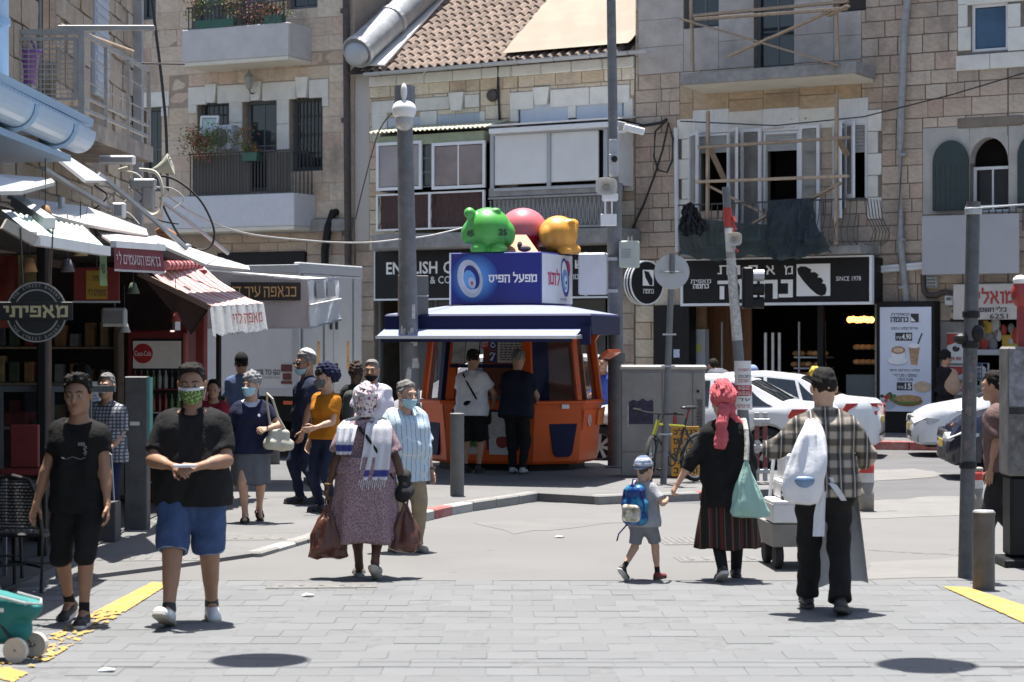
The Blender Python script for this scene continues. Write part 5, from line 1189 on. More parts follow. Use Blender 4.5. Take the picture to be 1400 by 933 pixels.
MB().tube([(-.1,.006,.2),(-.12,.006,.62)],.006,4).bd('hanger',M_rail,t);MB().tube([(.1,.006,.2),(.12,.006,.62)],.006,4).bd('hanger',M_rail,t)
t=thing('yellow_red_sign','red sign with a yellow middle and dark Hebrew print under the awnings','sign',D(131,389,20));MB().box(-.21,.22,0,.02,-.155,.16,ch=.004).bd('sign_board',mk('sign_red',(.16,.012,.012),ro=.5,vr=.1),t);MB().box(-.09,.11,-.006,-.001,-.14,.13).bd('yellow_field',mk('sign_yellow',(.32,.19,.02),ro=.5,vr=.1),t);MB().box(-.22,.23,-.012,-.002,-.175,-.156).bd('sign_edge',M_gal,t)
txm('מאפים לוי',-.075,.1,-.11,-.03,y=-.009).bd('lettering',M_pk,t);txm('קפה',-.03,.06,.02,.08,y=-.009).bd('lettering',M_pk,t);MB().tube([(0,.03,.16),(0,.03,.6)],.01,4).bd('hanger',M_rail,t)
t=thing('paper_strip','pale green paper strip hanging down in front of the yellow and red sign','paper strip',D(140,345,19.5));MB().sheet([[(-.03+.01*j/6,.02*math.sin(j),-.31*j/6),(.035+.012*j/6,.02*math.sin(j+.5),-.31*j/6)]for j in range(7)]).bd('strip',mk('pale_green_paper',(.30,.42,.22),vr=.05),t);txm('שי',-.01,.03,-.19,-.11,y=-.03).bd('lettering',M_pk,t)
M_sheet=mk('white_awning_sheet',(.40,.395,.385),ro=.5,vr=.06,scale=2,dirt=.3,dscale=2,dcol=(.45,.43,.40))
M_gsheet=mk('grey_awning_sheet',(.42,.435,.46),ro=.45,vr=.08,scale=2,metal=.2)
def awn(label,pts,mat,th=.03,name='awning',cat='awning'):
 t=thing(name,label,cat,(0,0,0));MB().slab([D(*p)for p in pts],th,up=(0,0,1)).bd('awning_sheet',mat,t);return t
cg=thing('corrugated_awning','pale green and white corrugated awning with a white front edge at the left','awning',(0,0,0))
p00,p01=D(48,323,15.7),D(145,339,18.3);p10,p11=D(8,290,16.3),D(116,311,18.7)
q=cgt(p00,p01,p10,p11,14,.016);q.bd('corrugated_sheet',mk('mint_corrugated',(.36,.46,.41),ro=.5,vr=.06,dirt=.25,dscale=4),cg)
d=(p01-p00);m=bar(None,p00-Ve((0,0,.03)),p01-Ve((0,0,.03)),.04);m.bd('front_beam',M_white,cg);bar(None,p00+Ve((-.02,0,0)),p10+Ve((0,0,-.02)),.035).bd('side_beam',M_gsheet,cg)
bar(None,D(5,306,15.6),D(48,330,15.7),.04).bd('side_beam',mk('cream_beam',(.42,.38,.32),ro=.7),cg)
w1_=awn('white sheet awning in two panels above the pale green corrugated one',((11,267,18.8),(72,294,18.0),(116,306,19.2),(119,283,20.3)),M_sheet)
MB().slab([D(120,283,20.3),D(117,306.5,19.2),D(203,322,21.8),D(200,313,22.3)],.03,up=(0,0,1)).bd('awning_sheet',M_sheet,w1_)
bar(None,D(22,275,17.8),D(68,306,16.6),.045).bd('support_arm',M_gsheet,w1_);MB().cyl(D(84,284,19.4),D(84,270,19.4),.03,n=10).bd('vent_stub',M_gal,w1_)
awn('bent grey sheet awning just under the pale blue gutter',((-30,236,16.4),(-30,258,15.9),(66,254,17.8),(62,243,18.6)),M_gsheet,name='grey_awning');awn('crumpled white sheet edge under the pale blue gutter',((-30,262,15.6),(30,261,16.2),(75,249,17.9),(70,244,18.2),(28,254,16.4),(-30,257,15.9)),M_sheet,name='sheet_edge',cat='sheet')
awn('long dark grey sheet leaning under the old balcony slab',((66,206,21.5),(118,247,20.9),(146,247,23.0),(78,203,23.5)),M_gsheet,name='grey_awning')
w2_=awn('white sheet awning in two panels beside the striped awning',((214,322,23.2),(196,324,21.6),(282,362,24.2),(300,352,26.2),(262,339,25.0)),M_sheet);MB().slab([D(301,352,26.2),D(283.5,362,24.4),(D(342,369,27.3)),D(340,364,27.6)],.03,up=(0,0,1)).bd('awning_sheet',M_sheet,w2_)
M_burg=mk('burgundy_cloth',(.17,.035,.045),ro=.9,vr=.12,scale=5,bu=.2,bz=60)
rv=thing('red_awning','white topped awning with a burgundy valance and pale Hebrew letters','awning',(0,0,0))
MB().slab([D(120,309,20.4),D(156,333,19.3),D(222,338,20.5),D(196,321,22.2)],.02,up=(0,0,1)).bd('awning_cloth',mk('pinkish_awning_cloth',(.46,.39,.38),ro=.9,vr=.06),rv)
A,B_=D(155,334,19.3),D(222.5,339,20.5);bar(None,A,B_,.03).bd('front_bar',M_white,rv)
rows=[];n=30;a0_,a1_,b0_,b1_=D(156,337,19.29),D(222,342,20.49),D(156.5,368,19.27),D(226,371.5,20.45)
for j in range(7):
 row=[]
 for i in range(n+1):
  p=a0_.lerp(a1_,i/n).lerp(b0_.lerp(b1_,i/n),j/6);row.append(p+Ve((0,-.025*math.sin(i*.9)*(j/6)**1.3,0)))
 rows.append(row)
MB().sheet(rows).bd('valance',M_burg,rv,True);rows2=[[p+Ve((0,-.004,.0))for p in r]for r in rows[5:]];MB().sheet([[p for p in rows2[1]],[p+Ve((0,0,-.02))for p in rows2[1]]]).bd('valance_hem',M_sheet,rv)
M_ltp=mk('pale_pink_letters',(.50,.40,.40),ro=.8,vr=.1)
q=txm('גראפו הטעמים לי',.06,.94,.2,.8,y=0);q.v=[tuple(a0_.lerp(a1_,p[0]).lerp(b0_.lerp(b1_,p[0]),1-p[2])+Ve((0,-.035-.025*abs(math.sin(p[0]*27)),0)))for p in q.v];q.bd('lettering',M_ltp,rv)
def cloth_stripes(name,c0,c1,per,duty,ax):return pattern_mat(name,lambda t,tc:mixn(t,c0,c1,stripes(t,tc.outputs['UV'],per,duty,ax)))
M_strip=cloth_stripes('striped_awning_cloth',(.52,.46,.44),(.40,.20,.205),.105,.5,0)
def uv_sheet(name,rows,mat,parent,smooth=True):
 mb=MB().sheet(rows);o=mb.bd(name,mat,parent,smooth);uv=o.data.uv_layers.new(name='UVMap');R_,C_=len(rows)-1,len(rows[0])-1
 for p in o.data.polygons:
  for li in p.loop_indices:
   v=o.data.loops[li].vertex_index;uv.data[li].uv=((v%(C_+1))/C_,(v//(C_+1))/R_)
 return o
st=thing('striped_awning','red and white striped awning with a white fringed valance over the fridge','awning',(0,0,0))
Bk0,Bk1,Ft0,Ft1=D(200,368,24.6),D(277,364,27.0),D(287,419,24.3),D(360,415,26.9)
rows=[]
for j in range(13):
 f=j/12;rows.append([Bk0.lerp(Bk1,i/24).lerp(Ft0.lerp(Ft1,i/24),f)+Ve((0,0,-.06*math.sin(math.pi*f)+.008*math.sin(i*1.9+j)))for i in range(25)])
uv_sheet('awning_cloth',rows,M_strip,st)
nv=44;rows=[]
for j in range(7):
 f=j/6;row=[]
 for i in range(nv+1):
  g=i/nv;p=Ft0.lerp(Ft1,g);dz=-.335*f*(1+.05*math.sin(i*1.3)*(f));row.append(p+Ve((.04*f+.018*math.sin(i*1.05+1.2*math.sin(i*.37))*(.3+f),-.05*f,dz)))
 rows.append(row)
MB().sheet(rows).bd('fringed_valance',mk('white_fringe_cloth',(.52,.515,.50),ro=.9,vr=.06,scale=20,bu=.3),st,True)
q=txm('מאפה לוי',.33,.9,.3,.8,y=0);q.v=[tuple(Ft0.lerp(Ft1,p[0])+Ve((.04*(1-p[2])+.035,-.05*(1-p[2])-.03,-.335*(1-p[2]))))for p in q.v];q.bd('lettering',M_redl,st)
rl=MB();A,B_=D(226,363,24.9),D(273,362.5,27.0);rl.cyl(A,B_,.055,n=14);rl.bd('awning_roll',M_strip,st)
me=MB().cyl((0,-.0,0),(0,.06,0),.062,n=14).mesh('roll_stripe',mk('roll_red',(.30,.03,.04)))
for i in range(9):p=A.lerp(B_,(i+.5)/9);inst('roll_stripe',me,st,Mx.Translation(p)@(B_-A).to_track_quat('Y','Z').to_matrix().to_4x4())
bar(None,D(190,374,24.4),D(287,421,24.25),.03).bd('side_arm',mk('brown_arm',(.20,.13,.10),ro=.7),st);MB().slab([D(193,377,24.5),D(285,424,24.35),D(262,458,24.6),D(258,425,24.8)],.02).bd('side_flap',mk('brown_flap',(.085,.05,.045),ro=.9),st)
t=thing('awning_post','thin black post holding up the striped awning','post',(G(299,662,.03).x,27.2,0));t.location.x=(299-CX)/F*27.2;MB().cyl((0,0,.03),(0,0,2.35),.035,n=10).bd('post',M_black,t)
cp=thing('shop_canopy','beige cloth canopy with a brown sign of gold Hebrew letters and a white end flap','canopy',(0,0,0))
M_beige=mk('beige_canopy_cloth',(.40,.355,.335),ro=.9,vr=.06,scale=2,bu=.15,bz=12);M_wflap=mk('white_canopy_cloth',(.60,.595,.58),ro=.9,vr=.05,bu=.15,bz=12)
Yc=28.2;Ye=30.2
tl,tr,br_,bl=D(262,368,Yc),D(420,383,Yc),D(424,448,Yc),D(262,448,Yc);er,eb=D(461,381,Ye),D(466,437,Ye)
rows=[]
for j in range(7):rows.append([tl.lerp(tr,i/16).lerp(bl.lerp(br_,i/16),j/6)+Ve((0,.015*math.sin(i*1.1+j*.7),0))for i in range(17)])
MB().sheet(rows).bd('front_cloth',M_beige,cp,True);rows=[]
for j in range(7):rows.append([tr.lerp(er,i/10).lerp(br_.lerp(eb,i/10),j/6)+Ve((.02*math.sin(i*1.3+j),0,0))for i in range(11)])
MB().sheet(rows).bd('end_flap',M_wflap,cp,True);MB().slab([tl,tr,er,D(300,372,31)],.02,up=(0,0,1)).bd('top_cloth',M_wflap,cp)
for u0,u1 in((429,440),(444,455)):
 f0,f1=(u0-420)/41,(u1-420)/41;P_=lambda f,g:tr.lerp(er,f).lerp(br_.lerp(eb,f),g)+Ve((.02,-.012,0));MB().quad(P_(f0,.06),P_(f1,.06),P_(f1,.42),P_(f0,.42)).bd('mesh_window',mk('grey_mesh',(.27,.27,.265),ro=.8,vr=.1,scale=60),cp)
MB().tube([br_.lerp(tr,.47)+Ve((.02,-.01,0)),eb.lerp(er,.5)+Ve((.03,-.01,0))],.014,5).bd('flap_seam',M_wflap,cp)
sg=[D(316,386,Yc-.03),D(411,386.5,Yc-.03),D(411,411,Yc-.03),D(316,411,Yc-.03)];MB().slab(sg,.02).bd('sign_board',mk('dark_brown_sign',(.028,.018,.014),ro=.6,vr=.15),cp)
q=txm('כנאפה עיר ד׳',0,1,0,1);lo_,hi_=D(318,407,Yc-.045),D(405,391,Yc-.045);q.v=[(lo_.x+(hi_.x-lo_.x)*p[0],lo_.y-.012+p[1],lo_.z+(hi_.z-lo_.z)*p[2])for p in q.v];q.bd('lettering',mk('gold_sign_letters',(.55,.33,.13),ro=.5),cp)
m=MB();
for p_,q_ in((tl,tr),(tr,er),(bl,br_),(br_,eb)):m.add(bar(None,p_+Ve((0,.03,0)),q_+Ve((0,.03,0)),.015).v,bar(None,p_,q_,.015).f)
m.bd('canopy_frame',M_gal,cp)
def cable(label,px,r=.012,mat=M_cable,name='cable',cat='cable'):
 t=thing(name,label,cat,(0,0,0));P=[D(*p)for p in px]
 Q=[]
 for i in range(len(P)-1):
  p0,p1,p2,p3=P[max(i-1,0)],P[i],P[i+1],P[min(i+2,len(P)-1)]
  for k in range(6):
   s=k/6;Q.append(.5*((2*p1)+(p2-p0)*s+(2*p0-5*p1+4*p2-p3)*s*s+(3*p1-p0-3*p2+p3)*s**3))
 Q.append(P[-1]);MB().tube(Q,r,5).bd('cable_run',mat,t);return t
cable('big black cable hoop springing over the white awnings',((205,247,26),(222,241,26),(245,249,26),(272,272,26),(288,300,26),(293,322,26),(287,338,26),(270,341,26),(248,326,26),(228,292,26),(219,270,26)),.014)
cable('pale cable hanging in a long curve from the market to the lamp post',((222,262,26),(262,290,26.5),(330,318,27),(430,330,27.5),(500,332,28),(550,327,28.6)),.012,M_cablew)
cable('pale cable slung from the lamp post to the sign on the kiosk roof',((556,327,28.8),(590,322,29.6),(632,312,31)),.011,M_cablew)
cable('white hose looping down from the grey junction box',((190,232,25),(212,236,25),(221,255,25),(220,285,25),(208,294,25),(192,284,25)),.022,mk('cream_hose',(.55,.52,.43),ro=.6))
cable('two grey tubes running down over the white awnings, the nearer one',((60,231,20),(100,256,21),(150,285,22.5)),.03,M_gal,'steel_strut','strut')
cable('long grey strut reaching down to the second white awning',((135,238,23),(190,283,23.3),(256,340,23.6)),.03,M_gal,'steel_strut','strut')
cable('thin grey strut lying over the farther white awning',((222,276,25.5),(262,306,26),(312,347,26.5)),.024,M_gal,'steel_strut','strut')
for k,(u,v,w_,h_,lab)in enumerate(((196,252,.30,.12,'flat grey bracket plate among the cables over the awnings'),(160,219,.42,.10,'long white box under the old balcony slab'),(203,272,.14,.30,'grey electric box tangled in cables above the awnings'),(163,288,.12,.16,'small pale lamp head at the end of a strut on the white awning'),(256,340,.08,.1,'strut foot clamp on the second white awning'))):
 t=thing('junction_box',lab,'junction box',D(u,v,25.2 if k!=3 else 22.4));MB().box(-w_/2,w_/2,-.08,.08,-h_/2,h_/2,ch=.012).bd('box_body',[M_gal,M_white,M_rgrey,M_white,M_gal][k],t);MB().box(-w_/2+.02,w_/2-.02,-.088,-.081,-h_/2+.02,h_/2-.02,ch=.003).bd('box_lid',M_rgrey,t)
r=random.Random(5)
for k in range(9):
 u=r.uniform(118,215);v=r.uniform(228,262);P=[(u,v,25.4)]
 for i in range(5):u+=r.uniform(-14,26);v+=r.uniform(2,16);P.append((u,min(v,318),25.4))
 t=cable('%s cable in the tangle over the awnings, %s'%(['black','grey','cream'][k%3],['running to the left end','in the middle','towards the horn speaker'][k//3]),P,r.uniform(.006,.012),[M_cable,M_cablew,MATS['cream_hose']][k%3]);t['group']='tangled cables over the awnings'
cable('rusty coil lying on the far white awning',((214,318,24),(222,314,24),(232,318,24),(238,323,24),(226,322,24),(216,321,24)),.035,mk('rusty_coil',(.24,.10,.05),ro=.9),'rusty_coil','coil')
t=thing('horn_speaker','old grey green horn speaker pointing left on the market house corner','loudspeaker',D(205,236,25.6));MB().lth([(.03,0),(.05,.1),(.09,.2),(.14,.27),(.145,.28),(.12,.26)],18,M=Mx.Rotation(R(70),4,'Y')).bd('horn',mk('horn_grey_green',(.36,.37,.30),ro=.6,vr=.1),t,True);MB().tube([(0,0,-.0),(0,.1,-.3)],.02,6).bd('horn_bracket',M_rgrey,t)
cable('long black cable hanging down the rosy wall from the roof',((206,-10,47),(215,60,47),(222,120,47),(227,180,47),(229,262,47)),.035)
cable('thin rod with a red tag sticking out from the old balcony',((192,87,27.4),(222,87.5,28),(252,88,28.5)),.012,M_rust,'iron_rod','rod')
cable('black cable falling diagonally from the lamp post across the pale wall',((586,90,48),(566,122,40),(552,140,29),(519,178,34),(498,250,40),(486,300,45)),.012)
r=random.Random(77);M_cl=[mk('clutter_%d'%i,c,ro=.7,vr=.3,scale=8)for i,c in enumerate(((.30,.16,.07),(.25,.25,.24),(.22,.04,.03),(.07,.10,.06),(.36,.28,.14),(.10,.10,.12)))]
sh=thing('shop_shelf','dim wall shelf full of jars and packets deep inside the market shop','shelf',(-6.4,26.6,.05))
for k in range(4):bx('shelf_board',M_wood,sh,-1.5,1.5,-.2,.2,.5+k*.45,.53+k*.45)
for x in(-1.5,1.44):bx('shelf_side',M_wood,sh,x,x+.06,-.2,.2,0,2.2)
for k in range(4):
 for i in range(15):w=r.uniform(.06,.09);h_=r.uniform(.14,.34);bx('packet',M_cl[r.randrange(6)],sh,-1.4+i*.19,-1.4+i*.19+w*1.6,-.15,.05,.532+k*.45,.532+k*.45+h_,.012)
ct=thing('shop_counter','dark counter with trays and a pale machine inside the market shop','counter',(-5.3,23.4,.05));bx('counter_body',mk('counter_brown',(.09,.05,.035)),ct,-.9,.8,-.3,.3,0,.98);bx('counter_top',M_gal,ct,-.95,.85,-.35,.35,.981,1.02)
for i in range(5):bx('tray',M_cl[i],ct,-.85+i*.3,-.6+i*.3,-.25,.2,1.022,1.07+.05*(i%3))
bx('machine',M_white,ct,.45,.8,-.2,.2,1.022,1.5)
for k,(x,y,c,lab)in enumerate(((-4.75,20.9,4,'yellowish'),(-4.95,21.0,2,'dull red'),(-5.2,19.6,0,'brown'))):
 t=thing('hanging_banner','%s cloth banner hanging in the shade inside the market shop'%lab,'banner',(x,y,2.25));MB().sheet([[(-.12+.06*i,.02*math.sin(i*1.7+j),.6-.12*j)for i in range(5)]for j in range(7)]).bd('banner_cloth',M_cl[c],t,True);MB().tube([(-.13,0,.61),(.13,0,.61)],.01,5).bd('banner_rod',M_rail,t)
for k in range(7):
 u,v,Y=((62,300,17.4),(92,372,18.6),(110,350,19.4),(182,402,21.8),(240,440,24.4),(170,455,22.6),(40,372,17.2))[k];t=thing('hanging_lamp','unlit %s lamp hanging in the shop shade'%['small dark','low black','thin grey','pale round','far brown','plain dark','near black'][k],'lamp',D(u,v,Y));MB().lth([(.0,.12),(.03,.11),(.07,0),(.06,0)],14).bd('lamp_shade',M_cl[(k*5)%6],t,True);MB().cyl((0,0,.1),(0,0,.5),.005,n=5).bd('lamp_cord',M_cable,t)
class SDF:
 """union of rounded primitives on a grid, meshed with surface nets"""
 def __init__(s,h=.012,k=.03):s.h=h;s.k=k;s.pr=[]
 def cap(s,a,b,ra,rb=None,k=None,cut=None,op='u',flat=None):
  s.pr.append(('c',np.array(a,float),np.array(b,float),ra,ra if rb is None else rb,s.k if k is None else k,cut,op,flat));return s
 def ell(s,c,r,k=None,cut=None,op='u',rot=None):
  r=(r,r,r)if not isinstance(r,(tuple,list))else r
  s.pr.append(('e',np.array(c,float),np.array(r,float),np.array(rot)if rot is not None else None,0,s.k if k is None else k,cut,op,None));return s
 def bounds(s):
  lo=np.full(3,1e9);hi=-lo
  for p in s.pr:
   if p[7]!='u':continue
   if p[0]=='c':
    r=max(p[3],p[4]);lo=np.minimum(lo,np.minimum(p[1],p[2])-r);hi=np.maximum(hi,np.maximum(p[1],p[2])+r)
   else:
    r=p[2]if p[3]is None else np.full(3,p[2].max());lo=np.minimum(lo,p[1]-r);hi=np.maximum(hi,p[1]+r)
  return lo,hi
 def grid(s,pad=.03):
  lo,hi=s.bounds();lo=lo-pad;hi=hi+pad;n=np.ceil((hi-lo)/s.h).astype(int)+1
  ax=[lo[i]+s.h*np.arange(n[i])for i in range(3)];Fd=np.full(n,.5,np.float32)
  for(t,a,b,ra,rb,k,cut,op,flat)in s.pr:
   if t=='c':
    r=max(ra,rb)+k+.035;l,u=np.minimum(a,b)-r,np.maximum(a,b)+r
   else:
    rr=(b if ra is None else np.full(3,b.max()));l,u=a-rr-k-.035,a+rr+k+.035
   i0=np.clip(np.floor((l-lo)/s.h).astype(int),0,n);i1=np.clip(np.ceil((u-lo)/s.h).astype(int)+1,0,n)
   if(i1<=i0).any():continue
   sl_=tuple(slice(i0[i],i1[i])for i in range(3))
   X,Y,Z=np.meshgrid(ax[0][sl_[0]],ax[1][sl_[1]],ax[2][sl_[2]],indexing='ij',sparse=True)
   if t=='c':
    d=b-a;L2=max(d@d,1e-9)
    tt=np.clip(((X-a[0])*d[0]+(Y-a[1])*d[1]+(Z-a[2])*d[2])/L2,0,1)
    dx,dy,dz=X-a[0]-tt*d[0],Y-a[1]-tt*d[1],Z-a[2]-tt*d[2]
    if flat is not None:dy=dy*flat
    f=np.sqrt(dx*dx+dy*dy+dz*dz)-(ra+(rb-ra)*tt)
   else:
    dx,dy,dz=X-a[0],Y-a[1],Z-a[2]
    if ra is not None:
     m=ra;dx,dy,dz=m[0,0]*dx+m[1,0]*dy+m[2,0]*dz,m[0,1]*dx+m[1,1]*dy+m[2,1]*dz,m[0,2]*dx+m[1,2]*dy+m[2,2]*dz
    q0=np.sqrt((dx/b[0])**2+(dy/b[1])**2+(dz/b[2])**2);q1=np.sqrt((dx/b[0]**2)**2+(dy/b[1]**2)**2+(dz/b[2]**2)**2)
    f=q0*(q0-1)/np.maximum(q1,1e-6)
   if cut:
    for(n_,c_)in cut:f=np.maximum(f,X*n_[0]+Y*n_[1]+Z*n_[2]-c_)
   old=Fd[sl_]
   if op=='u':hh=np.maximum(k-np.abs(old-f),0)/max(k,1e-6);Fd[sl_]=np.minimum(old,f)-hh*hh*k*.25
   elif op=='d':f=-f;hh=np.maximum(k-np.abs(old-f),0)/max(k,1e-6);Fd[sl_]=np.maximum(old,f)+hh*hh*k*.25
  return Fd,lo,ax
 def mesh_data(s,cuts=None,noise=None,shell=None):
  Fd,lo,ax=s.grid()
  X,Y,Z=np.meshgrid(*ax,indexing='ij',sparse=True)
  if noise:
   amp,fr,seed=noise;rg=np.random.RandomState(seed);w=0
   for i in range(6):
    v=rg.normal(size=3);v/=np.linalg.norm(v);v*=fr*(.6+.35*i);w=w+np.sin(X*v[0]+Y*v[1]+Z*v[2]+rg.uniform(0,6))/(1+.35*i)
   w=np.abs(w)**1.1*np.sign(w);Fd=Fd+(amp*.5*w).astype(np.float32)
  if cuts:
   for c in cuts:
    if callable(c):Fd=np.maximum(Fd,c(X,Y,Z))
    else:Fd=np.maximum(Fd,X*c[0][0]+Y*c[0][1]+Z*c[0][2]-c[1])
  return surface_nets(Fd,lo,s.h)
 def bd(s,name,mat,parent=None,M=None,**k):
  V,Q=s.mesh_data(**k);return np_obj(name,V,Q,mat,parent,M)
def surface_nets(Fd,lo,h):
 S=Fd<0;n=np.array(Fd.shape)
 c=np.zeros(n-1,np.int8)
 for i in(0,1):
  for j in(0,1):
   for k in(0,1):c+=S[i:n[0]-1+i,j:n[1]-1+j,k:n[2]-1+k]
 act=(c>0)&(c<8);idx=np.full(n-1,-1,np.int64);cells=np.argwhere(act);idx[act]=np.arange(len(cells))
 if len(cells)==0:return np.zeros((0,3)),np.zeros((0,4),int)
 P=np.zeros((len(cells),3));cnt=np.zeros(len(cells));ci,cj,ck=cells.T
 for ax_ in range(3):
  o=[a for a in range(3)if a!=ax_]
  for u in(0,1):
   for v in(0,1):
    d0=[0,0,0];d0[o[0]]=u;d0[o[1]]=v;d1=list(d0);d1[ax_]=1
    f0=Fd[ci+d0[0],cj+d0[1],ck+d0[2]];f1=Fd[ci+d1[0],cj+d1[1],ck+d1[2]];m=(f0<0)!=(f1<0)
    t=np.where(m,f0/np.where(np.abs(f0-f1)<1e-9,1,f0-f1),0);q=np.zeros((len(cells),3));q[:,ax_]=t;q[:,o[0]]=u;q[:,o[1]]=v
    P+=np.where(m[:,None],q,0);cnt+=m
 V=lo+h*(cells+P/np.maximum(cnt,1)[:,None]);Q=[]
 for ax_ in range(3):
  o=[a for a in range(3)if a!=ax_]
  sl0=[slice(1,-1)]*3;sl0[ax_]=slice(0,-1);sl1=list(sl0);sl1[ax_]=slice(1,None)
  A=S[tuple(sl0)];B=S[tuple(sl1)];e=np.argwhere(A!=B)
  if len(e)==0:continue
  e2=e.copy();e2[:,o[0]]+=1;e2[:,o[1]]+=1;inside=A[tuple(e.T)]
  def cid(du,dv):q=e2.copy();q[:,o[0]]-=du;q[:,o[1]]-=dv;return idx[tuple(q.T)]
  quad=np.stack([cid(1,1),cid(0,1),cid(0,0),cid(1,0)],1)
  flip=inside if ax_!=1 else~inside
  quad[~flip]=quad[~flip][:,::-1];Q.append(quad)
 Q=np.concatenate(Q);Q=Q[(Q>=0).all(1)];return V,Q
def np_obj(name,V,Q,mat,parent=None,M=None,smooth=True):
 me=bpy.data.meshes.new(name);V=np.asarray(V,np.float32);Q=np.asarray(Q,np.int32)
 me.vertices.add(len(V));me.vertices.foreach_set('co',V.ravel());me.loops.add(Q.size);me.loops.foreach_set('vertex_index',Q.ravel());me.polygons.add(len(Q));me.polygons.foreach_set('loop_start',np.arange(len(Q),dtype=np.int32)*4)
 try:me.polygons.foreach_set('loop_total',np.full(len(Q),4,np.int32))
 except Exception:pass
 me.polygons.foreach_set('use_smooth',np.full(len(Q),smooth));me.update(calc_edges=True);me.validate()
 if mat:me.materials.append(mat)
 o=bpy.data.objects.new(name,me);COL.objects.link(o)
 if parent:o.parent=parent
 if M is not None:o.matrix_local=M
 return o
M_or=mk('kiosk_orange',(.66,.10,.012),ro=.4,vr=.06,scale=2,dirt=.12,dscale=3,dcol=(.35,.10,.04));M_kb=mk('kiosk_blue',(.010,.013,.052),ro=.55,spec=.2,vr=.08,scale=2);M_kb2=mk('kiosk_dark_blue',(.012,.016,.07),ro=.5,vr=.1)
KC=Ve((0,32.0,.10));KA=R(20)
ko=thing('lottery_kiosk','orange and blue octagonal lottery kiosk on the traffic island, wide blue roof','kiosk',KC,-KA)
KI=(Mx.Translation(KC)@Mx.Rotation(-KA,4,'Z')).inverted()
KL=lambda x,y,z=0:KI@Ve((x,y,z))
def octo(s=1.0,z=0):return[Ve((x*s,y*s,z))for x,y in((-.725,-1.03),(.725,-1.03),(1.285,-.47),(1.285,.47),(.725,1.03),(-.725,1.03),(-1.285,.47),(-1.285,-.47))]
MB().loop([octo(.80,-.02),octo(.80,.14)]).bd('kiosk_plinth',M_black,ko)
lowp=[octo(.91,.10),octo(.935,.14),octo(.985,.90),octo(1.0,.98)]
bo=MB().loop(lowp,True,False).bd('kiosk_body',M_or,ko)
MB().loop([octo(1.02,.975),octo(1.03,.985),octo(1.03,1.02),octo(1.01,1.03),octo(.82,1.03),octo(.82,.975)],False,False).bd('counter_ledge',M_or,ko)
MB().add(octo(.82,.5),[tuple(range(8))]).bd('kiosk_floor',M_kb2,ko)
def face_fr(i,z0=.14,z1=.95,s0=.92,s1=.99):
 a0,b0=octo(s0)[i],octo(s0)[(i+1)%8];a1,b1=octo(s1)[i],octo(s1)[(i+1)%8]
 def P(u,v,o=0):
  p=a0.lerp(b0,u).lerp(a1.lerp(b1,u),v);n=((b0-a0).cross(Ve((0,0,1)))).normalized();p=p+n*o;p.z=z0+(z1-z0)*v;return p
 return P
P=face_fr(0)
for(u0,u1,nm,mm)in((.10,.42,'green',(.10,.26,.06)),(.47,.84,'grey',(.5,.5,.5))):
 fr_=MB().slab([P(u0,.08,.012),P(u1,.08,.012),P(u1,.93,.012),P(u0,.93,.012)],.02).bd('poster_frame',M_kb2,ko)
 d=.03;MB().slab([P(u0+d,.12,.018),P(u1-d,.12,.018),P(u1-d,.89,.018),P(u0+d,.89,.018)],.008).bd('poster_paper',mk('lotto_poster_white',(.55,.55,.56),ro=.4,vr=.08),fr_)
 MB().slab([P(u0+d*2,.30,.022),P(u1-d*2,.25,.022),P(u1-d*2,.62,.022),P(u0+d*2.5,.66,.022)],.004).bd('poster_print',mk('lotto_poster_%s'%nm,mm,vr=.3,scale=7),fr_)
 q_=P((u0+u1)/2,.36,.026);MB().ball(q_,(.10,.004,.10),14,7).bd('poster_ball',mk('lotto_ball_%s'%nm,(.22,.03,.03)if nm=='grey' else(.06,.20,.05)),fr_,True)
for i in(0,1,7):
 P=face_fr(i);m=MB()
 for u in((.0,.997)if i else(.004,.46,.9)):m.slab([P(u,.0,.006),P(u+.012,.0,.006),P(u+.012,1,.006),P(u,1,.006)],.012)
 m.bd('panel_seam',mk('kiosk_orange_dark',(.36,.06,.008),ro=.5),ko)
def bin_on(face,u,lab):
 P=face_fr(face);a,b=P(u-.20,.0),P(u+.20,.0);w=.24;c=P(u,.5);n=(P(u,.5,1)-c).normalized();x=Ve((0,0,1)).cross(n).normalized()*-1
 rz_=math.atan2(x.y,x.x);pr=[(-.21,.28),(-.235,.10),(-.15,-.34),(-.10,-.40),(.10,-.40),(.15,-.34),(.235,.10),(.21,.28),(.10,.37),(-.10,.37)]
 m=MB().prm(pr,'y',-.17,0);o=m.bd('litter_bin',M_kb,ko);o.matrix_local=Mx.Translation(c+n*.02+Ve((0,0,.06)))@Mx.Rotation(rz_,4,'Z');wn(o,20)
 MB().box(-.16,.16,-.185,-.171,.20,.30,ch=.005).bd('bin_slot',M_black,o);MB().box(-.07,.07,-.18,-.171,-.12,.08,ch=.004).bd('bin_label',mk('bin_label_dark',(.05,.05,.03)),o);MB().prm([(-.04,-.08),(.02,-.08),(.03,.0),(0,.05),(-.03,0)],'y',-.186,-.181).bd('bin_symbol',mk('symbol_yellow',(.55,.45,.10)),o);return o
bin_on(1,.62,'');bin_on(7,.5,'')
P=face_fr(2);o=MB().slab([P(.05,.55,.02),P(.7,.55,.02),P(.7,.92,.02),P(.05,.92,.02)],.02).bd('side_flap',M_or,ko);MB().cyl(P(.35,.72,.02),P(.35,.72,.03),.09,n=18).bd('round_sticker',mk('round_sticker_print',(.45,.30,.28),vr=.4,scale=14),ko);MB().slab([P(.72,.62,.05),P(1.0,.62,.06),P(1.0,.95,.06),P(.72,.9,.05)],.02).bd('orange_flag',mk('bright_orange',(.75,.20,.03),ro=.5),ko)
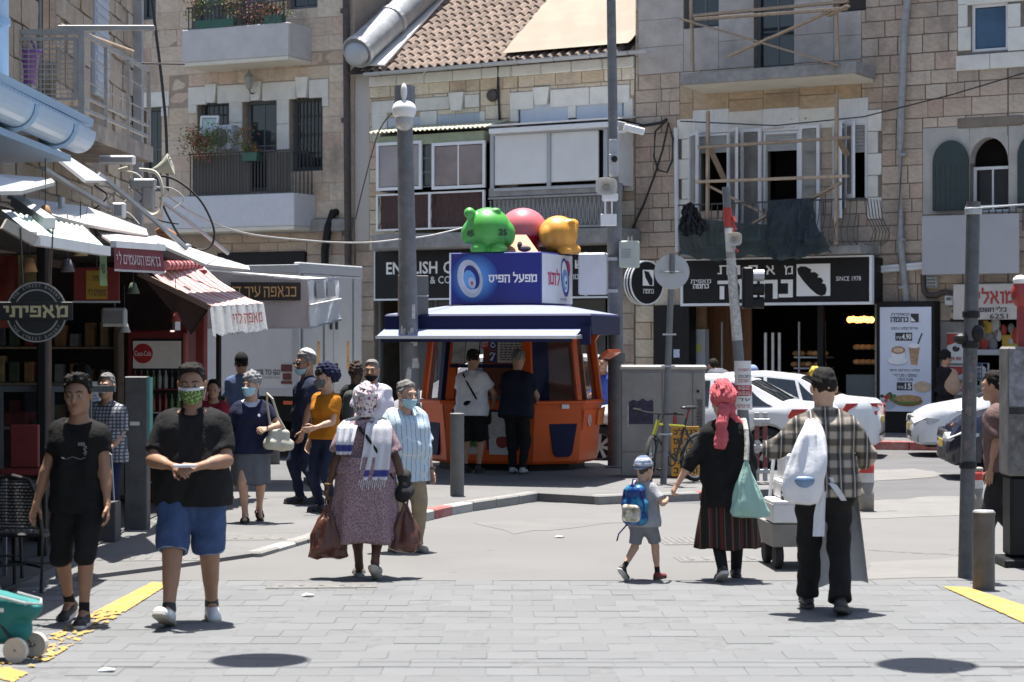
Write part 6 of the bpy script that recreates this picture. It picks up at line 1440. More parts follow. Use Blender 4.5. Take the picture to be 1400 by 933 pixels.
P=face_fr(1);q_=P(.62,.99,.03);MB().box(-.06,.06,-.01,.0,-.03,.03).xf(Mx.Translation(q_)@Mx.Rotation(R(45),4,'Z')).bd('ledge_label',M_ltr,ko)
tp=2.12;lo8,hi8=octo(.955,1.03),octo(.86,tp);hi8b=octo(1.12,tp+.02)
for i in range(8):
 a,b=lo8[i],hi8[i];prv,nxt=lo8[(i-1)%8],lo8[(i+1)%8]
 wid=.13 if i in(0,1)else .075
 for(nb,nbh,mm,w)in((prv,hi8[(i-1)%8],M_kb if i in(0,)else M_or,wid),(nxt,hi8[(i+1)%8],M_kb if i==1 else M_or,wid*2 if i==1 else wid)):
  d0=(nb-a).normalized()*w;d1=(nbh-b).normalized()*w;kn=a.lerp(b,.82)
  MB().slab([a,a+d0,kn+d0,kn],.07).bd('pillar',mm,ko);f_=b+(b-Ve((0,0,b.z))).normalized()*.16
  MB().slab([kn,kn+d0,f_+d1*1.6,f_],.07).bd('pillar_bracket',mm,ko)
for i in(2,3,4,5,6,7,1):
 a,b,c,d=lo8[i],lo8[(i+1)%8],hi8[(i+1)%8],hi8[i]
 MB().slab([a.lerp(b,.1),a.lerp(b,.9),d.lerp(c,.9),d.lerp(c,.1)],.01).bd('window_pane',mk('kiosk_glass',(.03,.035,.04),ro=.05,alpha=.16,spec=.8,vr=0),ko)
MB().slab([lo8[7].lerp(lo8[4],.35)+Ve((0,.1,0)),lo8[2].lerp(lo8[3],.35),hi8[2].lerp(hi8[3],.35),hi8[7].lerp(hi8[4],.35)+Ve((0,.1,0))],.03).bd('inner_wall',mk('kiosk_inner_brown',(.30,.10,.045),ro=.6,vr=.3,scale=2),ko)
a,b,c,d=lo8[0],lo8[1],hi8[1],hi8[0];W_=lambda u,v,o=0:a.lerp(b,u).lerp(d.lerp(c,u),v)+Ve((0,-o,0))
MB().slab([W_(.02,.44,.02),W_(.98,.44,.02),W_(.98,.485,.02),W_(.02,.485,.02)],.03).bd('window_band',M_kb,ko)
NV=lambda v:.50+(v-.56)*.80
def notice(u0,u1,v0,v1,mat,nm='notice',o=.05):v0,v1=NV(v0),NV(v1);return MB().slab([W_(u0,v0,o),W_(u1,v0,o),W_(u1,v1,o),W_(u0,v1,o)],.006).bd(nm,mat,ko)
M_np=mk('notice_paper',(.66,.65,.63));notice(.05,.20,.56,.93,mk('grey_notice',(.36,.36,.36),vr=.3,scale=12));notice(.215,.37,.58,.93,mk('pale_notice',(.50,.51,.52),vr=.12,scale=9));q_=notice(.60,.94,.57,.97,mk('cream_notice',(.52,.50,.47),vr=.04))
for i in range(8):
 m=MB();v=.61+i*.042;x=.63
 while x<.90:
  w=rnd.uniform(.015,.05);m.slab([W_(x,NV(v),.058),W_(min(x+w,.92),NV(v),.058),W_(min(x+w,.92),NV(v)+.016,.058),W_(x,NV(v)+.016,.058)],.002);x+=w+.012
 setp(m.bd('print_line',M_pk,q_),kind='stuff')
rd=notice(.40,.49,.80,.98,mk('red_notice',(.40,.03,.03)),o=.055)
for(v0,sym)in((.80,'w'),(.58,'h')):
 s_=notice(.505,.59,v0,v0+.18,mk('pictogram_blue',(.02,.04,.22)),'pictogram',.055);Q=lambda x,y:W_(.505+.085*x,NV(v0+.18*y),.063);m=MB()
 if sym=='w':m.tube([Q(.45,.85),Q(.45,.5),Q(.7,.48),Q(.8,.2)],.008,4);m.tube([Q(.43+.24*math.cos(k*.5+1.2),.36+.22*math.sin(k*.5+1.2))for k in range(10)],.007,4);m.ball(Q(.45,.88),.012,6,4)
 else:m.tube([Q(.35+.25*math.cos(3-k*.45),.6+.28*math.sin(3-k*.45))for k in range(9)]+[Q(.45,.3),Q(.3,.12)],.008,4);m.tube([Q(.2,.2),Q(.85,.85)],.007,4)
 m.bd('symbol',M_ltr,s_)
txm('פיס',.42,.475,0,1).v
t0=txm('לוטו',0,1,0,1);t0.v=[tuple(W_(.41+.07*p[0],NV(.83+.12*p[2]),.062))for p in t0.v];t0.bd('lettering',M_ltr,rd)
MB().box(-.7,.7,-.6,-.5,.98,1.02).bd('inner_counter',M_or,ko)
for i,(x,z,w,h_,c_)in enumerate(((.45,1.03,.12,.3,(.05,.16,.07)),(.6,1.03,.1,.42,(.45,.47,.45)),(-.4,1.03,.14,.1,(.4,.38,.3)),(-.1,1.03,.2,.06,(.45,.45,.45)))):MB().box(x,x+w,-.75,-.62,z,z+h_,ch=.02).bd('counter_goods',mk('counter_goods_%d'%i,c_,vr=.2,scale=9),ko)
RPw=[(-1.74,28.95),(1.05,28.05),(1.50,29.5),(1.60,31.6),(1.3,33.4),(-.6,34.0),(-1.9,33.0),(-1.84,30.6)]
rp=[KL(x,y)for x,y in RPw];cen=Ve((0,0,0))
def ring(s,z):return[Ve((p.x*s,p.y*s,z))for p in rp]
RO=.1
MB().loop([ring(.985,2.09-RO),ring(1.0,2.09-RO),ring(1.0,2.34-RO),ring(.985,2.365-RO)],True,False).bd('roof_fascia',M_kb,ko)
MB().loop([ring(.985,2.365-RO),ring(.55,2.50-RO),ring(.2,2.53-RO)],False,True).bd('roof_top',mk('roof_white_blue',(.20,.22,.32),ro=.5,vr=.08,dirt=.2,dscale=2),ko)
e0,e1=rp[0],rp[1];nf=(e1-e0).cross(Ve((0,0,1))).normalized()
EP=lambda u,o,z:e0.lerp(e1,u)+nf*o+Ve((0,0,z-RO))
MB().slab([EP(.0,.30,2.165),EP(.955,.30,2.165),EP(.955,-.02,2.27),EP(.0,-.02,2.27)],.012,up=(0,0,1)).bd('awning_cloth',mk('pale_blue_awning',(.19,.22,.37),ro=.7,vr=.04),ko)
MB().slab([EP(.0,.31,2.17),EP(.96,.31,2.17),EP(.96,.31,2.13),EP(.0,.31,2.13)],.03).bd('awning_bar',M_alu,ko);MB().slab([EP(.02,.285,2.128),EP(.94,.285,2.128),EP(.94,.275,2.09),EP(.02,.275,2.09)],.01).bd('awning_valance',M_kb,ko)
MB().slab([EP(.955,.02,2.3),EP(1.0,.02,2.3),EP(1.0,.02,2.05),EP(.955,.02,2.05)],.05).bd('awning_box_end',M_kb,ko);MB().slab([EP(.96,.3,2.13),EP(.965,.0,2.13),EP(.965,.0,2.19),EP(.96,.3,2.17)],.02).bd('awning_arm',M_gal,ko)
e1_,e2_=rp[1],rp[2];MB().slab([e1_.lerp(e2_,.55)+Ve((0,0,1.99-RO)),e2_+Ve((0,0,1.99-RO)),e2_*.9+Ve((0,0,1.88-RO)),e1_.lerp(e2_,.55)*.93+Ve((0,0,1.90-RO))],.05).bd('roof_corner_bracket',M_or,ko)
cu=bpy.data.objects.new('sign_cube',MB().box(-.72,.72,-.72,.72,2.44,3.21,ch=.012).mesh('sign_cube',mk('sign_deep_blue',(.02,.03,.20),ro=.35,vr=.08,scale=1)));COL.objects.link(cu);cu.parent=ko
MB().box(-.5,.5,-.5,.5,2.38,2.438).bd('sign_foot',M_black,ko);MB().box(.722,.727,-.70,.70,2.46,3.19).bd('white_side',mk('sign_white_face',(.66,.67,.70),ro=.35,vr=.03),cu);MB().box(-.728,-.70,-.73,-.722,2.44,3.21).bd('sign_edge',M_alu,cu)
FX=lambda u,v:(-.72+1.44*u,2.44+.77*v)
def flat_disc(cx,cz,rx,rz_,y,mat,nm,rot=0,n=36,hole=None):
 pts=[(cx+rx*math.cos(2*math.pi*i/n)*math.cos(rot)-rz_*math.sin(2*math.pi*i/n)*math.sin(rot),cz+rx*math.cos(2*math.pi*i/n)*math.sin(rot)+rz_*math.sin(2*math.pi*i/n)*math.cos(rot))for i in range(n)]
 return MB().prm(pts,'y',y,y+.003).bd(nm,mat,cu)
x,z=FX(.225,.5);M_glow=pattern_mat('emblem_halo',lambda t,tc:(lambda g:mixn(t,(.10,.28,.62),(.02,.03,.20),g))((lambda vm,mr:(t.links.new(tc.outputs['Object'],vm.inputs[0]),vm.inputs[1].__setattr__('default_value',(-.33,-.73,2.83)),setattr(vm,'operation','DISTANCE'),t.links.new(vm.outputs['Value'],mr.inputs[0]),mr.inputs[1].__setattr__('default_value',.16),mr.inputs[2].__setattr__('default_value',.40),mr.outputs[0])[-1])(t.nodes.new('ShaderNodeVectorMath'),t.nodes.new('ShaderNodeMapRange'))),ro=.35,bu=0)
flat_disc(x+.06,z,.40,.36,-.726,M_glow,'emblem_glow')
flat_disc(x,z,.195,.285,-.731,mk('emblem_silver',(.50,.54,.60),ro=.4),'emblem_ring',rot=.25);flat_disc(x+.01,z-.005,.13,.215,-.736,mk('emblem_white',(.62,.66,.74),ro=.4),'emblem_ring',rot=.25);flat_disc(x+.03,z+.02,.115,.185,-.741,mk('emblem_navy',(.02,.03,.17)),'emblem_swirl',rot=.35);flat_disc(x-.0,z-.02,.095,.15,-.746,mk('emblem_sky',(.14,.34,.66)),'emblem_swirl',rot=.3);flat_disc(x+.035,z-.06,.055,.085,-.751,mk('emblem_pale',(.45,.52,.66)),'emblem_swirl',rot=.3);flat_disc(x+.04,z-.07,.02,.03,-.755,mk('emblem_red',(.5,.1,.05)),'emblem_dot')
txm('מפעל הפיס',FX(.425,0)[0],FX(.955,0)[0],FX(0,.41)[1],FX(0,.62)[1],y=-.729,bold=.022).bd('lettering',M_ltr,cu)
def side_print(mb,nm,mat,o=.0):mb.xf(Mx.Translation((.728+o,0,0))@Mx.Rotation(R(90),4,'Z'));return mb.bd(nm,mat,cu)
side_print(txm('לוטו',-.46,.10,2.72,2.98,y=-.002,bold=.01),'lettering',mk('lotto_red',(.42,.03,.09)));side_print(txm('מפעל הפיס',.12,.42,2.51,2.55,y=-.002),'lettering',mk('lotto_navy',(.03,.05,.3)))
def side_disc(cx,cz,rx,rz_,o,mat,rot=0):
 pts=[(cx+rx*math.cos(a)*math.cos(rot)-rz_*math.sin(a)*math.sin(rot),cz+rx*math.cos(a)*math.sin(rot)+rz_*math.sin(a)*math.cos(rot))for a in[2*math.pi*i/28 for i in range(28)]];side_print(MB().prm(pts,'y',-.003,0),'emblem_shape',mat,o)
side_disc(.46,2.99,.12,.13,.0,mk('lotto_red',(.42,.03,.09)));side_disc(.34,2.86,.17,.30,.004,mk('lotto_navy',(.03,.05,.3)),.3);side_disc(.31,2.87,.13,.24,.008,M_ltr,.3);side_disc(.30,2.82,.13,.16,.012,mk('emblem_sky',(.14,.34,.66)),.2);side_disc(.33,2.80,.06,.09,.016,M_ltr,.2);side_disc(.34,2.78,.03,.03,.020,mk('emblem_navy',(.02,.03,.17)))
def ball_fig(label,loc,r,mat,feats,rz_=0,nums=()):
 t=thing('lottery_ball',label,'advertising ball',loc,rz_,'coloured balls on the kiosk sign');s=SDF(h=.018,k=.05);s.ell((0,0,r*1.02),(r,r*.95,r*.93))
 for f in feats:s.ell(*f)
 s.bd('ball_body',mat,t,cuts=[((0,0,-1),0.0)])
 for tx,a,e in nums:
  q=txm(tx,-.085,.085,-.05,.05,y=0,bold=.03);rr=r*1.0
  q.v=[tuple(Mx.Rotation(R(a),3,'Z')@Ve((p[0],-math.sqrt(max(rr*rr*.93-p[0]**2-(p[2])**2,.01))-.015,p[2]+r*e)))for p in q.v];q.bd('number',M_pk,t)
 return t
M_bg=mk('ball_green',(.065,.34,.055),ro=.4,vr=.1,scale=4,dirt=.15,dscale=4);M_bre=pattern_mat('ball_red',lambda t,tc:mixn(t,(.42,.015,.02),(.52,.14,.17),(lambda s,mr:(t.links.new(tc.outputs['Object'],s.inputs[0]),t.links.new(s.outputs['Z'],mr.inputs[0]),mr.inputs[1].__setattr__('default_value',.27),mr.inputs[2].__setattr__('default_value',.31),mr.outputs[0])[-1])(t.nodes.new('ShaderNodeSeparateXYZ'),t.nodes.new('ShaderNodeMapRange'))),ro=.4,bu=0)
M_by=mk('ball_yellow',(.60,.27,.03),ro=.45,vr=.12,scale=5,dirt=.3,dscale=3,dcol=(.62,.45,.22))
kw=lambda x,y,z:KC+Mx.Rotation(-KA,3,'Z')@Ve((x,y,z))
r=.345;ball_fig('green lottery ball with knob, stubby feet and numbers, at the left on the kiosk sign',kw(-.20,-.50,3.215),r,M_bg,[((-.27,-.16,.58),.085),((.12,-.14,.62),(.07,.06,.04)),((-.31,-.03,.28),(.09,.11,.15)),((.31,-.05,.27),(.10,.12,.17)),((-.13,-.20,.04),(.13,.16,.11)),((.15,-.18,.04),(.14,.17,.11))],0,(('25',42,.85),('45',-52,.8)))
ball_fig('red and pink lottery ball leaning behind the other two on the kiosk sign',kw(.0,.50,3.215),.37,M_bre,[((.16,-.05,.52),(.06,.06,.05)),((-.25,.0,.2),(.1,.1,.12)),((.1,-.2,.04),(.12,.13,.1))],.2)
ball_fig('yellow lottery ball with flaky pale top at the right on the kiosk sign',kw(.60,.40,3.215),.30,M_by,[((.23,-.05,.45),(.09,.08,.09)),((.12,-.2,.47),(.07,.06,.06)),((-.24,-.1,.25),(.08,.1,.15)),((.02,-.22,.04),(.12,.12,.09)),((.22,-.1,.06),(.1,.12,.1))],.4)
t=thing('sign_top_board','tan board and dark clutter lying between the balls on the kiosk sign','board',kw(.25,-.35,3.22));MB().slab([(-.30,-.1,0),(.28,-.1,0),(.1,.35,.28),(-.2,.35,.28)],.03,up=(0,0,1)).bd('board',mk('tan_board',(.42,.23,.15),ro=.8,vr=.1),t);MB().ball((.07,-.14,.05),(.10,.06,.05),8,6).ball((.0,-.14,.10),(.04,.04,.06),6,5).bd('clutter',M_rust,t)
M_pole=mk('grey_pole_paint',(.125,.13,.14),ro=.55,vr=.12,scale=7,dirt=.3,dscale=6,dcol=(.33,.32,.30));M_stick=mk('torn_stickers',(.45,.44,.42),ro=.85,vr=.35,scale=22)
def pole(label,base,top,r0,r1,name='pole',cat='pole',mat=None):
 t=thing(name,label,cat,base);b=Ve(base);tp_=Ve(top);MB().cyl((0,0,0),tp_-b,r0,r1,18).bd('shaft',mat or M_pole,t,False);wn(t.children[0],50);return t
B_=Ve(((563-CX)/F*28.8,28.8,.1));T_=D(553,150,28.6)
lp_=pole('thick grey lamp post with a white dome camera on its top',B_,T_,.145,.105,'lamp_post','post')
d=T_-B_;MB().cyl(d*.995,d*.995+Ve((0,0,.34)),.14,n=16).bd('camera_housing',mk('housing_grey',(.16,.165,.18),ro=.5),lp_);MB().ball(d+Ve((0,-.14,.22)),(.045,.045,.12),10,7).bd('camera_stem',M_white,lp_,True);MB().ball(d+Ve((0,-.08,-.02)),(.165,.165,.15),18,12).bd('camera_dome',M_white,lp_,True);MB().ball(d+Ve((0,-.09,-.17)),(.13,.13,.13),16,10).bd('dome_glass',mk('dome_smoke',(.42,.42,.40),ro=.3),lp_,True)
for k in range(16):
 f=rnd.uniform(.17,.47);a_=rnd.uniform(-2.6,-.5);rr=.145-.04*f+.003;p=d*f;h_=rnd.uniform(.06,.2);w_=rnd.uniform(.25,.6)
 m=MB();m.sheet([[p+Ve((rr*math.cos(a_+w_*i/4),rr*math.sin(a_+w_*i/4),h_*j))for i in range(5)]for j in(0,1)]);m.bd('sticker',M_stick,lp_)
t=thing('traffic_sign','dark grey back of a tall traffic sign strapped to the right of the lamp post','traffic sign',D(577,405,28.85));MB().box(-.085,.09,-.01,.01,-.27,.28,ch=.008).xf(Mx.Rotation(R(20),4,'Z')).bd('sign_plate',mk('sign_back_grey',(.12,.12,.12),ro=.6,vr=.1),t);MB().tube([(-.28,-.03,-.0),(.09,-.03,-.0)],.012,5).bd('sign_strap',M_gal,t)
t=thing('traffic_sign','narrow tan edge of a sign board on the left side of the lamp post','traffic sign',D(547,405,28.9));MB().box(-.02,.02,-.2,.1,-.27,.28,ch=.006).bd('sign_plate',mk('tan_plate',(.35,.25,.19),ro=.7),t)
B_=Ve(((842-CX)/F*31.9,31.9,.1));mast=thing('mast','tall grey street mast right of the kiosk carrying cameras, a horn and boxes','mast',B_)
zb=2+(466-250)/2900*31.9;m=MB();m.cyl((0,0,0),(0,0,1.62),.125,.12,18).cyl((0,0,1.60),(0,0,1.72),.145,.145,18);m.bd('lower_shaft',mk('mast_dark_grey',(.105,.105,.105),ro=.6,vr=.15,scale=6,dirt=.2,dscale=6,dcol=(.25,.25,.24)),mast);wn(mast.children[0],50)
MB().cyl((0,0,1.72),(-.03,0,zb-.1),.115,.115,18).bd('mid_shaft',M_pole,mast);MB().cyl((-.03,0,zb-.1),(-.10,0,9),.075,.065,14).bd('upper_shaft',M_pole,mast)
MB().box(-.16,.12,-.16,.12,0,.03,ch=.01).bd('base_plate',M_pole,mast)
def at_m(u,v,dy=-.2):return D(u,v,31.9+dy)-B_
MB().box(-.06,.08,-.06,.06,-.28,.28,ch=.02).xf(Mx.Translation(at_m(838,216))).bd('mast_box',mk('housing_pale',(.42,.43,.44),ro=.5),mast);MB().box(-.10,.14,-.1,.04,-.06,.06,ch=.02).xf(Mx.Translation(at_m(832,270))).bd('mast_bracket',M_white,mast);MB().box(-.12,.12,-.03,.03,-.09,.09,ch=.01).xf(Mx.Translation(at_m(832,301))).bd('small_plate',M_white,mast)
for dx in(-.05,.05):MB().box(-.012,.012,-.02,.02,-.1,.1).xf(Mx.Translation(at_m(832,285)+Ve((dx,0,0)))).bd('plate_strap',M_alu,mast)
t=thing('security_camera','white bullet camera pointing right from the street mast','camera',D(845,182,31.9));MB().box(-.03,.0,-.03,.03,-.1,.1,ch=.01).box(0,.12,-.02,.02,.0,.04).bd('camera_arm',M_white,t);MB().box(-.16,.16,-.06,.06,-.05,.05,ch=.015).xf(Mx.Translation((.24,-.02,.05))@Mx.Rotation(R(14),4,'Y')).bd('camera_body',M_white,t)
t=thing('security_camera','little dome camera on the front of the street mast','camera',D(838,216,31.6));MB().box(-.06,.06,0,.1,-.05,.06,ch=.015).bd('camera_mount',mk('housing_pale',(.42,.43,.44)),t);MB().ball((.02,-.03,-.02),(.05,.05,.05),12,8).bd('camera_eye',M_black,t,True)
def horn(label,loc,rz_,s=1.0):
 t=thing('horn_speaker',label,'loudspeaker',loc,rz_);q=[]
 for(sc,y)in((.30,.30),(.36,.18),(.6,.08),(.9,.0),(1.0,-.02),(.92,-.015),(.5,.05),(.2,.1)):
  ring_=[]
  for i in range(24):
   a_=2*math.pi*i/24;c_,s_=math.cos(a_),math.sin(a_);kx=(abs(c_)**.55)*math.copysign(1,c_);kz=(abs(s_)**.55)*math.copysign(1,s_);ring_.append(Ve((.155*s*sc*kx,y*s,.125*s*sc*kz)))
  q.append(ring_)
 MB().loop(q,True,True).bd('horn',mk('horn_cream',(.56,.53,.46),ro=.55,vr=.08,dirt=.2),t,True);MB().ball((0,.04*s,0),(.03*s,.05*s,.03*s),8,6).bd('horn_core',mk('horn_core',(.30,.28,.25)),t,True);MB().tube([(0,.2*s,-.1*s),(0,.2*s,-.2*s)],.02,6).bd('horn_bracket',M_gal,t);return t
horn('cream horn loudspeaker facing the street on the mast by the kiosk',D(829,255,31.6),0,1.05)
t=thing('box_sign','blank white box sign on the left of the street mast','box sign',D(818,375,31.8),R(-62));MB().box(-.30,.14,-.07,.07,-.31,.32,ch=.025).bd('sign_box',mk('sign_white_plastic',(.58,.58,.60),ro=.4,vr=.05),t);m=MB();m.box(.14,.30,-.02,.02,.2,.25).box(.14,.30,-.02,.02,-.28,-.23);m.bd('sign_bracket',M_gal,t)
t.rotation_euler=(0,0,R(-18));
t=thing('round_sign_edge','thin grey edge of a round sign behind the blank white box sign','traffic sign',D(802,375,32.2),R(75));MB().cyl((0,0,0),(0,.02,0),.33,n=28).bd('sign_plate',M_gal,t)
t=thing('control_box','pale green control box with a vent on the right of the street mast','control box',D(860,348,31.7),R(-12));MB().box(-.14,.15,-.1,.1,-.20,.20,ch=.02).bd('box_body',mk('pale_green_box',(.40,.43,.38),ro=.5,vr=.05),t);m=MB()
for i in range(6):m.box(-.10,.04,-.106,-.101,-.06+i*.025,-.05+i*.025)
m.box(-.02,.0,-.02,.02,.2,.27).box(.03,.05,-.02,.02,.2,.27);m.bd('box_vent',M_rgrey,t)
t=thing('blade_sign','round black blade sign of the bakery with a white loaf emblem on the wall','sign',D(880,387,43.0),R(38));
for k,(rx_,y0_,y1_,mm)in enumerate(((.44,-.09,.09,M_black),(.30,.09,.10,M_black))):MB().loop([[Ve((rx_*math.cos(a),yy,rx_*.97*math.sin(a)))for a in[2*math.pi*i/32 for i in range(32)]]for yy in(y0_,y1_)]).bd('sign_drum',mm,t)
for yy in(-.1,.0,.08):MB().lth([(.43,-.012),(.455,-.012),(.455,.012),(.43,.012)],36,c=(0,yy,0),M=Mx.Rotation(R(90),4,'X'),caps=False).bd('sign_rim',M_alu,t)
MB().box(-.13,.16,-.125,-.116,-.06,.26).bd('emblem_square',M_ltr,t);MB().prm([(-.10,.24),(.02,.22),(.13,.06),(.12,-.05),(.05,-.05),(-.06,.1)],'y',-.132,-.126).bd('loaf_emblem',M_black,t);txm('נחמה',-.13,.16,-.22,-.12,y=-.125).bd('lettering',M_ltr,t);MB().tube([(0,.1,.0),(.0,.5,.0)],.02,6).bd('sign_arm',M_rail,t)
B_=Ve(((907-CX)/F*28.2,28.2,.1));T_=D(919,352,28.15);sp=pole('thin grey pole leaning slightly right with the bare back of a round traffic sign',B_,T_,.045,.042,'traffic_sign','traffic sign');c=D(918.5,372,28.05)-B_
MB().cyl(c+Ve((0,-.02,0)),c+Ve((0,-.006,0)),.232,n=40).bd('sign_disc',mk('sign_back_alu',(.42,.43,.45),ro=.45,metal=.35,vr=.06),sp);MB().cyl(c+Ve((0,-.06,-.02)),c+Ve((0,-.06,.24)),.036,n=10).bd('sign_channel',M_pole,sp);MB().tube([c+Ve((-.16,-.03,0)),c+Ve((0,-.09,.0)),c+Ve((.16,-.03,0))],.008,5).bd('sign_strap',M_gal,sp)
for f in(.22,.52,.66):p=(T_-B_)*f;MB().box(-.09,.09,-.05,-.03,-.012,.012).xf(Mx.Translation(p)).bd('pole_clip',M_gal,sp)
B_=Ve(((1023-CX)/F*28.6,28.6,.1));T_=D(992,256,28.6);tl_=pole('grey signal pole leaning left, covered in stickers and red tape near the top',B_,T_,.085,.05,'signal_pole','pole');d=T_-B_
for(f0,f1,mm,nm)in((.60,.78,M_stick,'sticker_band'),(.865,.93,mk('red_tape',(.36,.04,.035),ro=.7,vr=.25,scale=20),'red_tape'),(.76,.86,mk('white_tape',(.55,.54,.53),vr=.15,scale=20),'white_tape'),(.48,.60,M_stick,'sticker_band')):
 MB().cyl(d*f0,d*f1,.085-.035*f0+.004,.085-.035*f1+.004,14,False).bd(nm,mm,tl_)
m=MB();p=d*.9
for k in range(5):m.tube([p+Ve((.06,-.03,-.1*k)),p+Ve((.09+.01*k,-.05,-.1*k-.08))],.022,5)
m.bd('torn_red_tape',mk('red_tape',(.36,.04,.035)),tl_)
horn('small cream horn loudspeaker on the leaning signal pole',D(1003,327,28.4),R(-8),.72)
t=thing('traffic_light','black traffic light box seen from the side on the signal pole','traffic light',D(1022,394,28.6));MB().box(-.07,.07,-.1,.1,-.28,.28,ch=.02).bd('light_box',M_black,t)
for z in(.17,-.02,-.2):MB().lth([(.075,0),(.08,.15),(.075,.15),(.07,0)],14,c=(.07,0,z),M=Mx.Rotation(R(90),4,'Y')).bd('light_hood',M_gal if z>.1 else M_black,t)
t=thing('wrapped_notice','white paper with red printed bands wrapped round the signal pole','notice',D(1015,528,28.6));rows=[]
for j in(0,1):rows.append([(.115*math.sin(a)+.02*j,-.115*math.cos(a),-.32+.66*(1-j))for a in[R(-100+200*i/10)for i in range(11)]])
MB().sheet(list(reversed(rows))).bd('notice_sheet',mk('notice_paper',(.66,.65,.63)),t,True);
for k,(z,h_,tx,mm,bg_)in enumerate(((.20,.045,'להשכרה',M_redl,0),(.11,.04,'חנות',M_pk,0),(.05,.045,'בשכונה',M_redl,0),(-.05,.05,'054-555-0155',M_ltr,1),(-.12,.05,'054-555-0155',M_ltr,1),(-.2,.04,'עד',M_pk,0),(-.29,.045,'פרטים',M_redl,0))):
 if bg_:
  MB().sheet([[(.118*math.sin(a)+.01,-.118*math.cos(a),z-.012+(h_+.024)*j)for a in[R(-90+180*i/10)for i in range(11)]]for j in(0,1)]).bd('red_band',mk('notice_red',(.36,.04,.05)),t)
 q=txm(tx,-.08,.08,z,z+h_,y=0);q.v=[(.121*math.sin(p[0]/.115)+.01,-.121*math.cos(p[0]/.115),p[2])for p in q.v];q.bd('lettering',mm,t)
t=thing('barrier_post','short striped white and red barrier frame behind the signal pole','barrier',Ve(((1040-CX)/F*28.5,28.5,.1)))
for x in(-.05,.06):
 for k in range(5):MB().box(x-.03,x+.03,-.03,.03,.02+k*.185,.02+(k+1)*.185-.003,ch=.006).bd('barrier_band',mk('barrier_red',(.17,.05,.045),ro=.8,vr=.2)if k in(1,3)else mk('barrier_white',(.40,.38,.36),ro=.8,vr=.2),t)
for z in(.12,.45,.8):MB().box(-.10,.12,-.05,-.032,z,z+.06,ch=.01).bd('barrier_rail',M_gal,t)
ca=Ve(((905-CX)/F*29.6,29.6,.1));eb=thing('electrical_cabinet','large concrete grey electrical cabinet with two doors and a torn dark poster','cabinet',ca,R(-4));M_cab=mk('cabinet_grey',(.26,.25,.235),ro=.85,vr=.12,scale=2,bu=.15,bz=30,dirt=.45,dscale=3,dcol=(.17,.155,.14))
MB().box(-.575,.60,0,.5,0,1.50,ch=.012).bd('cabinet_body',M_cab,eb);MB().box(-.60,.625,-.03,.53,1.50,1.56,ch=.02).bd('cabinet_top',mk('cabinet_top',(.42,.40,.375),ro=.9,vr=.1),eb)
for x0,x1 in((-.56,-.005),(.005,.42),(.43,.585)):MB().box(x0,x1,-.016,-.001,.36,1.46,ch=.006).bd('cabinet_door',M_cab,eb)
MB().box(-.56,.585,-.012,-.001,.02,.345,ch=.006).bd('cabinet_plinth',M_cab,eb)
MB().box(-.46,-.12,-.021,-.017,.74,1.05).bd('torn_poster',mk('torn_dark_poster',(.035,.03,.055),ro=.8,vr=.5,scale=14),eb);MB().prm([(-.46,1.05),(-.12,1.05),(-.14,1.085),(-.2,1.06),(-.27,1.10),(-.33,1.06),(-.40,1.08)],'y',-.021,-.017).bd('torn_poster',MATS['torn_dark_poster'],eb);MB().box(-.48,-.465,-.02,-.017,.7,1.0).bd('tape_remains',M_stick,eb)
MB().cyl((.5,-.02,1.2),(.5,-.03,1.2),.02,n=10).bd('cabinet_lock',M_black,eb);MB().ball((.18,-.018,.8),(.03,.004,.08),8,6).bd('red_mark',mk('red_mark',(.3,.06,.05)),eb)
q=MB()
for k in range(9):q.box(.49+rnd.uniform(-.02,.02),.56,-.021,-.017,.70+k*.045,.71+k*.045+rnd.uniform(0,.02))
for k in range(4):q.box(.49+.02*k,.50+.02*k,-.022,-.0165,.70,1.06)
setp(q.bd('scribble',mk('scribble_grey',(.10,.10,.10)),eb),kind='stuff')
M_bol=mk('bollard_grey',(.115,.115,.11),ro=.6,vr=.15,scale=6,dirt=.3,dscale=7,dcol=(.22,.20,.18));M_bolr=mk('bollard_red',(.42,.035,.03),ro=.6,vr=.12,dirt=.2,dscale=8);M_bolw=mk('bollard_white',(.50,.48,.45),ro=.7,vr=.1,dirt=.3,dscale=8);M_boln=mk('bollard_bare',(.26,.24,.21),ro=.85,vr=.25,scale=6,dirt=.5,dscale=6,dcol=(.10,.09,.08))
def bollard(label,u,v,vt,w,z=0.,band=False,mat=M_bol,top=None,Y=None):
 b=D(u,v,Y)if Y else G(u,v,z);k=F/b.y;h_=(v-vt)/k;r_=w/2/k;t=thing('bollard',label,'bollard',b,0,'bollards along the street edge');
 if band:
  MB().lth([(r_,0),(r_,h_*.55)],20).bd('shaft',M_boln,t,True);MB().lth([(r_+.001,h_*.55),(r_+.001,h_*.73)],20).bd('white_band',M_bolw,t,True);MB().lth([(r_+.001,h_*.73),(r_+.001,h_*.93)],20).bd('red_band',M_bolr,t,True);MB().lth([(r_+.002,h_*.93),(r_+.002,h_*.98),(r_*.8,h_),(0,h_)],20).bd('cap',M_boln,t);wn(t.children[-1],40)
 else:
  MB().lth([(r_*1.0,0),(r_,h_-.03),(r_*1.06,h_-.03),(r_*1.06,h_-.008),(r_*.9,h_),(0,h_+.004)],22).bd('shaft',mat,t);wn(t.children[0],40)
  if top:MB().lth([(r_*.95,h_-.001),(r_*.9,h_+.006),(0,h_+.012)],20).bd('cap',top,t);wn(t.children[-1],40)
 return t
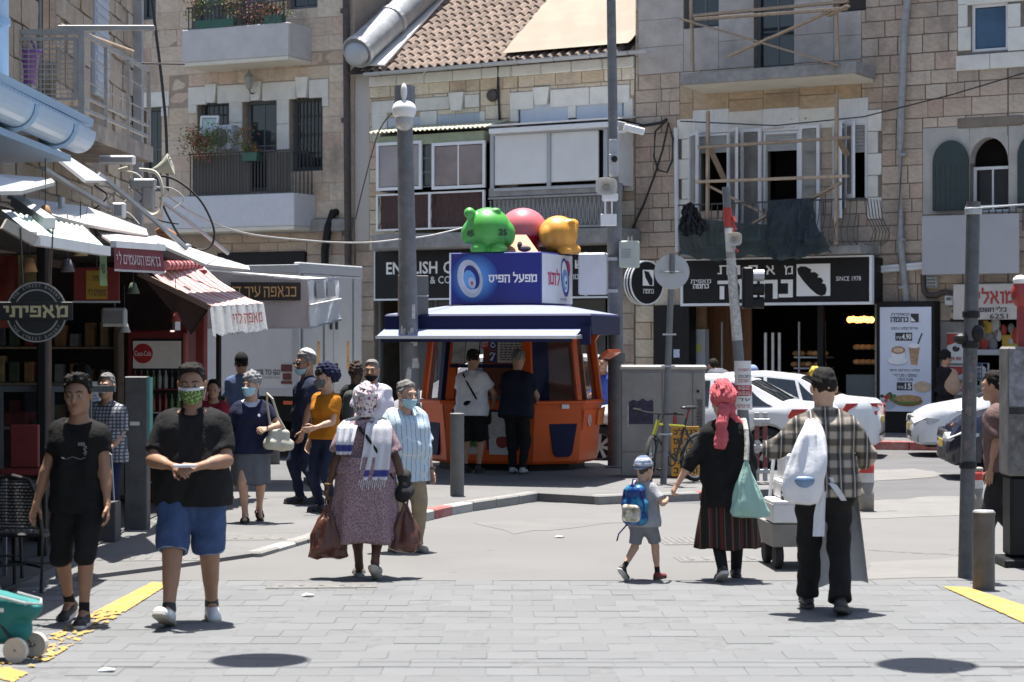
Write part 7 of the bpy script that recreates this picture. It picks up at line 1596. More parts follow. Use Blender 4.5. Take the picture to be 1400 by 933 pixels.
bollard('tall dark grey bollard standing in front of the kiosk',625,678,565,19,z=.1);bollard('concrete bollard with red and white bands beside the man in the plaid shirt',1184,699,627,22,band=True);bollard('red and white banded bollard behind the dark sign post at right',1336,703,639,16,band=True);bollard('stout dark bollard with a shiny top in front of the sign post at right',1345,806,699,30,top=M_gal,mat=mk('bollard_brown_grey',(.10,.088,.075),ro=.6,vr=.25,scale=6,dirt=.4,dscale=5,dcol=(.06,.05,.045)));bollard('dark bollard half hidden behind the woman with the white handbag',374,634,578,17)
B_=G(1320,790);T_=D(1331,276,B_.y+.0);rp_=pole('plain dark post with wire bands standing by the stout bollard at right',B_,T_,.064,.058,'sign_post','post',mk('dark_post_paint',(.07,.072,.078),ro=.5,vr=.2,scale=7,dirt=.3,dscale=8,dcol=(.2,.2,.2)))
d=T_-B_
for f,w_ in((.30,.1),(.62,.17),(.70,.12),(.975,.09)):MB().lth([(.07,-.03),(.075,-.02),(.075,.02),(.07,.03)],14,c=d*f).bd('post_band',M_black if f<.9 else M_gal,rp_)
for k in range(7):p=d*(.34+.045*k);a_=rnd.uniform(-2.4,-.9);MB().sheet([[p+Ve((.068*math.cos(a_+.25*i),.068*math.sin(a_+.25*i),.09*j))for i in range(4)]for j in(0,1)]).bd('sticker',mk('dark_sticker',(.12,.10,.10),vr=.5,scale=18),rp_)
MB().ball(d*.635+Ve((-.08,-.02,0)),(.07,.05,.05),8,6).ball(d*.65+Ve((.05,-.05,0)),(.06,.05,.07),8,6).bd('cable_bundle',M_black,rp_);MB().tube([d*.98+Ve((-.07,-.06,0)),d*.98+Ve((.1,-.07,.01)),d*.985+Ve((.55,-.05,.03))],.008,5).bd('wire',M_gal,rp_)
B_=G(1403,772);tk=thing('ticket_post','bulky post with pasted papers on a black base at the right edge','post',B_);MB().box(-.26,.3,-.3,.25,0,.07,ch=.01).bd('base_block',M_black,tk);MB().box(-.17,.25,-.13,.2,.07,.80,ch=.03).bd('base_cover',M_black,tk);MB().box(-.20,.25,-.16,.2,.80,1.95,ch=.02).bd('post_body',mk('paper_covered_post',(.15,.145,.14),ro=.85,vr=.35,scale=5),tk)
for(x0,z0_,w_,h_,mm)in((-.19,1.42,.3,.5,(.20,.20,.22)),(-.18,.85,.25,.5,(.13,.125,.12)),(-.19,1.35,.4,.06,(.03,.03,.03))):MB().box(x0,x0+w_,-.168,-.161,z0_,z0_+h_).bd('pasted_paper',mk('pasted_%d'%int(w_*100),mm,ro=.9,vr=.5,scale=11),tk)
MB().ball((-.06,-.05,2.42),(.09,.08,.13),12,9).bd('red_lamp',mk('red_lamp_glass',(.28,.03,.03),ro=.3),tk,True);MB().ball((-.06,-.05,2.54),(.075,.07,.05),10,6).bd('lamp_cap',M_white,tk,True);MB().box(-.09,-.03,-.08,-.02,1.95,2.35).bd('lamp_stem',mk('lamp_red_stem',(.22,.03,.03)),tk)
def overhead(u,v,label):
 g=G(u,v);h_=5.4;k=h_/math.tan(SUN_EL);p=g+Ve((math.sin(SUN_AZ)*k,math.cos(SUN_AZ)*k,h_));t=thing('hanging_lamp',label,'street lamp',p);MB().lth([(0,.16),(.1,.14),(.30,.03),(.31,.0),(.27,-.02),(0,-.03)],28).bd('lamp_shade',M_gal,t,True);MB().cyl((0,0,.14),(0,0,.45),.02,n=8).bd('lamp_rod',M_gal,t);MB().tube(catenary((-8,0,.6),(8,0,.6),.15,12),.008,5).bd('span_wire',M_cable,t)
overhead(355,903,'round street lamp hung on a span wire above the street, left');overhead(1267,910,'round street lamp hung on a span wire above the street, right')
M_tyre=mk('tyre_rubber',(.018,.018,.018),ro=.9,vr=.2,scale=12);M_hub=mk('wheel_silver',(.42,.43,.44),ro=.35,metal=.5,vr=.1);M_under=mk('under_body',(.012,.012,.012),ro=.95)
M_cglass=mk('car_glass',(.02,.024,.028),ro=.04,spec=.8,vr=.2);M_trim=mk('black_trim',(.02,.02,.021),ro=.6);M_lens=mk('headlight_lens',(.46,.47,.48),ro=.12,vr=.3,scale=14);M_tail=mk('tail_light',(.42,.02,.015),ro=.2,vr=.2,scale=9);M_chrome=mk('chrome',(.55,.55,.56),ro=.2,metal=.8)
M_carw=mk('white_car_paint',(.66,.67,.68),ro=.28,vr=.02,scale=2,coat=.5);M_carb=mk('dark_blue_car_paint',(.008,.010,.026),ro=.28,vr=.1,coat=.6)
def interp(P,x):
 if x<=P[0][0]:return P[0][1]
 for(a,fa),(b,fb)in zip(P,P[1:]):
  if x<=b:return fa+(fb-fa)*(x-a)/(b-a)
 return P[-1][1]
def smp(P,x,w=.06):return(interp(P,x-w)+2*interp(P,x)+interp(P,x+w))/4
def wheel(parent,x,y,r,w=.2,spokes=7,side=1):
 t=MB().lth([(r*.66,-w/2),(r*.93,-w/2),(r,-w*.36),(r,w*.36),(r*.93,w/2),(r*.66,w/2)],28,M=Mx.Rotation(R(90),4,'X'),caps=False).bd('wheel',M_tyre,parent,True);t.location=(x,y,r)
 f=side*w*.40;h=MB().lth([(r*.64,0),(r*.68,.012),(r*.66,.03),(r*.60,.012)],26,M=Mx.Rotation(R(90),4,'X'),c=(0,f,0),caps=False)
 h.bd('rim',M_hub,t,True);MB().lth([(0,0),(r*.62,0)],22,M=Mx.Rotation(R(90),4,'X'),c=(0,f*.6,0)).bd('wheel_well',M_trim,t)
 me=MB().prm([(-r*.06,r*.1),(r*.06,r*.1),(r*.10,r*.62),(-r*.10,r*.62)],'y',f-.012,f+.012).mesh('spoke',M_hub)
 for i in range(spokes):inst('spoke',me,t,Mx.Rotation(2*math.pi*i/spokes,4,'Y'))
 MB().cyl((0,f-.02,0),(0,f+.02,0),r*.16,n=12).bd('hub_cap',M_hub,t);return t
def car(name,label,loc,rz,L,W,top,belt,paint,wx,wr=.32,sill=.22,side_win=(),front=True,roof_w=.70,cat='car',ws=None,rw=None,nose=.35,tail=.25,spokes=7,roofmax=None):
 """local x: forward. top: roof/bonnet line (x,z); belt: shoulder line"""
 t=thing(name,label,cat,loc,rz);hw=W/2;n=64;rm=roofmax or max(z for _,z in top)
 xs=sorted(set([-L/2+L*i/n for i in range(n+1)]+[x+d for x in wx for d in(-wr*1.18,-wr*1.0,-wr*.8,-wr*.5,0,wr*.5,wr*.8,wr*1.0,wr*1.18)]))
 def plan(x):
  f=1.0
  if x>L/2-nose:u=(x-(L/2-nose))/nose;f=1-.30*u**2.6
  if x<-L/2+tail:u=(-L/2+tail-x)/tail;f=1-.22*u**2.6
  return f
 def sec(x):
  zt,zb=smp(top,x),smp(belt,x);zt=max(zt,zb+.015);g=min(1,max(0,(zt-zb)/(rm-interp(belt,0))));p=plan(x);zs=sill
  for w_ in wx:
   d=abs(x-w_)
   if d<wr*1.15:zs=max(zs,wr+math.sqrt(max((wr*1.15)**2-d*d,0)))
  end=0
  e=max(0,(abs(x)-(L/2-.10))/.10);z1=min(zs+.02,zb-.05);zm=z1+(zb-z1)*.55
  y5=hw*p*(.94-(.94-roof_w-.04)*g);
  return[(hw*.90*p,zs-.01+.06*e),(hw*.985*p,z1+.02+.05*e),(hw*p,max(zm,z1+.03)-.02),(hw*.995*p,z1+(zb-z1)*.82),(hw*.955*p,zb-.01*e),(y5,zt-.045*g-.004-.03*e),(y5*.86,zt-.006*g-.03*e),(y5*.4,zt+.012-.02*e),]
 S=[sec(x)for x in xs];mb=MB();rings=[]
 for x,s_ in zip(xs,S):
  rings.append([Ve((x,-y,z))for y,z in s_]+[Ve((x,y,z))for y,z in reversed(s_)])
 m=len(rings[0]);mb.v=[tuple(p)for r_ in rings for p in r_]
 for i in range(len(xs)-1):
  for j in range(m-1):mb.f.append((i*m+j,(i+1)*m+j,(i+1)*m+j+1,i*m+j+1))
 mb.f.append(tuple(range(m)));mb.f.append(tuple(reversed(range((len(xs)-1)*m,len(xs)*m))))
 o=mb.bd('car_body',paint,t,True);wn(o,42)
 MB().box(-L/2+.25,L/2-.25,-hw*.84,hw*.84,sill-.05,.62).bd('under_body',M_under,t)
 def SP(x,v,side,off=.004):
  """point on the greenhouse side: v 0 belt .. 1 roof edge"""
  s_=sec(x);(y0,z0),(y1,z1)=s_[4],s_[5];d=Ve((0,z1-z0,-(y1-y0))).normalized();y=y0+(y1-y0)*v;z=z0+(z1-z0)*v
  return Ve((x,side*(y+d.y*off),z+abs(d.z)*off))
 for side in(-1,1):
  for poly in side_win:
   k=[];P_=[(x,v)for x,v in poly]
   for(a,b)in zip(P_,P_[1:]+P_[:1]):
    for q in range(4):k.append((a[0]+(b[0]-a[0])*q/4,a[1]+(b[1]-a[1])*q/4))
   pts=[SP(x,v,side,.006)for x,v in k]
   if side>0:pts.reverse()
   MB().quad(*pts).bd('side_window',M_cglass,t)
 def TP(x,f,off=.006):
  s_=sec(x);ys=[s_[5],s_[6],s_[7]];y=s_[5][0]*f;z=s_[6][1]+(s_[7][1]-s_[6][1])*(1-min(1,abs(f)/.86))if abs(f)<.86 else s_[6][1]+(s_[5][1]-s_[6][1])*(abs(f)-.86)/.14
  return Ve((x,y,z+off))
 for nm,rg in(('windscreen',ws),('rear_window',rw)):
  if not rg:continue
  x0,x1=rg;rows=[[TP(x0+(x1-x0)*i/8,f,.012)for f in(-.93,-.7,-.35,0,.35,.7,.93)]for i in range(9)]
  if x1<x0:rows.reverse()
  MB().sheet(rows).bd(nm,M_cglass,t,True)
 def side_box(x0,x1,z0,z1,nm,mat,proud=.006,parent=t):
  for side in(-1,1):
   P_=[]
   for x,z in((x0,z0),(x1,z0),(x1,z1),(x0,z1)):
    s_=sec(x);y=None
    for(ya,za),(yb,zb_)in zip(s_[1:5],s_[2:5]+[s_[4]]):
     if za<=z<=zb_ and zb_>za:y=ya+(yb-ya)*(z-za)/(zb_-za)
    P_.append(Ve((x,side*((y or s_[3][0])+proud),z)))
   if side>0:P_.reverse()
   MB().slab(P_,.02).bd(nm,mat,parent)
 zb0=interp(belt,0)
 for x in side_win and[side_win[0][0][0]-.02,(side_win[0][0][0]+side_win[-1][1][0])/2]or[]:
  side_box(x-.006,x+.006,sill+.12,zb0-.04,'door_seam',M_trim,.001)
 for x in((wx[0]+wx[1])/2+.05,wx[0]+.5):side_box(x-.09,x+.09,zb0-.16,zb0-.125,'door_handle',paint,.022)
 side_box(wx[0]+wr*1.25,wx[1]-wr*1.25,sill+.02,sill+.09,'sill_trim',M_trim,.004)
 xm=(ws[1]if ws else L*.2)-.25 if ws else .7
 for side in(-1,1):MB().ball((max(ws)-.35 if ws else .7,side*(hw+.08),zb0+.05),(.07,.11,.075),12,8).bd('wing_mirror',paint,t,True)
 zf=interp(top,L/2-.15);xf_=L/2
 for side in(-1,1):
  P_=[]
  for(dx,f,dz)in((.0,.58,-.03),(-.05,.95,-.03),(-.30,1.0,-.0),(-.46,1.0,.06),(-.25,1.0,.075),(-.02,.6,.06)):
   s_=sec(xf_+dx-.001);P_.append(Ve((xf_+dx+.025,side*(s_[3][0]*f+.014),zf-.15+dz)))
  if side<0:P_.reverse()
  MB().slab(P_,.04).bd('headlight',M_lens,t)
  P_=[];zr=interp(belt,-L/2+.1)
  for(dx,f,z)in((-.005,.5,zr-.17),(.05,.99,zr-.18),(.62,1.01,zr-.13),(.56,1.01,zr-.03),(.05,.985,zr-.02),(-.005,.5,zr-.04)):
   s_=sec(-xf_+dx);P_.append(Ve((-xf_+dx-.025,side*(s_[2][0]*f+.012),z)))
  if side>0:P_.reverse()
  MB().slab(P_,.04).bd('tail_light',M_tail,t)
  MB().slab([Ve((xf_+dx,side*y*hw,z))for dx,y,z in(((.004,.55,.26),(-.09,.82,.26),(-.09,.82,.38),(.004,.55,.38))if side>0 else((.004,.55,.38),(-.09,.82,.38),(-.09,.82,.26),(.004,.55,.26)))],.03).bd('fog_lamp_trim',M_trim,t)
 MB().box(xf_-.06,xf_+.006,-.42,.42,.32,.45,ch=.02).bd('lower_grille',M_trim,t);MB().box(xf_-.05,xf_+.004,-.40,.40,zf-.16,zf-.06,ch=.02).bd('grille',M_trim,t)
 MB().box(xf_+.004,xf_+.014,-.26,.26,.46,.57,ch=.004).bd('number_plate',mk('yellow_plate',(.55,.40,.04),ro=.5),t);MB().box(-xf_-.022,-xf_-.008,-.26,.26,.60,.71,ch=.004).bd('number_plate',MATS['yellow_plate'],t)
 MB().box(-xf_-.012,-xf_+.05,-hw*.7,hw*.7,.38,.42,ch=.01).bd('bumper_strip',M_trim,t)
 for x in wx:
  for side in(-1,1):wheel(t,x,side*(hw-.12),wr,.2,spokes,side)
 return t
sed_top=[(-2.3,.86),(-2.22,.99),(-1.62,1.04),(-.95,1.40),(-.3,1.47),(.35,1.44),(1.22,1.0),(1.95,.86),(2.22,.72),(2.3,.55)]
sed_belt=[(-2.3,.78),(-2.2,.93),(-1.5,.965),(0,.93),(1.1,.90),(1.9,.80),(2.2,.66),(2.3,.5)]
def scl(P,k):return[(x*k,z)for x,z in P]
sw=(((-.38,.06),(.86,.06),(.36,.90),(-.38,.92)),((-1.02,.06),(-.44,.06),(-.44,.92),(-.92,.90)),((-1.42,.08),(-1.08,.06),(-.98,.88),(-1.04,.78)))
def place_car(u,Y,end,L,rz):
 """world position so that the car's front (+1) or rear (-1) centre shows at pixel column u"""
 d=Ve((math.cos(rz),math.sin(rz),0));p=Ve(((u-CX)/F*Y,Y,0));return p-d*(L/2*end)
H1=R(180-17)
tx=car('taxi','white taxi with numbers on its door stopped behind the electrical cabinet',place_car(1142,33.6,-1,4.5,H1),H1,4.5,1.78,scl(sed_top,4.5/4.6),scl(sed_belt,4.5/4.6),M_carw,(-1.30,1.38),side_win=sw,ws=(.42,1.15),rw=(-1.55,-1.0))
q=txm('2:0',-.12,.12,-.08,.08,y=0,bold=.01);q.xf(Mx.Translation((-.50,.908,.66))@Mx.Rotation(R(180),4,'Z'));q.bd('door_number',M_pk,tx);MB().box(-.62,-.38,.905,.909,.555,.57).bd('door_line',M_redl,tx)
car('parked_car','white saloon seen from its tail, red lights towards the bakery poster',place_car(1206,36.8,-1,4.7,R(180-14)),R(180-14),4.7,1.82,scl(sed_top,4.7/4.6),scl(sed_belt,4.7/4.6),M_carw,(-1.36,1.44),side_win=sw,ws=(.42,1.2),rw=(-1.62,-1.02),tail=.35)
car('parked_car','white car nosing in from the right with its bonnet below the poster',place_car(1243,37.4,1,4.6,R(180-6)),R(180-6),4.6,1.82,sed_top,sed_belt,M_carw,(-1.35,1.38),side_win=sw,ws=(.42,1.18),rw=(-1.6,-1.0),nose=.5)
hb_top=[(-1.95,.8),(-1.9,1.1),(-1.55,1.42),(-.6,1.5),(.2,1.47),(1.12,1.02),(1.6,.90),(1.88,.72),(1.95,.55)];hb_belt=[(-1.95,.75),(-1.85,.98),(-1.3,1.0),(0,.95),(1.0,.92),(1.6,.82),(1.88,.64),(1.95,.5)]
car('parked_car','dark blue car with a silver hubcap entering at the right edge',place_car(1287,31.2,1,3.9,R(180-5)),R(180-5),3.9,1.72,hb_top,hb_belt,M_carb,(-1.2,1.12),wr=.31,side_win=(((-.3,.06),(.8,.06),(.28,.9),(-.3,.92)),((-1.3,.08),(-.36,.06),(-.36,.92),(-1.2,.85))),ws=(.26,1.05),rw=None,nose=.55,spokes=8)
mv_top=[(-2.05,.9),(-2.0,1.5),(-1.75,1.76),(-.6,1.80),(.35,1.76),(1.35,1.12),(1.8,.96),(2.02,.76),(2.1,.55)];mv_belt=[(-2.05,.85),(-1.95,1.12),(-1.2,1.10),(0,1.05),(1.2,1.0),(1.8,.88),(2.02,.7),(2.1,.5)]
car('parked_van','white people carrier parked behind the kiosk, nose to the left',place_car(519,37.0,1,4.2,R(180-3)),R(180-3),4.2,1.78,mv_top,mv_belt,M_carw,(-1.3,1.28),wr=.32,side_win=(((-.25,.05),(.95,.05),(.36,.9),(-.25,.92)),((-1.15,.05),(-.32,.05),(-.32,.92),(-1.15,.92)),((-1.85,.08),(-1.22,.05),(-1.22,.92),(-1.75,.85))),ws=(.42,1.28),rw=(-2.0,-1.8),nose=.5,cat='van')
ta=R(157);tc_=Ve(((409-CX)/F*36.0,36.0,0));tr_=thing('box_truck','white box lorry with TRUCK TO GO on its side behind the market awnings','truck',tc_,ta)
M_tw=mk('truck_white',(.50,.505,.51),ro=.5,vr=.05,scale=1,dirt=.15,dscale=1.2);M_tg=mk('truck_grey_door',(.34,.345,.345),ro=.55,vr=.08,scale=2,dirt=.25,dscale=2)
TL_,TWd=5.2,2.3
MB().box(0,TL_,-TWd,0,1.08,3.28,ch=.02).bd('cargo_box',M_tw,tr_)
for(x0,x1,y0,y1,z0,z1)in((-.012,TL_,.001,.03,3.16,3.30),(-.012,TL_,.001,.03,1.06,1.18),(-.012,.12,.001,.03,1.18,3.16)):MB().box(x0,x1,y0,y1,z0,z1,ch=.006).bd('box_edge_rail',M_gal,tr_)
MB().box(.15,TL_-.1,.002,.010,2.55,2.56).bd('panel_joint',M_greyf,tr_)
for k,y0 in enumerate((-TWd+.06,-TWd/2+.01)):
 d=MB().box(-.05,-.005,y0,y0+TWd/2-.07,1.12,3.14,ch=.015).bd('rear_door',M_tg,tr_)
 for dz in(1.45,2.2,2.9):MB().box(-.075,-.051,y0+(.06 if k else TWd/2-.2),y0+(.14 if k else TWd/2-.12),dz,dz+.16,ch=.01).bd('door_hinge',M_trim,d)
 MB().cyl((-.075,y0+.35,1.14),(-.075,y0+.35,3.1),.018,n=8).bd('lock_rod',M_gal,d)
 MB().box(-.054,-.0505,y0+.5,y0+.58,1.5,2.0).bd('red_reflector',mk('reflector_stripe',(.45,.22,.05),vr=.4,scale=10),d)
MB().box(-.03,.1,-TWd-.02,.02,3.14,3.34,ch=.02).bd('rear_header',M_gal,tr_)
MB().box(0,TL_+1.6,-TWd+.3,-.3,.62,1.06).bd('chassis',M_under,tr_);MB().box(-.10,.02,-TWd+.1,-.1,.55,.75,ch=.02).bd('rear_bumper',M_trim,tr_);MB().box(-.115,-.1,-.35,-.14,.80,.92,ch=.01).bd('tail_light',mk('lit_tail',(.5,.05,.02),ro=.3),tr_);MB().box(.14,.3,-.02,.014,.92,.98).bd('side_marker',mk('lit_marker',(.5,.10,.03)),tr_)
for x in(1.3,5.6):
 for y in(-.28,-TWd+.28):wheel(tr_,x,y,.46,.3,6,1 if y>-1 else-1)
MB().prm([(TL_+.1,.7),(TL_+1.75,.7),(TL_+1.8,1.5),(TL_+1.35,2.4),(TL_+.1,2.5)],'y',-TWd+.1,-.1).bd('cab',M_tw,tr_);MB().box(2.0,4.4,-.2,-.05,.5,.95,ch=.02).bd('side_guard',M_gal,tr_)
q=txm('TRUCK TO GO',0,.62,0,.095,y=0,bold=.015);q.xf(Mx.Translation((.98,.014,1.42))@Mx.Rotation(R(180),4,'Z'));q.bd('lettering',M_pk,tr_);q=txm('WWW.TRUCKTOGO.CO.IL',0,.62,0,.035,y=0);q.xf(Mx.Translation((.98,.014,1.36))@Mx.Rotation(R(180),4,'Z'));q.bd('lettering',M_greyf,tr_)
em=thing('x','','');bpy.data.objects.remove(em);m=MB();m.box(.12,.34,.012,.02,1.48,1.60).box(.15,.31,.012,.02,1.34,1.45).box(.12,.34,.012,.02,1.27,1.32).bd('truck_emblem',mk('emblem_maroon',(.12,.03,.03)),tr_)
RB,FB=G(950,672),G(880,674);RB.y=28.75;RB.x=(950-CX)/F*28.75;FB.y=28.05;FB.x=(881-CX)/F*28.05;d=FB-RB;d.z=0
bk=thing('bicycle','black and yellow mountain bicycle leaning on the sign pole by the cabinet','bicycle',(RB.x,RB.y,.1),math.atan2(d.y,d.x));bk.rotation_euler.x=R(-6)
WB=1.06;wr_=.335;M_by2=mk('bike_black',(.02,.02,.022),ro=.4);M_bye=mk('bike_yellow',(.30,.30,.03),ro=.4)
def bwheel(x,rz=0):
 M=Mx.Translation((x,0,wr_))@Mx.Rotation(rz,4,'Z');w=bpy.data.objects.new('wheel',MB().lth([(wr_*.86,-.022),(wr_*.93,-.03),(wr_,-.012),(wr_,.012),(wr_*.93,.03),(wr_*.86,.022)],30,M=Mx.Rotation(R(90),4,'X'),caps=False).mesh('wheel',M_tyre,True));COL.objects.link(w);w.parent=bk;w.matrix_local=M
 MB().lth([(wr_*.80,-.012),(wr_*.86,-.014),(wr_*.86,.014),(wr_*.80,.012)],30,M=Mx.Rotation(R(90),4,'X'),caps=False).bd('rim',M_hub,w);MB().cyl((0,-.05,0),(0,.05,0),.025,n=8).bd('hub',M_by2,w);me=MB().cyl((0,0,.02),(0,0,wr_*.82),.003,n=4).mesh('spoke',M_gal)
 for i in range(18):inst('spoke',me,w,Mx.Rotation(2*math.pi*i/18,4,'Y'))
 return w
bwheel(0);st_=R(32);fw_=bwheel(WB,st_)
S_=lambda*p:Ve(p);bb=S_(.43,0,.30);sd=S_(.27,0,.86);hd=S_(.86,0,.80);hl=S_(.90,0,.66);ra_=S_(0,0,wr_);fa_=S_(WB,0,wr_)
m=MB();m.tube([bb,sd],.018).tube([ra_+S_(0,.05,0),bb],.012).tube([ra_-S_(0,.05,0),bb],.012).tube([ra_+S_(0,.05,0),sd-S_(-.02,0,.12)],.010).tube([ra_-S_(0,.05,0),sd-S_(-.02,0,.12)],.010);m.bd('rear_frame',M_by2,bk);m=MB();m.tube([sd-S_(-.03,0,.1),hd],.018).tube([hl,hd+S_(-.02,0,.06)],.025);m.bd('main_frame',M_bye,bk);MB().tube([bb,hl],.024).bd('down_tube',M_by2,bk)
rt=Mx.Translation(hl)@Mx.Rotation(st_,4,'Z')@Mx.Translation(-hl);m=MB()
for y in(-.06,.06):m.tube([rt@(fa_+S_(-.0,y,0)),rt@(hl+S_(.02,y,-.06))],.017)
m.tube([rt@(hl+S_(.02,-.06,-.05)),rt@(hl+S_(.02,.06,-.05))],.02);fo=m.bd('fork',M_by2,bk);fw_.matrix_local=Mx.Translation(rt@fa_)@Mx.Rotation(st_,4,'Z')
m=MB();hb_=hd+S_(-.03,0,.13);m.tube([hd,hb_,rt@(hb_+S_(.06,0,.02))],.016);c_=rt@(hb_+S_(.06,0,.02));dd=Mx.Rotation(st_,3,'Z')@S_(0,1,0);m.tube([c_-dd*.33+S_(-.05,0,.02),c_-dd*.12,c_+dd*.12,c_+dd*.33+S_(-.05,0,.02)],.013);m.bd('handlebar',M_by2,bk)
for s_ in(-1,1):MB().tube([c_+dd*.22*s_+S_(-.03,0,.015),c_+dd*.34*s_+S_(-.05,0,.02)],.019).bd('grip',M_tyre,bk)
m=MB();m.tube([sd,sd+S_(-.04,0,.14)],.013).bd('seat_post',mk('red_seat_post',(.25,.03,.03)),bk);MB().loop([[sd+S_(x,w*math.cos(a),.15+h_*math.sin(a))for a in[2*math.pi*i/10 for i in range(10)]]for x,w,h_ in((-.18,.02,.01),(-.15,.075,.028),(-.05,.06,.03),(.05,.03,.022),(.12,.016,.014))]).bd('saddle',M_by2,bk,True)
MB().lth([(.09,-.006),(.095,0),(.09,.006),(.07,0),(.09,-.006)],20,c=bb+S_(0,-.06,0),M=Mx.Rotation(R(90),4,'X')).bd('chain_ring',M_by2,bk);m=MB();m.tube([bb+S_(0,-.08,0),bb+S_(.1,-.085,-.13)],.010).box(bb.x+.06,bb.x+.16,-.19,-.09,bb.z-.15,bb.z-.125);m.bd('crank',M_by2,bk);m=MB();m.tube([bb+S_(0,.06,0),bb+S_(-.1,.06,.13)],.010).bd('crank',M_by2,bk)
t=thing('orange_board','orange board painted with black letters leaning behind the bicycle','board',D(938,672,29.2));t.location.z=.11;o_=MB().box(-.20,.19,0,.02,0,.72,ch=.004).bd('board',mk('orange_board_paint',(.52,.25,.03),ro=.7,vr=.1,dirt=.2,dscale=5),t);o_.rotation_euler.x=R(-8);MB().box(-.21,.20,-.012,-.001,-.0,.025).bd('board_edge',M_black,o_)
for k,tx_ in enumerate(('גגג לכ','הפה שס','םרוצק','כאם לו','סשע כ')):txm(tx_,-.17,.16,.60-k*.135,.69-k*.135,y=-.005,bold=.01).bd('lettering',M_pk,o_)
cb=G(1047,776);ca_=thing('hand_cart','low grey hand cart stacked with white goods, being pulled up the street','hand cart',(cb.x+.06,cb.y+.1,0),R(4));M_cart=mk('cart_grey',(.19,.185,.175),ro=.6,vr=.15,dirt=.3)
MB().loop([[Ve((x*k,y*k2,z))for x,y in((-.05,-.35),(.62,-.35),(.62,.45),(-.05,.45))]for k,k2,z in((.92,.9,.20),(1,1,.36),(1.03,1.03,.40))]).bd('tray',M_cart,ca_);
for x,y in((.02,-.2),(.55,-.2),(.02,.3),(.55,.3)):MB().lth([(0,-.035),(.10,-.035),(.115,-.02),(.115,.02),(.10,.035),(0,.035)],18,M=Mx.Rotation(R(90),4,'Y'),c=(x,y,.115)).bd('wheel',M_tyre,ca_,False)
m=MB();m.tube([(.05,.42,.4),(.12,.5,.95),(.14,.52,1.02),(.34,.52,1.02),(.36,.5,.95),(.43,.42,.4)],.018);m.bd('handle',M_white,ca_)
def crate(label,x,y,z,w,d_,h_,mat=None,dents=0):
 p=ca_.matrix_basis@Ve((x,y,z))if False else Ve((cb.x+.06+x,cb.y+.1+y,z));t=thing('carton',label,'carton',p,R(4)+rnd.uniform(-.05,.05),'white cartons on the hand cart');MB().box(-w/2,w/2,-d_/2,d_/2,0,h_,ch=.012).bd('carton_box',mat or mk('white_carton',(.66,.66,.66),ro=.6,vr=.05,scale=4),t);MB().box(-w/2-.003,w/2+.003,-d_/2-.003,d_/2+.003,h_*.80,h_*.82).bd('lid_line',M_pn,t);return t
M_pn=mk('pale_line',(.42,.42,.42))
crate('wide flat white carton, lowest on the cart at its left',.14,-.1,.41,.36,.5,.20);crate('wide flat white carton, lowest on the cart at its right',.47,-.1,.41,.27,.5,.20)
crate('long white carton lying across the two lowest ones',.30,.0,.615,.5,.46,.16);crate('upright white carton on top of the pile with dark print',.31,.08,.78,.44,.34,.22);
for k,(x,w)in enumerate(((.12,.07),(.22,.06),(.40,.07))):t=thing('parcel',['small dark window tray at the left front of the cart load','small tan packet in the front of the cart load','little grey tray at the right front of the cart load'][k],'parcel',(cb.x+.06+x,cb.y-.19,.615));MB().box(-w,w,-.03,.03,0,.09,ch=.01).bd('parcel_body',mk('parcel_%d'%k,((.05,.05,.05),(.30,.24,.18),(.22,.22,.22))[k],vr=.3,scale=20),t);MB().box(-w,w,-.034,-.031,.03,.05).bd('parcel_band',M_white,t)
gb=G(20,902);gt=thing('shopping_trolley','teal cloth shopping trolley with white rimmed wheel at the bottom left corner','shopping trolley',(gb.x,gb.y,0),R(-15));M_teal=mk('teal_cloth',(.01,.16,.15),ro=.7,vr=.15,scale=5,bu=.4,bz=8)
s=SDF(h=.014,k=.05);s.cap((-.16,0,.22),(.04,0,.22),.10,.10).cap((-.2,0,.40),(.10,0,.40),.11,.12).cap((-.1,0,.3),(.1,0,.44),.1);s.bd('cloth_bag',M_teal,gt,noise=(.012,22,3),cuts=[((.25,0,1),.46)]);MB().tube([(-.3,-.13,.51),(-.05,-.14,.475),(.15,-.12,.43),(.21,0,.41),(.15,.12,.43),(-.05,.14,.47)],.012,6).bd('bag_rim',mk('grey_trim',(.33,.34,.34)),gt)
for y in(-.15,.15):
 w_=MB().lth([(.06,-.02),(.09,-.025),(.092,.025),(.06,.02)],20,M=Mx.Rotation(R(90),4,'X'),c=(.09,y,.092)).bd('wheel',mk('cream_tyre',(.50,.46,.40),ro=.7),gt);MB().lth([(0,-.015),(.06,-.015),(.06,.015),(0,.015)],16,M=Mx.Rotation(R(90),4,'X'),c=(.09,y,.092)).bd('wheel_disc',mk('teal_disc',(.02,.12,.12)),w_)
m=MB();m.cyl((.09,-.17,.092),(.09,.17,.092),.01,n=8)
for y in(-.11,.11):m.tube([(.09,y,.09),(-.08,y,.30),(-.35,y,.85)],.010,6)
m.bd('trolley_frame',M_trim,gt);MB().box(-.1,-.02,-.128,-.124,.36,.39).bd('white_label',M_ltr,gt);gt.scale=(.86,)*3
chb=G(42,812);M_rat=mk('black_rattan',(.015,.015,.016),ro=.55,vr=.3,scale=30);M_weave=mk('pale_weave',(.30,.29,.27),ro=.6)
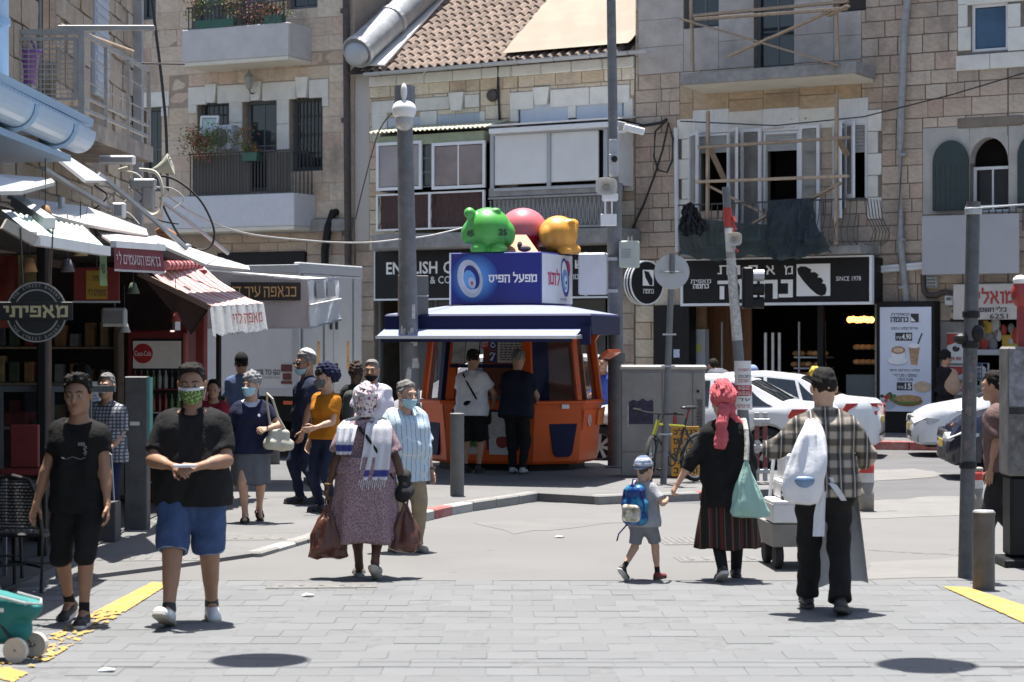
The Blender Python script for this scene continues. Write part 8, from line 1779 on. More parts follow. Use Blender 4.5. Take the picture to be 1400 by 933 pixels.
def chair(label,loc,rz):
 t=thing('cafe_chair',label,'chair',loc,rz)
 for x in(-.2,.2):
  MB().tube([(x,-.2,0),(x*.95,-.19,.44)],.016).bd('leg',M_rat,t);MB().tube([(x*1.05,.24,0),(x,.2,.44),(x*.98,.27,.72),(x*.7,.30,.88)],.016).bd('leg',M_rat,t)
 MB().box(-.22,.22,-.22,.21,.43,.46,ch=.012).bd('seat',M_rat,t);MB().tube([(-.2,.2,.46),(-.2,.27,.75),(-.13,.3,.89),(0,.31,.92),(.13,.3,.89),(.2,.27,.75),(.2,.2,.46)],.016).bd('back_frame',M_rat,t)
 m=MB();n=15
 for i in range(n):
  z=.50+i*.026;hwid=.18 if z<.78 else .18-.5*(z-.78);y=.215+.07*(z-.46)/.35
  m.box(-hwid,hwid,y-.003,y+.003,z,z+.010)
 b=m.bd('back_weave',M_rat,t);setp(b,kind='stuff');me=MB().box(-.012,.012,-.004,0,-.004,.004).mesh('weave_knot',M_weave)
 for i in range(n-1):
  for j in range(9):
   z=.515+i*.026;x=-.15+j*.036+(.018 if i%2 else 0);y=.21+.07*(z-.46)/.35
   if abs(x)<(.17 if z<.78 else .15-.5*(z-.78)):inst('weave_knot',me,t,loc=(x,y-.004,z))
 s_=MB()
 for i in range(7):
  for j in range(8):s_.box(-.18+j*.048+(.024 if i%2 else 0),-.155+j*.048+(.024 if i%2 else 0),-.18+i*.05,-.172+i*.05,.461,.464)
 setp(s_.bd('seat_weave',M_weave,t),kind='stuff');m=MB();m.tube([(-.2,-.19,.2),(.2,.22,.2)],.01).tube([(.2,-.19,.2),(-.2,.22,.2)],.01).bd('stretcher',M_rat,t);return t
chair('black rattan cafe chair with pale woven dots behind the youth in black',(chb.x-.02,chb.y,.035),R(170));c2=G(-18,800);chair('black rattan chair cut off by the left edge of the picture',(c2.x,c2.y,.035),R(150))
t=thing('cafe_table','small round black table beside the rattan chairs in the shade','table',(G(75,760).x-.1,18.6,.035));MB().lth([(0,.70),(.3,.70),(.3,.73),(0,.735)],24).bd('table_top',M_rat,t);MB().cyl((0,0,.03),(0,0,.7),.03,n=10).bd('table_column',M_rat,t);MB().lth([(0,0),(.2,0),(.2,.02),(0,.05)],20).bd('table_base',M_rat,t)
for k,(u,v,lab)in enumerate(((765,735,'crumpled white paper scrap on the pale concrete in the middle'),(421,815,'flat white paper scrap on the grey paving below the brown bags'),(146,918,'torn white ticket on the grey paving near the yellow line'))):
 p=G(u,v,.004);t=MB().slab([(p.x-.05,p.y-.03,.012),(p.x+.04,p.y-.04,.02),(p.x+.05,p.y+.03,.012),(p.x-.02,p.y+.05,.022)],.008,up=(0,0,1)).bd('paper_scrap',M_white);setp(t,lab,'litter')
SKIN={}
def skin(c):
 k='skin_%d'%(c[0]*1000)
 return mk(k,c,ro=.55,vr=.08,scale=14,spec=.35)
SK_L,SK_M,SK_T,SK_D=(.46,.28,.195),(.38,.22,.145),(.29,.16,.10),(.085,.043,.027)
def V3(*p):return np.array(p,float)
def unit(v):return v/max(np.linalg.norm(v),1e-9)
def ik(a,b,l1,l2,hint):
 """middle joint of a two-bone limb from a to b bent towards hint; b is pulled in if out of reach"""
 d=b-a;L=np.linalg.norm(d);mx=(l1+l2)*.999
 if L>mx:b=a+d*(mx/L);d=b-a;L=mx
 u=d/L;x=(l1*l1-l2*l2+L*L)/(2*L);h=math.sqrt(max(l1*l1-x*x,0));hv=hint-u*(hint@u);hv=unit(hv);return a+u*x+hv*h,b
def rotm(yaw=0,pitch=0,roll=0):return np.array((Mx.Rotation(yaw,3,'Z')@Mx.Rotation(pitch,3,'X')@Mx.Rotation(roll,3,'Y')))
def cloth(name,c,vr=.14,scale=7,bu=.75,ro=.9,bs=13):return mk(name,c,ro=ro,vr=vr,scale=scale,bu=bu,bz=bs,spec=.2)
def hand(s,w,d,n,side,curl=.35,sc=1.0,spread=.12):
 """hand from wrist w pointing along d, palm facing n; thumb on the inner side"""
 d=unit(d);n=unit(n-d*(n@d));sx_=np.cross(d,n)*side
 P=lambda a,b,c:w+(d*a+sx_*b+n*c)*sc
 for b in(-.026,-.009,.009,.026):s.cap(P(.0,b*.6,0),P(.085,b,0),.013*sc,.0115*sc,k=.012)
 for i,(b,l)in enumerate(((-.030,.068),(-.010,.078),(.011,.073),(.030,.056))):
  p=P(.088,b,0);f=d*math.cos(spread*(i-1.5)*.4)+sx_*math.sin(spread*(i-1.5)*.4);r_=(.0098,.0100,.0096,.0085)[i]*sc;ang=curl*(.8+.12*i);q=p
  for sg,ln in((.7,.46),(1.5,.32),(2.2,.22)):
   v=f*math.cos(ang*sg)+n*math.sin(ang*sg);e=q+v*l*ln*sc;s.cap(q,e,r_,r_*.9,k=.004);q=e;r_*=.9
 q=P(.03,-.030,.006);e=P(.062,-.058,.020);s.cap(q,e,.0125*sc,.011*sc,k=.012);s.cap(e,P(.098,-.062,.034),.0105*sc,.008*sc,k=.005)
def person(label,loc,rz,H=1.72,girth=1.0,sh=1.0,hipw=1.0,belly=0.0,lean=0.0,leanx=0.0,hands=None,feet=None,head=(0,0,0),sk=SK_M,female=False,curl=.4,group=None,elbow=None,knee=None,arms=True,legs=True,facef=True,hand_n=None,fat=1.0):
 """skeleton, body mesh and head; returns a dict used to dress it. local: +y forward, +x to the person's right is -x ... (x>0 is the person's left hand side seen from the front)"""
 t=thing('person',label,'person',loc,rz,group);k=H/1.75;J={}
 ll=.46*k;pel=V3(0,0,.93*k);up_=V3(math.sin(leanx),math.sin(lean),math.cos(lean)*math.cos(leanx));up_=unit(up_);fw=unit(V3(0,1,0)-up_*up_[1]);rt_=np.cross(fw,up_)
 T=lambda x,y,z:pel+rt_*x*k+fw*y*k+up_*z*k
 J['T']=T;J['up']=up_;J['fw']=fw;J['rt']=rt_;J['k']=k;J['pel']=pel
 feet=feet or{};hands=hands or{};elbow=elbow or{};knee=knee or{}
 for sd,nm in((1,'R'),(-1,'L')):
  hip=pel+V3(sd*.092*hipw*k,0,-.02*k);f=feet.get(nm,(sd*.10,.0,.0,0,0));an=V3(f[0],f[1],f[2]+.085*k);kn,an=ik(hip,an,.435*k,.42*k,V3(*knee.get(nm,(sd*.12,1,0))))
  J['hip'+nm],J['kn'+nm],J['an'+nm]=hip,kn,an;J['foot'+nm]=(f[3]if len(f)>3 else 0,f[4]if len(f)>4 else 0)
  shd=T(sd*.165*sh,-.012,.452);w=hands.get(nm,(sd*.27,.05,.80));el,wr_=ik(shd,V3(*w)*V3(1,1,1),.285*k,.255*k,V3(*elbow.get(nm,(sd*.35,-1,-.1))));J['sh'+nm],J['el'+nm],J['wr'+nm]=shd,el,wr_
 J['neck']=T(0,-.005,.545);hc=T(0,.025,.722);J['hc']=hc;Rh=rotm(*head);J['Rh']=Rh
 g=girth;s=SDF(h=.0135*max(k,.6),k=.05*k)
 torso=[('c',T(-.115*sh,-.010,.445),T(.115*sh,-.010,.445),.066,.066,.06),('c',T(-.10*sh,-.02,.475),T(-.02,-.015,.545),.036,.042,.05),('c',T(.10*sh,-.02,.475),T(.02,-.015,.545),.036,.042,.05),('c',T(-.085*g,.0,.36),T(.085*g,.0,.36),.108*g,.108*g,.08),('c',T(-.075*g,.01+.03*belly,.19),T(.075*g,.01+.03*belly,.19),.100*g+.03*belly,.100*g+.03*belly,.08),('c',T(-.085*hipw,.0+.02*belly,.06),T(.085*hipw,.02*belly,.06),.112*g+.02*belly,.112*g+.02*belly,.08),('c',T(-.075*hipw,-.02,-.03),T(.075*hipw,-.02,-.03),.105*g,.105*g,.08)]
 if female:torso+=[('c',T(-.075,.085,.33),T(.075,.085,.33),.062*g,.062*g,.05)]
 J['torso']=torso;J['s']=(sh,g,hipw,belly)
 for(_,a,b,ra,rb,kk)in torso:s.cap(a,b,ra*k,rb*k,k=kk*k)
 s.cap(T(0,-.012,.46),T(0,.014,.64),.062*k,.056*k,k=.04*k)
 for nm in 'RL':
  if legs:
   s.cap(J['hip'+nm],J['kn'+nm],.088*k*fat*g**.5,.054*k*fat,k=.04*k);kn,an=J['kn'+nm],J['an'+nm];cf=kn+(an-kn)*.3-unit(np.cross(unit(an-kn),V3(1,0,0)))*0;s.cap(kn,an,.051*k*fat,.034*k*fat,k=.03*k);bk_=unit(np.cross(V3(1,0,0),an-kn));bk_=bk_ if bk_[1]<0 else-bk_;s.cap(kn+(an-kn)*.15+bk_*.015*k,kn+(an-kn)*.5+bk_*.012*k,.047*k*fat,.036*k*fat,k=.04*k);yaw,pit=J['foot'+nm];fd=rotm(yaw,pit)@V3(0,1,0);s.cap(an,an+fd*.12*k+V3(0,0,-.045*k),.034*k,.028*k,k=.03*k)
  if arms:
   s.cap(J['sh'+nm],J['el'+nm],.050*k*fat*g**.3,.039*k*fat,k=.04*k);s.cap(J['el'+nm],J['wr'+nm],.038*k*fat,.026*k,k=.02*k);a_,b_=J['el'+nm],J['wr'+nm];s.cap(a_+(b_-a_)*.12,a_+(b_-a_)*.45,.040*k*fat,.034*k*fat,k=.03*k)
 V,Q=s.mesh_data();Vs,Qs=[V],[Q]
 hs=k*(1.14 if H>1.3 else 1.38);J['hs']=hs;hd=SDF(h=.0065*max(hs,.8),k=.02*hs);HP=lambda x,y,z:hc+Rh@(V3(x,y,z)*hs);J['HP']=HP
 def he(c,r,**kw):hd.ell(HP(*c),tuple(x*hs for x in r),rot=Rh,**kw)
 def hcap(a,b,ra,rb,**kw):hd.cap(HP(*a),HP(*b),ra*hs,rb*hs,**kw)
 he((0,-.018,.035),(.076,.096,.088));he((0,.022,-.03),(.063,.070,.088),k=.04*hs);hcap((-.045,-.0,-.065),(-.014,.064,-.094),.022,.020,k=.03*hs);hcap((.045,-.0,-.065),(.014,.064,-.094),.022,.020,k=.03*hs);he((0,.07,-.098),(.022,.016,.018),k=.02*hs)
 he((-.036,.074,-.028),(.022,.016,.022),k=.02*hs);he((.036,.074,-.028),(.022,.016,.022),k=.02*hs)
 hcap((-.038,.082,.026),(.038,.082,.026),.010,.010,k=.02*hs)
 if facef:
  for x in(-.032,.032):hd.ell(HP(x,.104,.004),.019*hs,k=.012*hs,op='d')
  hcap((0,.090,.012),(0,.112,-.030),.007,.0125,k=.012*hs);he((-.012,.103,-.034),(.009,.010,.008),k=.006);he((.012,.103,-.034),(.009,.010,.008),k=.006);he((0,.088,-.060),(.024,.013,.007),k=.006*hs);he((0,.085,-.071),(.021,.012,.008),k=.006*hs)
 for sd in(-1,1):he((sd*.080,-.012,-.002),(.011,.021,.033),k=.008*hs)
 hcap((0,-.03,-.04),(0,-.028,-.16),.052,.055,k=.03*hs)
 v,q=hd.mesh_data();Qs.append(q+sum(len(x)for x in Vs));Vs.append(v)
 if arms:
  for nm,sd in(('R',1),('L',-1)):
   dct=unit(J['wr'+nm]-J['el'+nm]);nn=V3(*(hand_n or{}).get(nm,(-sd,.25,0)));ha=SDF(h=.0058*max(k,.8),k=.01);ha.cap(J['wr'+nm]-dct*.03*k,J['wr'+nm]+dct*.01*k,.027*k,.024*k);hand(ha,J['wr'+nm],dct,nn,1 if True else-1,curl if not isinstance(curl,dict)else curl.get(nm,.4),k);v,q=ha.mesh_data();Qs.append(q+sum(len(x)for x in Vs));Vs.append(v);J['gr'+nm]=J['wr'+nm]+dct*.10*k+unit(nn)*.02*k
 J['body']=np_obj('body',np.concatenate(Vs),np.concatenate(Qs),skin(sk),t)
 if facef:
  for x in(-.032,.032):
   o=np_obj_ball('eye',HP(x,.0812,.003),.0118*hs,mk('eye_white',(.30,.26,.23),ro=.3,vr=0),t);np_obj_ball('iris',HP(x,.0885,.002),.0066*hs,mk('eye_dark',(.02,.013,.01),ro=.1,vr=0),o)
 J['t']=t;J['fat']=fat;J['H']=H;return J
def np_obj_ball(nm,c,r,mat,par):return MB().ball((float(c[0]),float(c[1]),float(c[2])),r,10,7).bd(nm,mat,par,True)
def brows(J,c=(.03,.02,.015),fem=False,mouth=True):
 m=MB();HP=J['HP'];
 for sd in(-1,1):MB().tube([HP(sd*x,y,z)for x,y,z in((.012,.096,.026),(.032,.095,.033),(.052,.082,.027))],.0046*J['hs'],5).bd('eyebrow',mk('brow_%d'%int(c[0]*1000),c,ro=.9),J['t'])
 if mouth:MB().tube([HP(x,.0985-abs(x)*.25,-.0655)for x in(-.022,-.01,0,.01,.022)],.0035*J['hs'],5).bd('lips',mk('lip_colour',(.22,.09,.075),ro=.6),J['t'])
def hair(J,mat,th=.010,front=(.070,.094),back=(-.09,-.070),noise=.007,name='hair',k2=None,seed=1,extra=()):
 """cap of hair above a slanting hairline"""
 HP,hs,Rh=J['HP'],J['hs'],J['Rh'];s=SDF(h=.0075*max(hs,.8),k=.02);
 if name=='hair':s.ell(HP(0,-.019,.036),tuple((x+.0055)*hs for x in(.076,.096,.088)),rot=Rh);s.ell(HP(0,-.012,.088),tuple(x*hs for x in(.066,.086,.036+th)),rot=Rh,k=.03)
 else:s.ell(HP(0,-.018,.035+th*.9),tuple((x+th*f)*hs for x,f in((.076,.62),(.096,.62),(.088,1.0))),rot=Rh)
 for c,r in extra:s.ell(HP(*c),tuple(x*hs for x in r),rot=Rh,k=.03)
 d=np.array((0,front[0]-back[0],front[1]-back[1]));n=unit(np.array((0,d[2],-d[1])));p0=HP(0,front[0],front[1]);nw=Rh@n;
 if name=='hair':
  i3=np.linalg.inv(Rh);hc=J['hc'];fz=front[1];bz=back[1];KY=[-.2,-.09,-.045,.008,.03,.042,.062,.2];KZ_=[bz-.01,bz,-.02,-.012,.03,.065,fz-.004,fz]
  def cut(X,Y,Z):
   dx,dy,dz=(X-hc[0])/hs,(Y-hc[1])/hs,(Z-hc[2])/hs;y=i3[1,0]*dx+i3[1,1]*dy+i3[1,2]*dz;z=i3[2,0]*dx+i3[2,1]*dy+i3[2,2]*dz;return((np.interp(y,KY,KZ_)-z)*hs*.7).astype(np.float32)
  return s.bd(name,mat,J['t'],cuts=[cut],noise=(noise,120,seed))
 return s.bd(name,mat,J['t'],cuts=[(nw,float(nw@p0))],noise=(noise,120,seed))
def tsd(J,off,h=.0125,k=.05,back=0):
 s=SDF(h=h,k=k*J['k']);kk=J['k']
 for(_,a,b,ra,rb,kx)in J['torso']:s.cap(a,b,ra*kk+off,rb*kk+off,k=kx*kk)
 return s
def top(J,mat,sleeve=.55,off=.018,hem=-.06,neck=.535,collar=None,name='shirt',loose=.015,noise=.010,seed=3,fit_arm=.018,open_v=0,extra=None,h=.0125):
 """shirt: torso + sleeves, cut at hem, neckline and cuffs"""
 T,kk,up_=J['T'],J['k'],J['up'];s=tsd(J,off+loose*.4,h)
 g=J['s'][1];hw=.085*J['s'][2]
 s.cap(T(-hw,.0,min(hem+.02,.05)),T(hw,.0,min(hem+.02,.05)),.118*kk*g+off+loose,k=.08);s.cap(T(0,-.010,.47),T(0,.0,.55),.066*kk+off*.5,.060*kk+off*.4,k=.04)
 fat=J['fat']
 for nm in 'RL':
  a,e,w=J['sh'+nm],J['el'+nm],J['wr'+nm]
  if sleeve<=1:
   b=a+(e-a)*(sleeve+.12);u=unit(e-a);c=float(u@(a+(e-a)*sleeve));s.cap(a,b,.050*kk*fat+fit_arm*.75,(.050-.006*sleeve)*kk*fat+fit_arm*1.3,k=.035,cut=[(u,c)])
  else:
   s.cap(a,e,.050*kk*fat+fit_arm*.75,.043*kk*fat+fit_arm,k=.035);q=sleeve-1;b=e+(w-e)*min(q+.1,1.0);u=unit(w-e);c=float(u@(e+(w-e)*q));s.cap(e,b,.042*kk*fat+fit_arm,.032*kk*fat+fit_arm,k=.03,cut=[(u,c)])
 if extra:extra(s)
 cuts=[(-up_,-float(up_@T(0,0,hem)))];
 nk=J['T'](0,.0,neck);tilt=unit(up_*1.0+J['fw']*.38);cuts.append(lambda X,Y,Z:np.where((X-nk[0])**2+(Y-nk[1])**2+(Z-nk[2])**2*0<(.115*kk)**2,X*tilt[0]+Y*tilt[1]+Z*tilt[2]-float(tilt@nk),-1).astype(np.float32))
 return s.bd(name,mat,J['t'],cuts=cuts,noise=(noise,26,seed))
def collar(J,mat,r=.072,z0=.515,z1=.575,gap=35,name='collar'):
 T=J['T'];rows=[]
 for j,(z,rr)in enumerate(((z1,r*.92),(z1+.004,r*1.0),(z0,r*1.28),(z0-.012,r*1.32))):
  row=[]
  for i in range(21):
   a=R(90+gap+(360-2*gap)*i/20);row.append(T(rr*math.cos(a),rr*math.sin(a)*1.0-.005+.012*(z1-z)/.06,z-.03*max(0,math.sin(a))))
  rows.append(row)
 mb=MB().sheet(rows);return mb.bd(name,mat,J['t'],True)
def lgc(J,mat,upto=1.0,off=.016,waist=.12,flare=.0,name='trousers',noise=.010,seed=5,h=.0125):
 """trousers or shorts: upto 1 = ankle, .5 = knee"""
 T,kk,g,hw=J['T'],J['k'],J['s'][1],J['s'][2];s=SDF(h=h,k=.045*kk);fat=J['fat']
 s.cap(T(-.085*hw,.02*J['s'][3],.07),T(.085*hw,.02*J['s'][3],.07),(.112*g+.02*J['s'][3])*kk+off,k=.06);s.cap(T(-.075*hw,-.02,-.03),T(.075*hw,-.02,-.03),.105*kk*g+off,k=.06)
 for nm in 'RL':
  hp,kn,an=J['hip'+nm],J['kn'+nm],J['an'+nm]
  if upto<=.5:f=upto/.5;b=hp+(kn-hp)*min(f+.1,1.25);u=unit(kn-hp);s.cap(hp,b,.090*kk*fat*g**.5+off,.062*kk*fat+off+flare,k=.05,cut=[(u,float(u@(hp+(kn-hp)*f)))])
  else:f=(upto-.5)/.5;s.cap(hp,kn,.090*kk*fat*g**.5+off,.058*kk*fat+off,k=.05);b=kn+(an-kn)*(f+.06);u=unit(an-kn);s.cap(kn,b,.058*kk*fat+off,.040*kk*fat+off+flare,k=.03,cut=[(u,float(u@(kn+(an-kn)*f)))])
 up_=J['up'];return s.bd(name,mat,J['t'],cuts=[(up_,float(up_@T(0,0,waist)))],noise=(noise,24,seed))
def skirt(J,mat,z1,w1,z0=.12,w0=None,d1=None,ripple=.02,nf=9,name='skirt',fwd=.0,seed=1,sway=0,slit=0,d0=None):
 """hanging cloth tube from waist (torso z0) to world height z1, half width w1"""
 T,k,g,hw=J['T'],J['k'],J['s'][1],J['s'][2];r=random.Random(seed);ph=[r.uniform(0,6)for _ in range(4)];wt=T(0,0,z0);w0=w0 or(.085*hw+.112*g)*k+.012;d0=d0 or(.112*g)*k+.014;d1=d1 or w1*.8;rows=[];n=64
 for j in range(23):
  f=j/22;z=wt[2]+(z1-wt[2])*f;hipb=math.sin(min(f*3.2,1)*math.pi/2);ww=(w0+(w1-w0)*f)*(.93+.07*hipb);dd=d0+(d1-d0)*f;cx,cy=wt[0]*(1-f)+sway*f,wt[1]*(1-f)+fwd*f;row=[]
  for i in range(n):
   a=2*math.pi*i/n;rp=ripple*f*(math.sin(nf*a+ph[0])+.5*math.sin((nf*2-3)*a+ph[1])+.6*math.sin(3*a+ph[2]+f*2));row.append(Ve((cx+(ww+rp)*math.cos(a),cy+(dd+rp)*math.sin(a),z+.008*math.sin(5*a+ph[3])*f)))
  rows.append(row)
 rows.append([p*1.0+Ve((0,0,.012))-Ve(((p.x-sway)*.03,(p.y-fwd)*.03,0))for p in rows[-1]])
 return MB().loop(rows,False,False).bd(name,mat,J['t'],True)
def shoes(J,mat,sole,L=.26,name='shoe',low=False,which='RL',hi=.0,w=.042):
 kk=J['k']
 for nm in which:
  an=J['an'+nm];yaw,pit=J['foot'+nm];Rf=rotm(yaw,pit);B=lambda x,y,z:an+Rf@(V3(x,y,z-.085)*kk)
  s=SDF(h=.0075*max(kk,.75),k=.02);s.cap(B(0,-.045,.048),B(0,.02,.055),.040*kk,.042*kk);s.cap(B(0,.02,.048),B(0,L-.09,.032),(w)*kk,(w-.004)*kk,k=.03);s.cap(B(-.012,L-.11,.028),B(.012,L-.10,.028),.030*kk,.030*kk,k=.03)
  if not low:s.cap(B(0,-.02,.06),B(0,-.005,.10+hi),.040*kk,.040*kk,k=.02)
  nz=Rf@V3(0,0,1);o=s.bd(name,mat,J['t'],cuts=[(-nz,-float(nz@B(0,0,.018))),(nz,float(nz@B(0,0,.112+hi)))])
  q=SDF(h=.0075*max(kk,.75),k=.02);q.cap(B(0,-.045,.014),B(0,.02,.014),.046*kk,.046*kk);q.cap(B(0,.02,.014),B(0,L-.09,.014),(w+.006)*kk,(w+.002)*kk);q.bd('sole',sole,o,cuts=[(nz,float(nz@B(0,0,.030))),(-nz,-float(nz@B(0,0,-.002)))])
def sandal(J,mat,which='RL'):
 kk=J['k']
 for nm in which:
  an=J['an'+nm];yaw,pit=J['foot'+nm];Rf=rotm(yaw,pit);B=lambda x,y,z:an+Rf@(V3(x,y,z-.085)*kk);s=SDF(h=.0075,k=.01);s.cap(B(0,-.045,.012),B(0,.15,.012),.044*kk,.046*kk);nz=Rf@V3(0,0,1)
  o=s.bd('sandal',mat,J['t'],cuts=[(nz,float(nz@B(0,0,.022))),(-nz,-float(nz@B(0,0,-.002)))])
  for y in(.10,.06,.0):MB().tube([B(.047*math.cos(a),y,.016+.055*math.sin(a))for a in[math.pi*i/8 for i in range(9)]],.010*kk,5).bd('strap',mat,o)
def mask(J,mat,z0=-.105,z1=-.010,name='face_mask',loops=True,drop=0,out=.010,tie=(.7,.7,.7)):
 HP,hs,Rh=J['HP'],J['hs'],J['Rh'];s=SDF(h=.006*max(hs,.8),k=.02);zz=-drop
 s.ell(HP(0,.028,-.034+zz),((.067+out)*hs,(.072+out)*hs,(.085)*hs),rot=Rh);s.ell(HP(0,.095,-.035+zz),(.02*hs,.026*hs,.03*hs),k=.05,rot=Rh);s.ell(HP(0,.07,-.09+zz),(.028*hs,.028*hs,.03*hs),k=.04,rot=Rh)
 u=Rh@V3(0,0,1);f=Rh@V3(0,1,0);o=s.bd(name,mat,J['t'],cuts=[(u,float(u@HP(0,0,z1+zz))),(-u,-float(u@HP(0,0,z0+zz))),(-f,-float(f@HP(0,.028,0)))])
 if loops:
  for sd in(-1,1):
   for z in(z1-.01,z0+.02):MB().tube([HP(sd*.070,.03,z+zz),HP(sd*.082,-.005,z*.4+zz*.3),HP(sd*.084,-.03,.0)],.0022*hs,4).bd('ear_loop',mk('mask_loop',tie,vr=0),o)
 return o
M_jean=cloth('denim_blue',(.045,.075,.16),.2,12,bu=.3);M_dkjean=cloth('dark_denim',(.018,.024,.05),.2,10);M_blk=cloth('black_cloth',(.012,.012,.0125),.2,8);M_blk2=cloth('black_knit',(.010,.010,.010),.2,12);M_whites=cloth('white_cotton',(.62,.62,.66),.04,6);M_hairk=mk('black_hair',(.009,.007,.006),spec=.2,ro=.7,vr=.3,scale=60,bu=.6,bz=120,stretch=(1,1,.3));M_hairg=mk('grey_hair',(.13,.125,.12),ro=.6,vr=.45,scale=70,bu=.6,bz=120);M_hairs=mk('short_dark_hair',(.013,.011,.010),spec=.2,ro=.75,vr=.5,scale=80,bu=.6,bz=130)
M_surg=mk('surgical_mask',(.33,.52,.62),ro=.8,vr=.05,scale=20,bu=.3,bz=30);M_kmask=cloth('black_mask_cloth',(.012,.012,.012));M_shw=mk('white_shoe',(.60,.60,.59),ro=.5,vr=.06,scale=9);M_shb=mk('black_shoe',(.014,.014,.015),ro=.55,vr=.2);M_shg=mk('grey_shoe',(.24,.235,.225),ro=.7,vr=.15);M_sole=mk('white_sole',(.50,.49,.47),ro=.7,vr=.1);M_dsole=mk('dark_sole',(.05,.045,.04),ro=.8);M_sock=cloth('black_sock',(.015,.015,.017))
def sock(J,mat,top_=.28,which='RL',name='sock'):
 for nm in which:
  kn,an=J['kn'+nm],J['an'+nm];s=SDF(h=.009*max(J['k'],.8),k=.01);a=an+(kn-an)*top_;s.cap(a,an,.039*J['k']*J['fat'],.040*J['k']);u=unit(kn-an);s.bd(name,mat,J['t'],cuts=[(u,float(u@(an+(kn-an)*top_)))])
def bag_sdf(J,nm,mat,c,rx,ry,rz_,parent=None,noise=.012,seed=2,taper=.6,h=.012,cat=None):pass
def wloc(u,v,z=0.):g=G(u,v,z);return g
FACE=R(180)
p=wloc(108,852);J=person('youth in black T-shirt and black knee shorts walking at the far left',p,FACE-.10,1.71,.92,.98,hands={'R':(.31,.02,.83),'L':(-.245,.12,.80)},feet={'R':(.13,-.20,.03,-.1,-.3),'L':(-.085,.16,.0,.1,.0)},head=(.05,-.06,.03),sk=SK_T,curl={'R':.3,'L':.55})
top(J,M_blk2,.52,.016,-.13,seed=1);lgc(J,M_blk,.53,.022,flare=.02,name='shorts',seed=2);shoes(J,M_shb,M_sole,hi=.02);sock(J,M_sock,.22);hair(J,M_hairk,.013,(.078,.090),(-.09,-.085),extra=(((.01,.052,.112),(.055,.045,.026)),((-.03,.03,.12),(.04,.04,.02))),noise=.012);brows(J)
T=J['T']
for i in range(5):MB().box(-.002,.002,-.001,.001,-.012,.012).bd('shirt_print',mk('silver_print',(.35,.35,.36)),J['t']).location=Ve(T(-.085+.012*i,.150-.005*i,.375))
for i in range(11):MB().ball(Ve(T(-.10+.008*(i%3),.152,.36-.012*(i//2))),.004,6,4).bd('shirt_print',MATS['silver_print'],J['t'])
q=MB().tube([T(x,.153-abs(x)*.18,.275+.008*math.cos(x*60))for x in[-.09+.018*i for i in range(11)]],.0035,4).bd('shirt_print',mk('dull_print',(.10,.10,.105)),J['t'])
p=wloc(263,850);J=person('sturdy man in black polo and denim shorts with a camouflage face mask',p,FACE,1.79,1.16,1.10,1.12,belly=.5,hands={'R':(.085,.29,1.12),'L':(-.075,.29,1.12)},elbow={'R':(1,-.35,-.75),'L':(-1,-.35,-.75)},feet={'R':(.12,.30,.015,-.15,.34),'L':(-.11,-.20,.0,.25,-.06)},head=(.04,-.12,.03),sk=SK_T,curl={'R':.75,'L':.8},hand_n={'R':(-.3,-.6,-.6),'L':(.3,-.6,-.6)},fat=1.22)
M_polo=cloth('black_polo',(.013,.013,.0135),.15,9);top(J,M_polo,.80,.020,-.12,seed=4,fit_arm=.024,loose=.022,h=.013);collar(J,M_polo);lgc(J,M_jean,.50,.022,flare=.012,name='shorts',seed=6,h=.013);shoes(J,M_shw,mk('worn_sole',(.30,.28,.24),ro=.8,vr=.2),L=.285,w=.047)
for nm in 'RL':
 an,kn=J['an'+nm],J['kn'+nm];o=SDF(h=.009,k=.01).cap(an+(kn-an)*.035,an+(kn-an)*.10,.052,.048).bd('shoe_collar',M_shb,J['t'])
 hp=J['hip'+nm];kn_=J['kn'+nm];u=unit(kn_-hp);b=hp+(kn_-hp)*.985;pts=[];e1=unit(np.cross(u,V3(0,1,0)));e2=np.cross(u,e1)
 MB().tube([b+(e1*math.cos(a)+e2*math.sin(a))*.098 for a in[2*math.pi*i/16 for i in range(17)]],.007,5).bd('frayed_hem',cloth('pale_denim',(.20,.27,.38)),J['t'])
hair(J,M_hairs,.008,(.078,.093),(-.09,-.09),extra=(((.0,.045,.108),(.058,.05,.022)),),noise=.007);brows(J,mouth=False)
M_camo=pattern_mat('camouflage_mask',lambda t,tc:(lambda n1:mixn(t,mixn(t,(.09,.16,.045),(.30,.42,.16),n1[0]),(.03,.055,.02),n1[1]))((lambda a,b,ra,rb:(t.links.new(tc.outputs['Object'],a.inputs[0]),t.links.new(tc.outputs['Object'],b.inputs[0]),a.inputs['Scale'].__setattr__('default_value',48),b.inputs['Scale'].__setattr__('default_value',62),t.links.new(a.outputs[0],ra.inputs[0]),t.links.new(b.outputs[0],rb.inputs[0]),ra.inputs[1].__setattr__('default_value',.5),ra.inputs[2].__setattr__('default_value',.54),rb.inputs[1].__setattr__('default_value',.54),rb.inputs[2].__setattr__('default_value',.58),(ra.outputs[0],rb.outputs[0]))[-1])(t.nodes.new('ShaderNodeTexNoise'),t.nodes.new('ShaderNodeTexNoise'),t.nodes.new('ShaderNodeMapRange'),t.nodes.new('ShaderNodeMapRange'))),bu=.1)
o=mask(J,M_camo,-.112,-.012);mask(J,mk('mask_edge_white',(.6,.6,.6)),-.026,-.008,'mask_edge',False,out=.012)
gr=J['grR'];t=thing('paper','small folded white paper in the hands of the man with the camouflage mask','paper',J['t'].matrix_basis@Ve((.0,.37,1.13)),FACE+.2);MB().box(-.075,.075,-.02,.02,-.010,.012,ch=.004).bd('paper_sheet',M_whites,t)
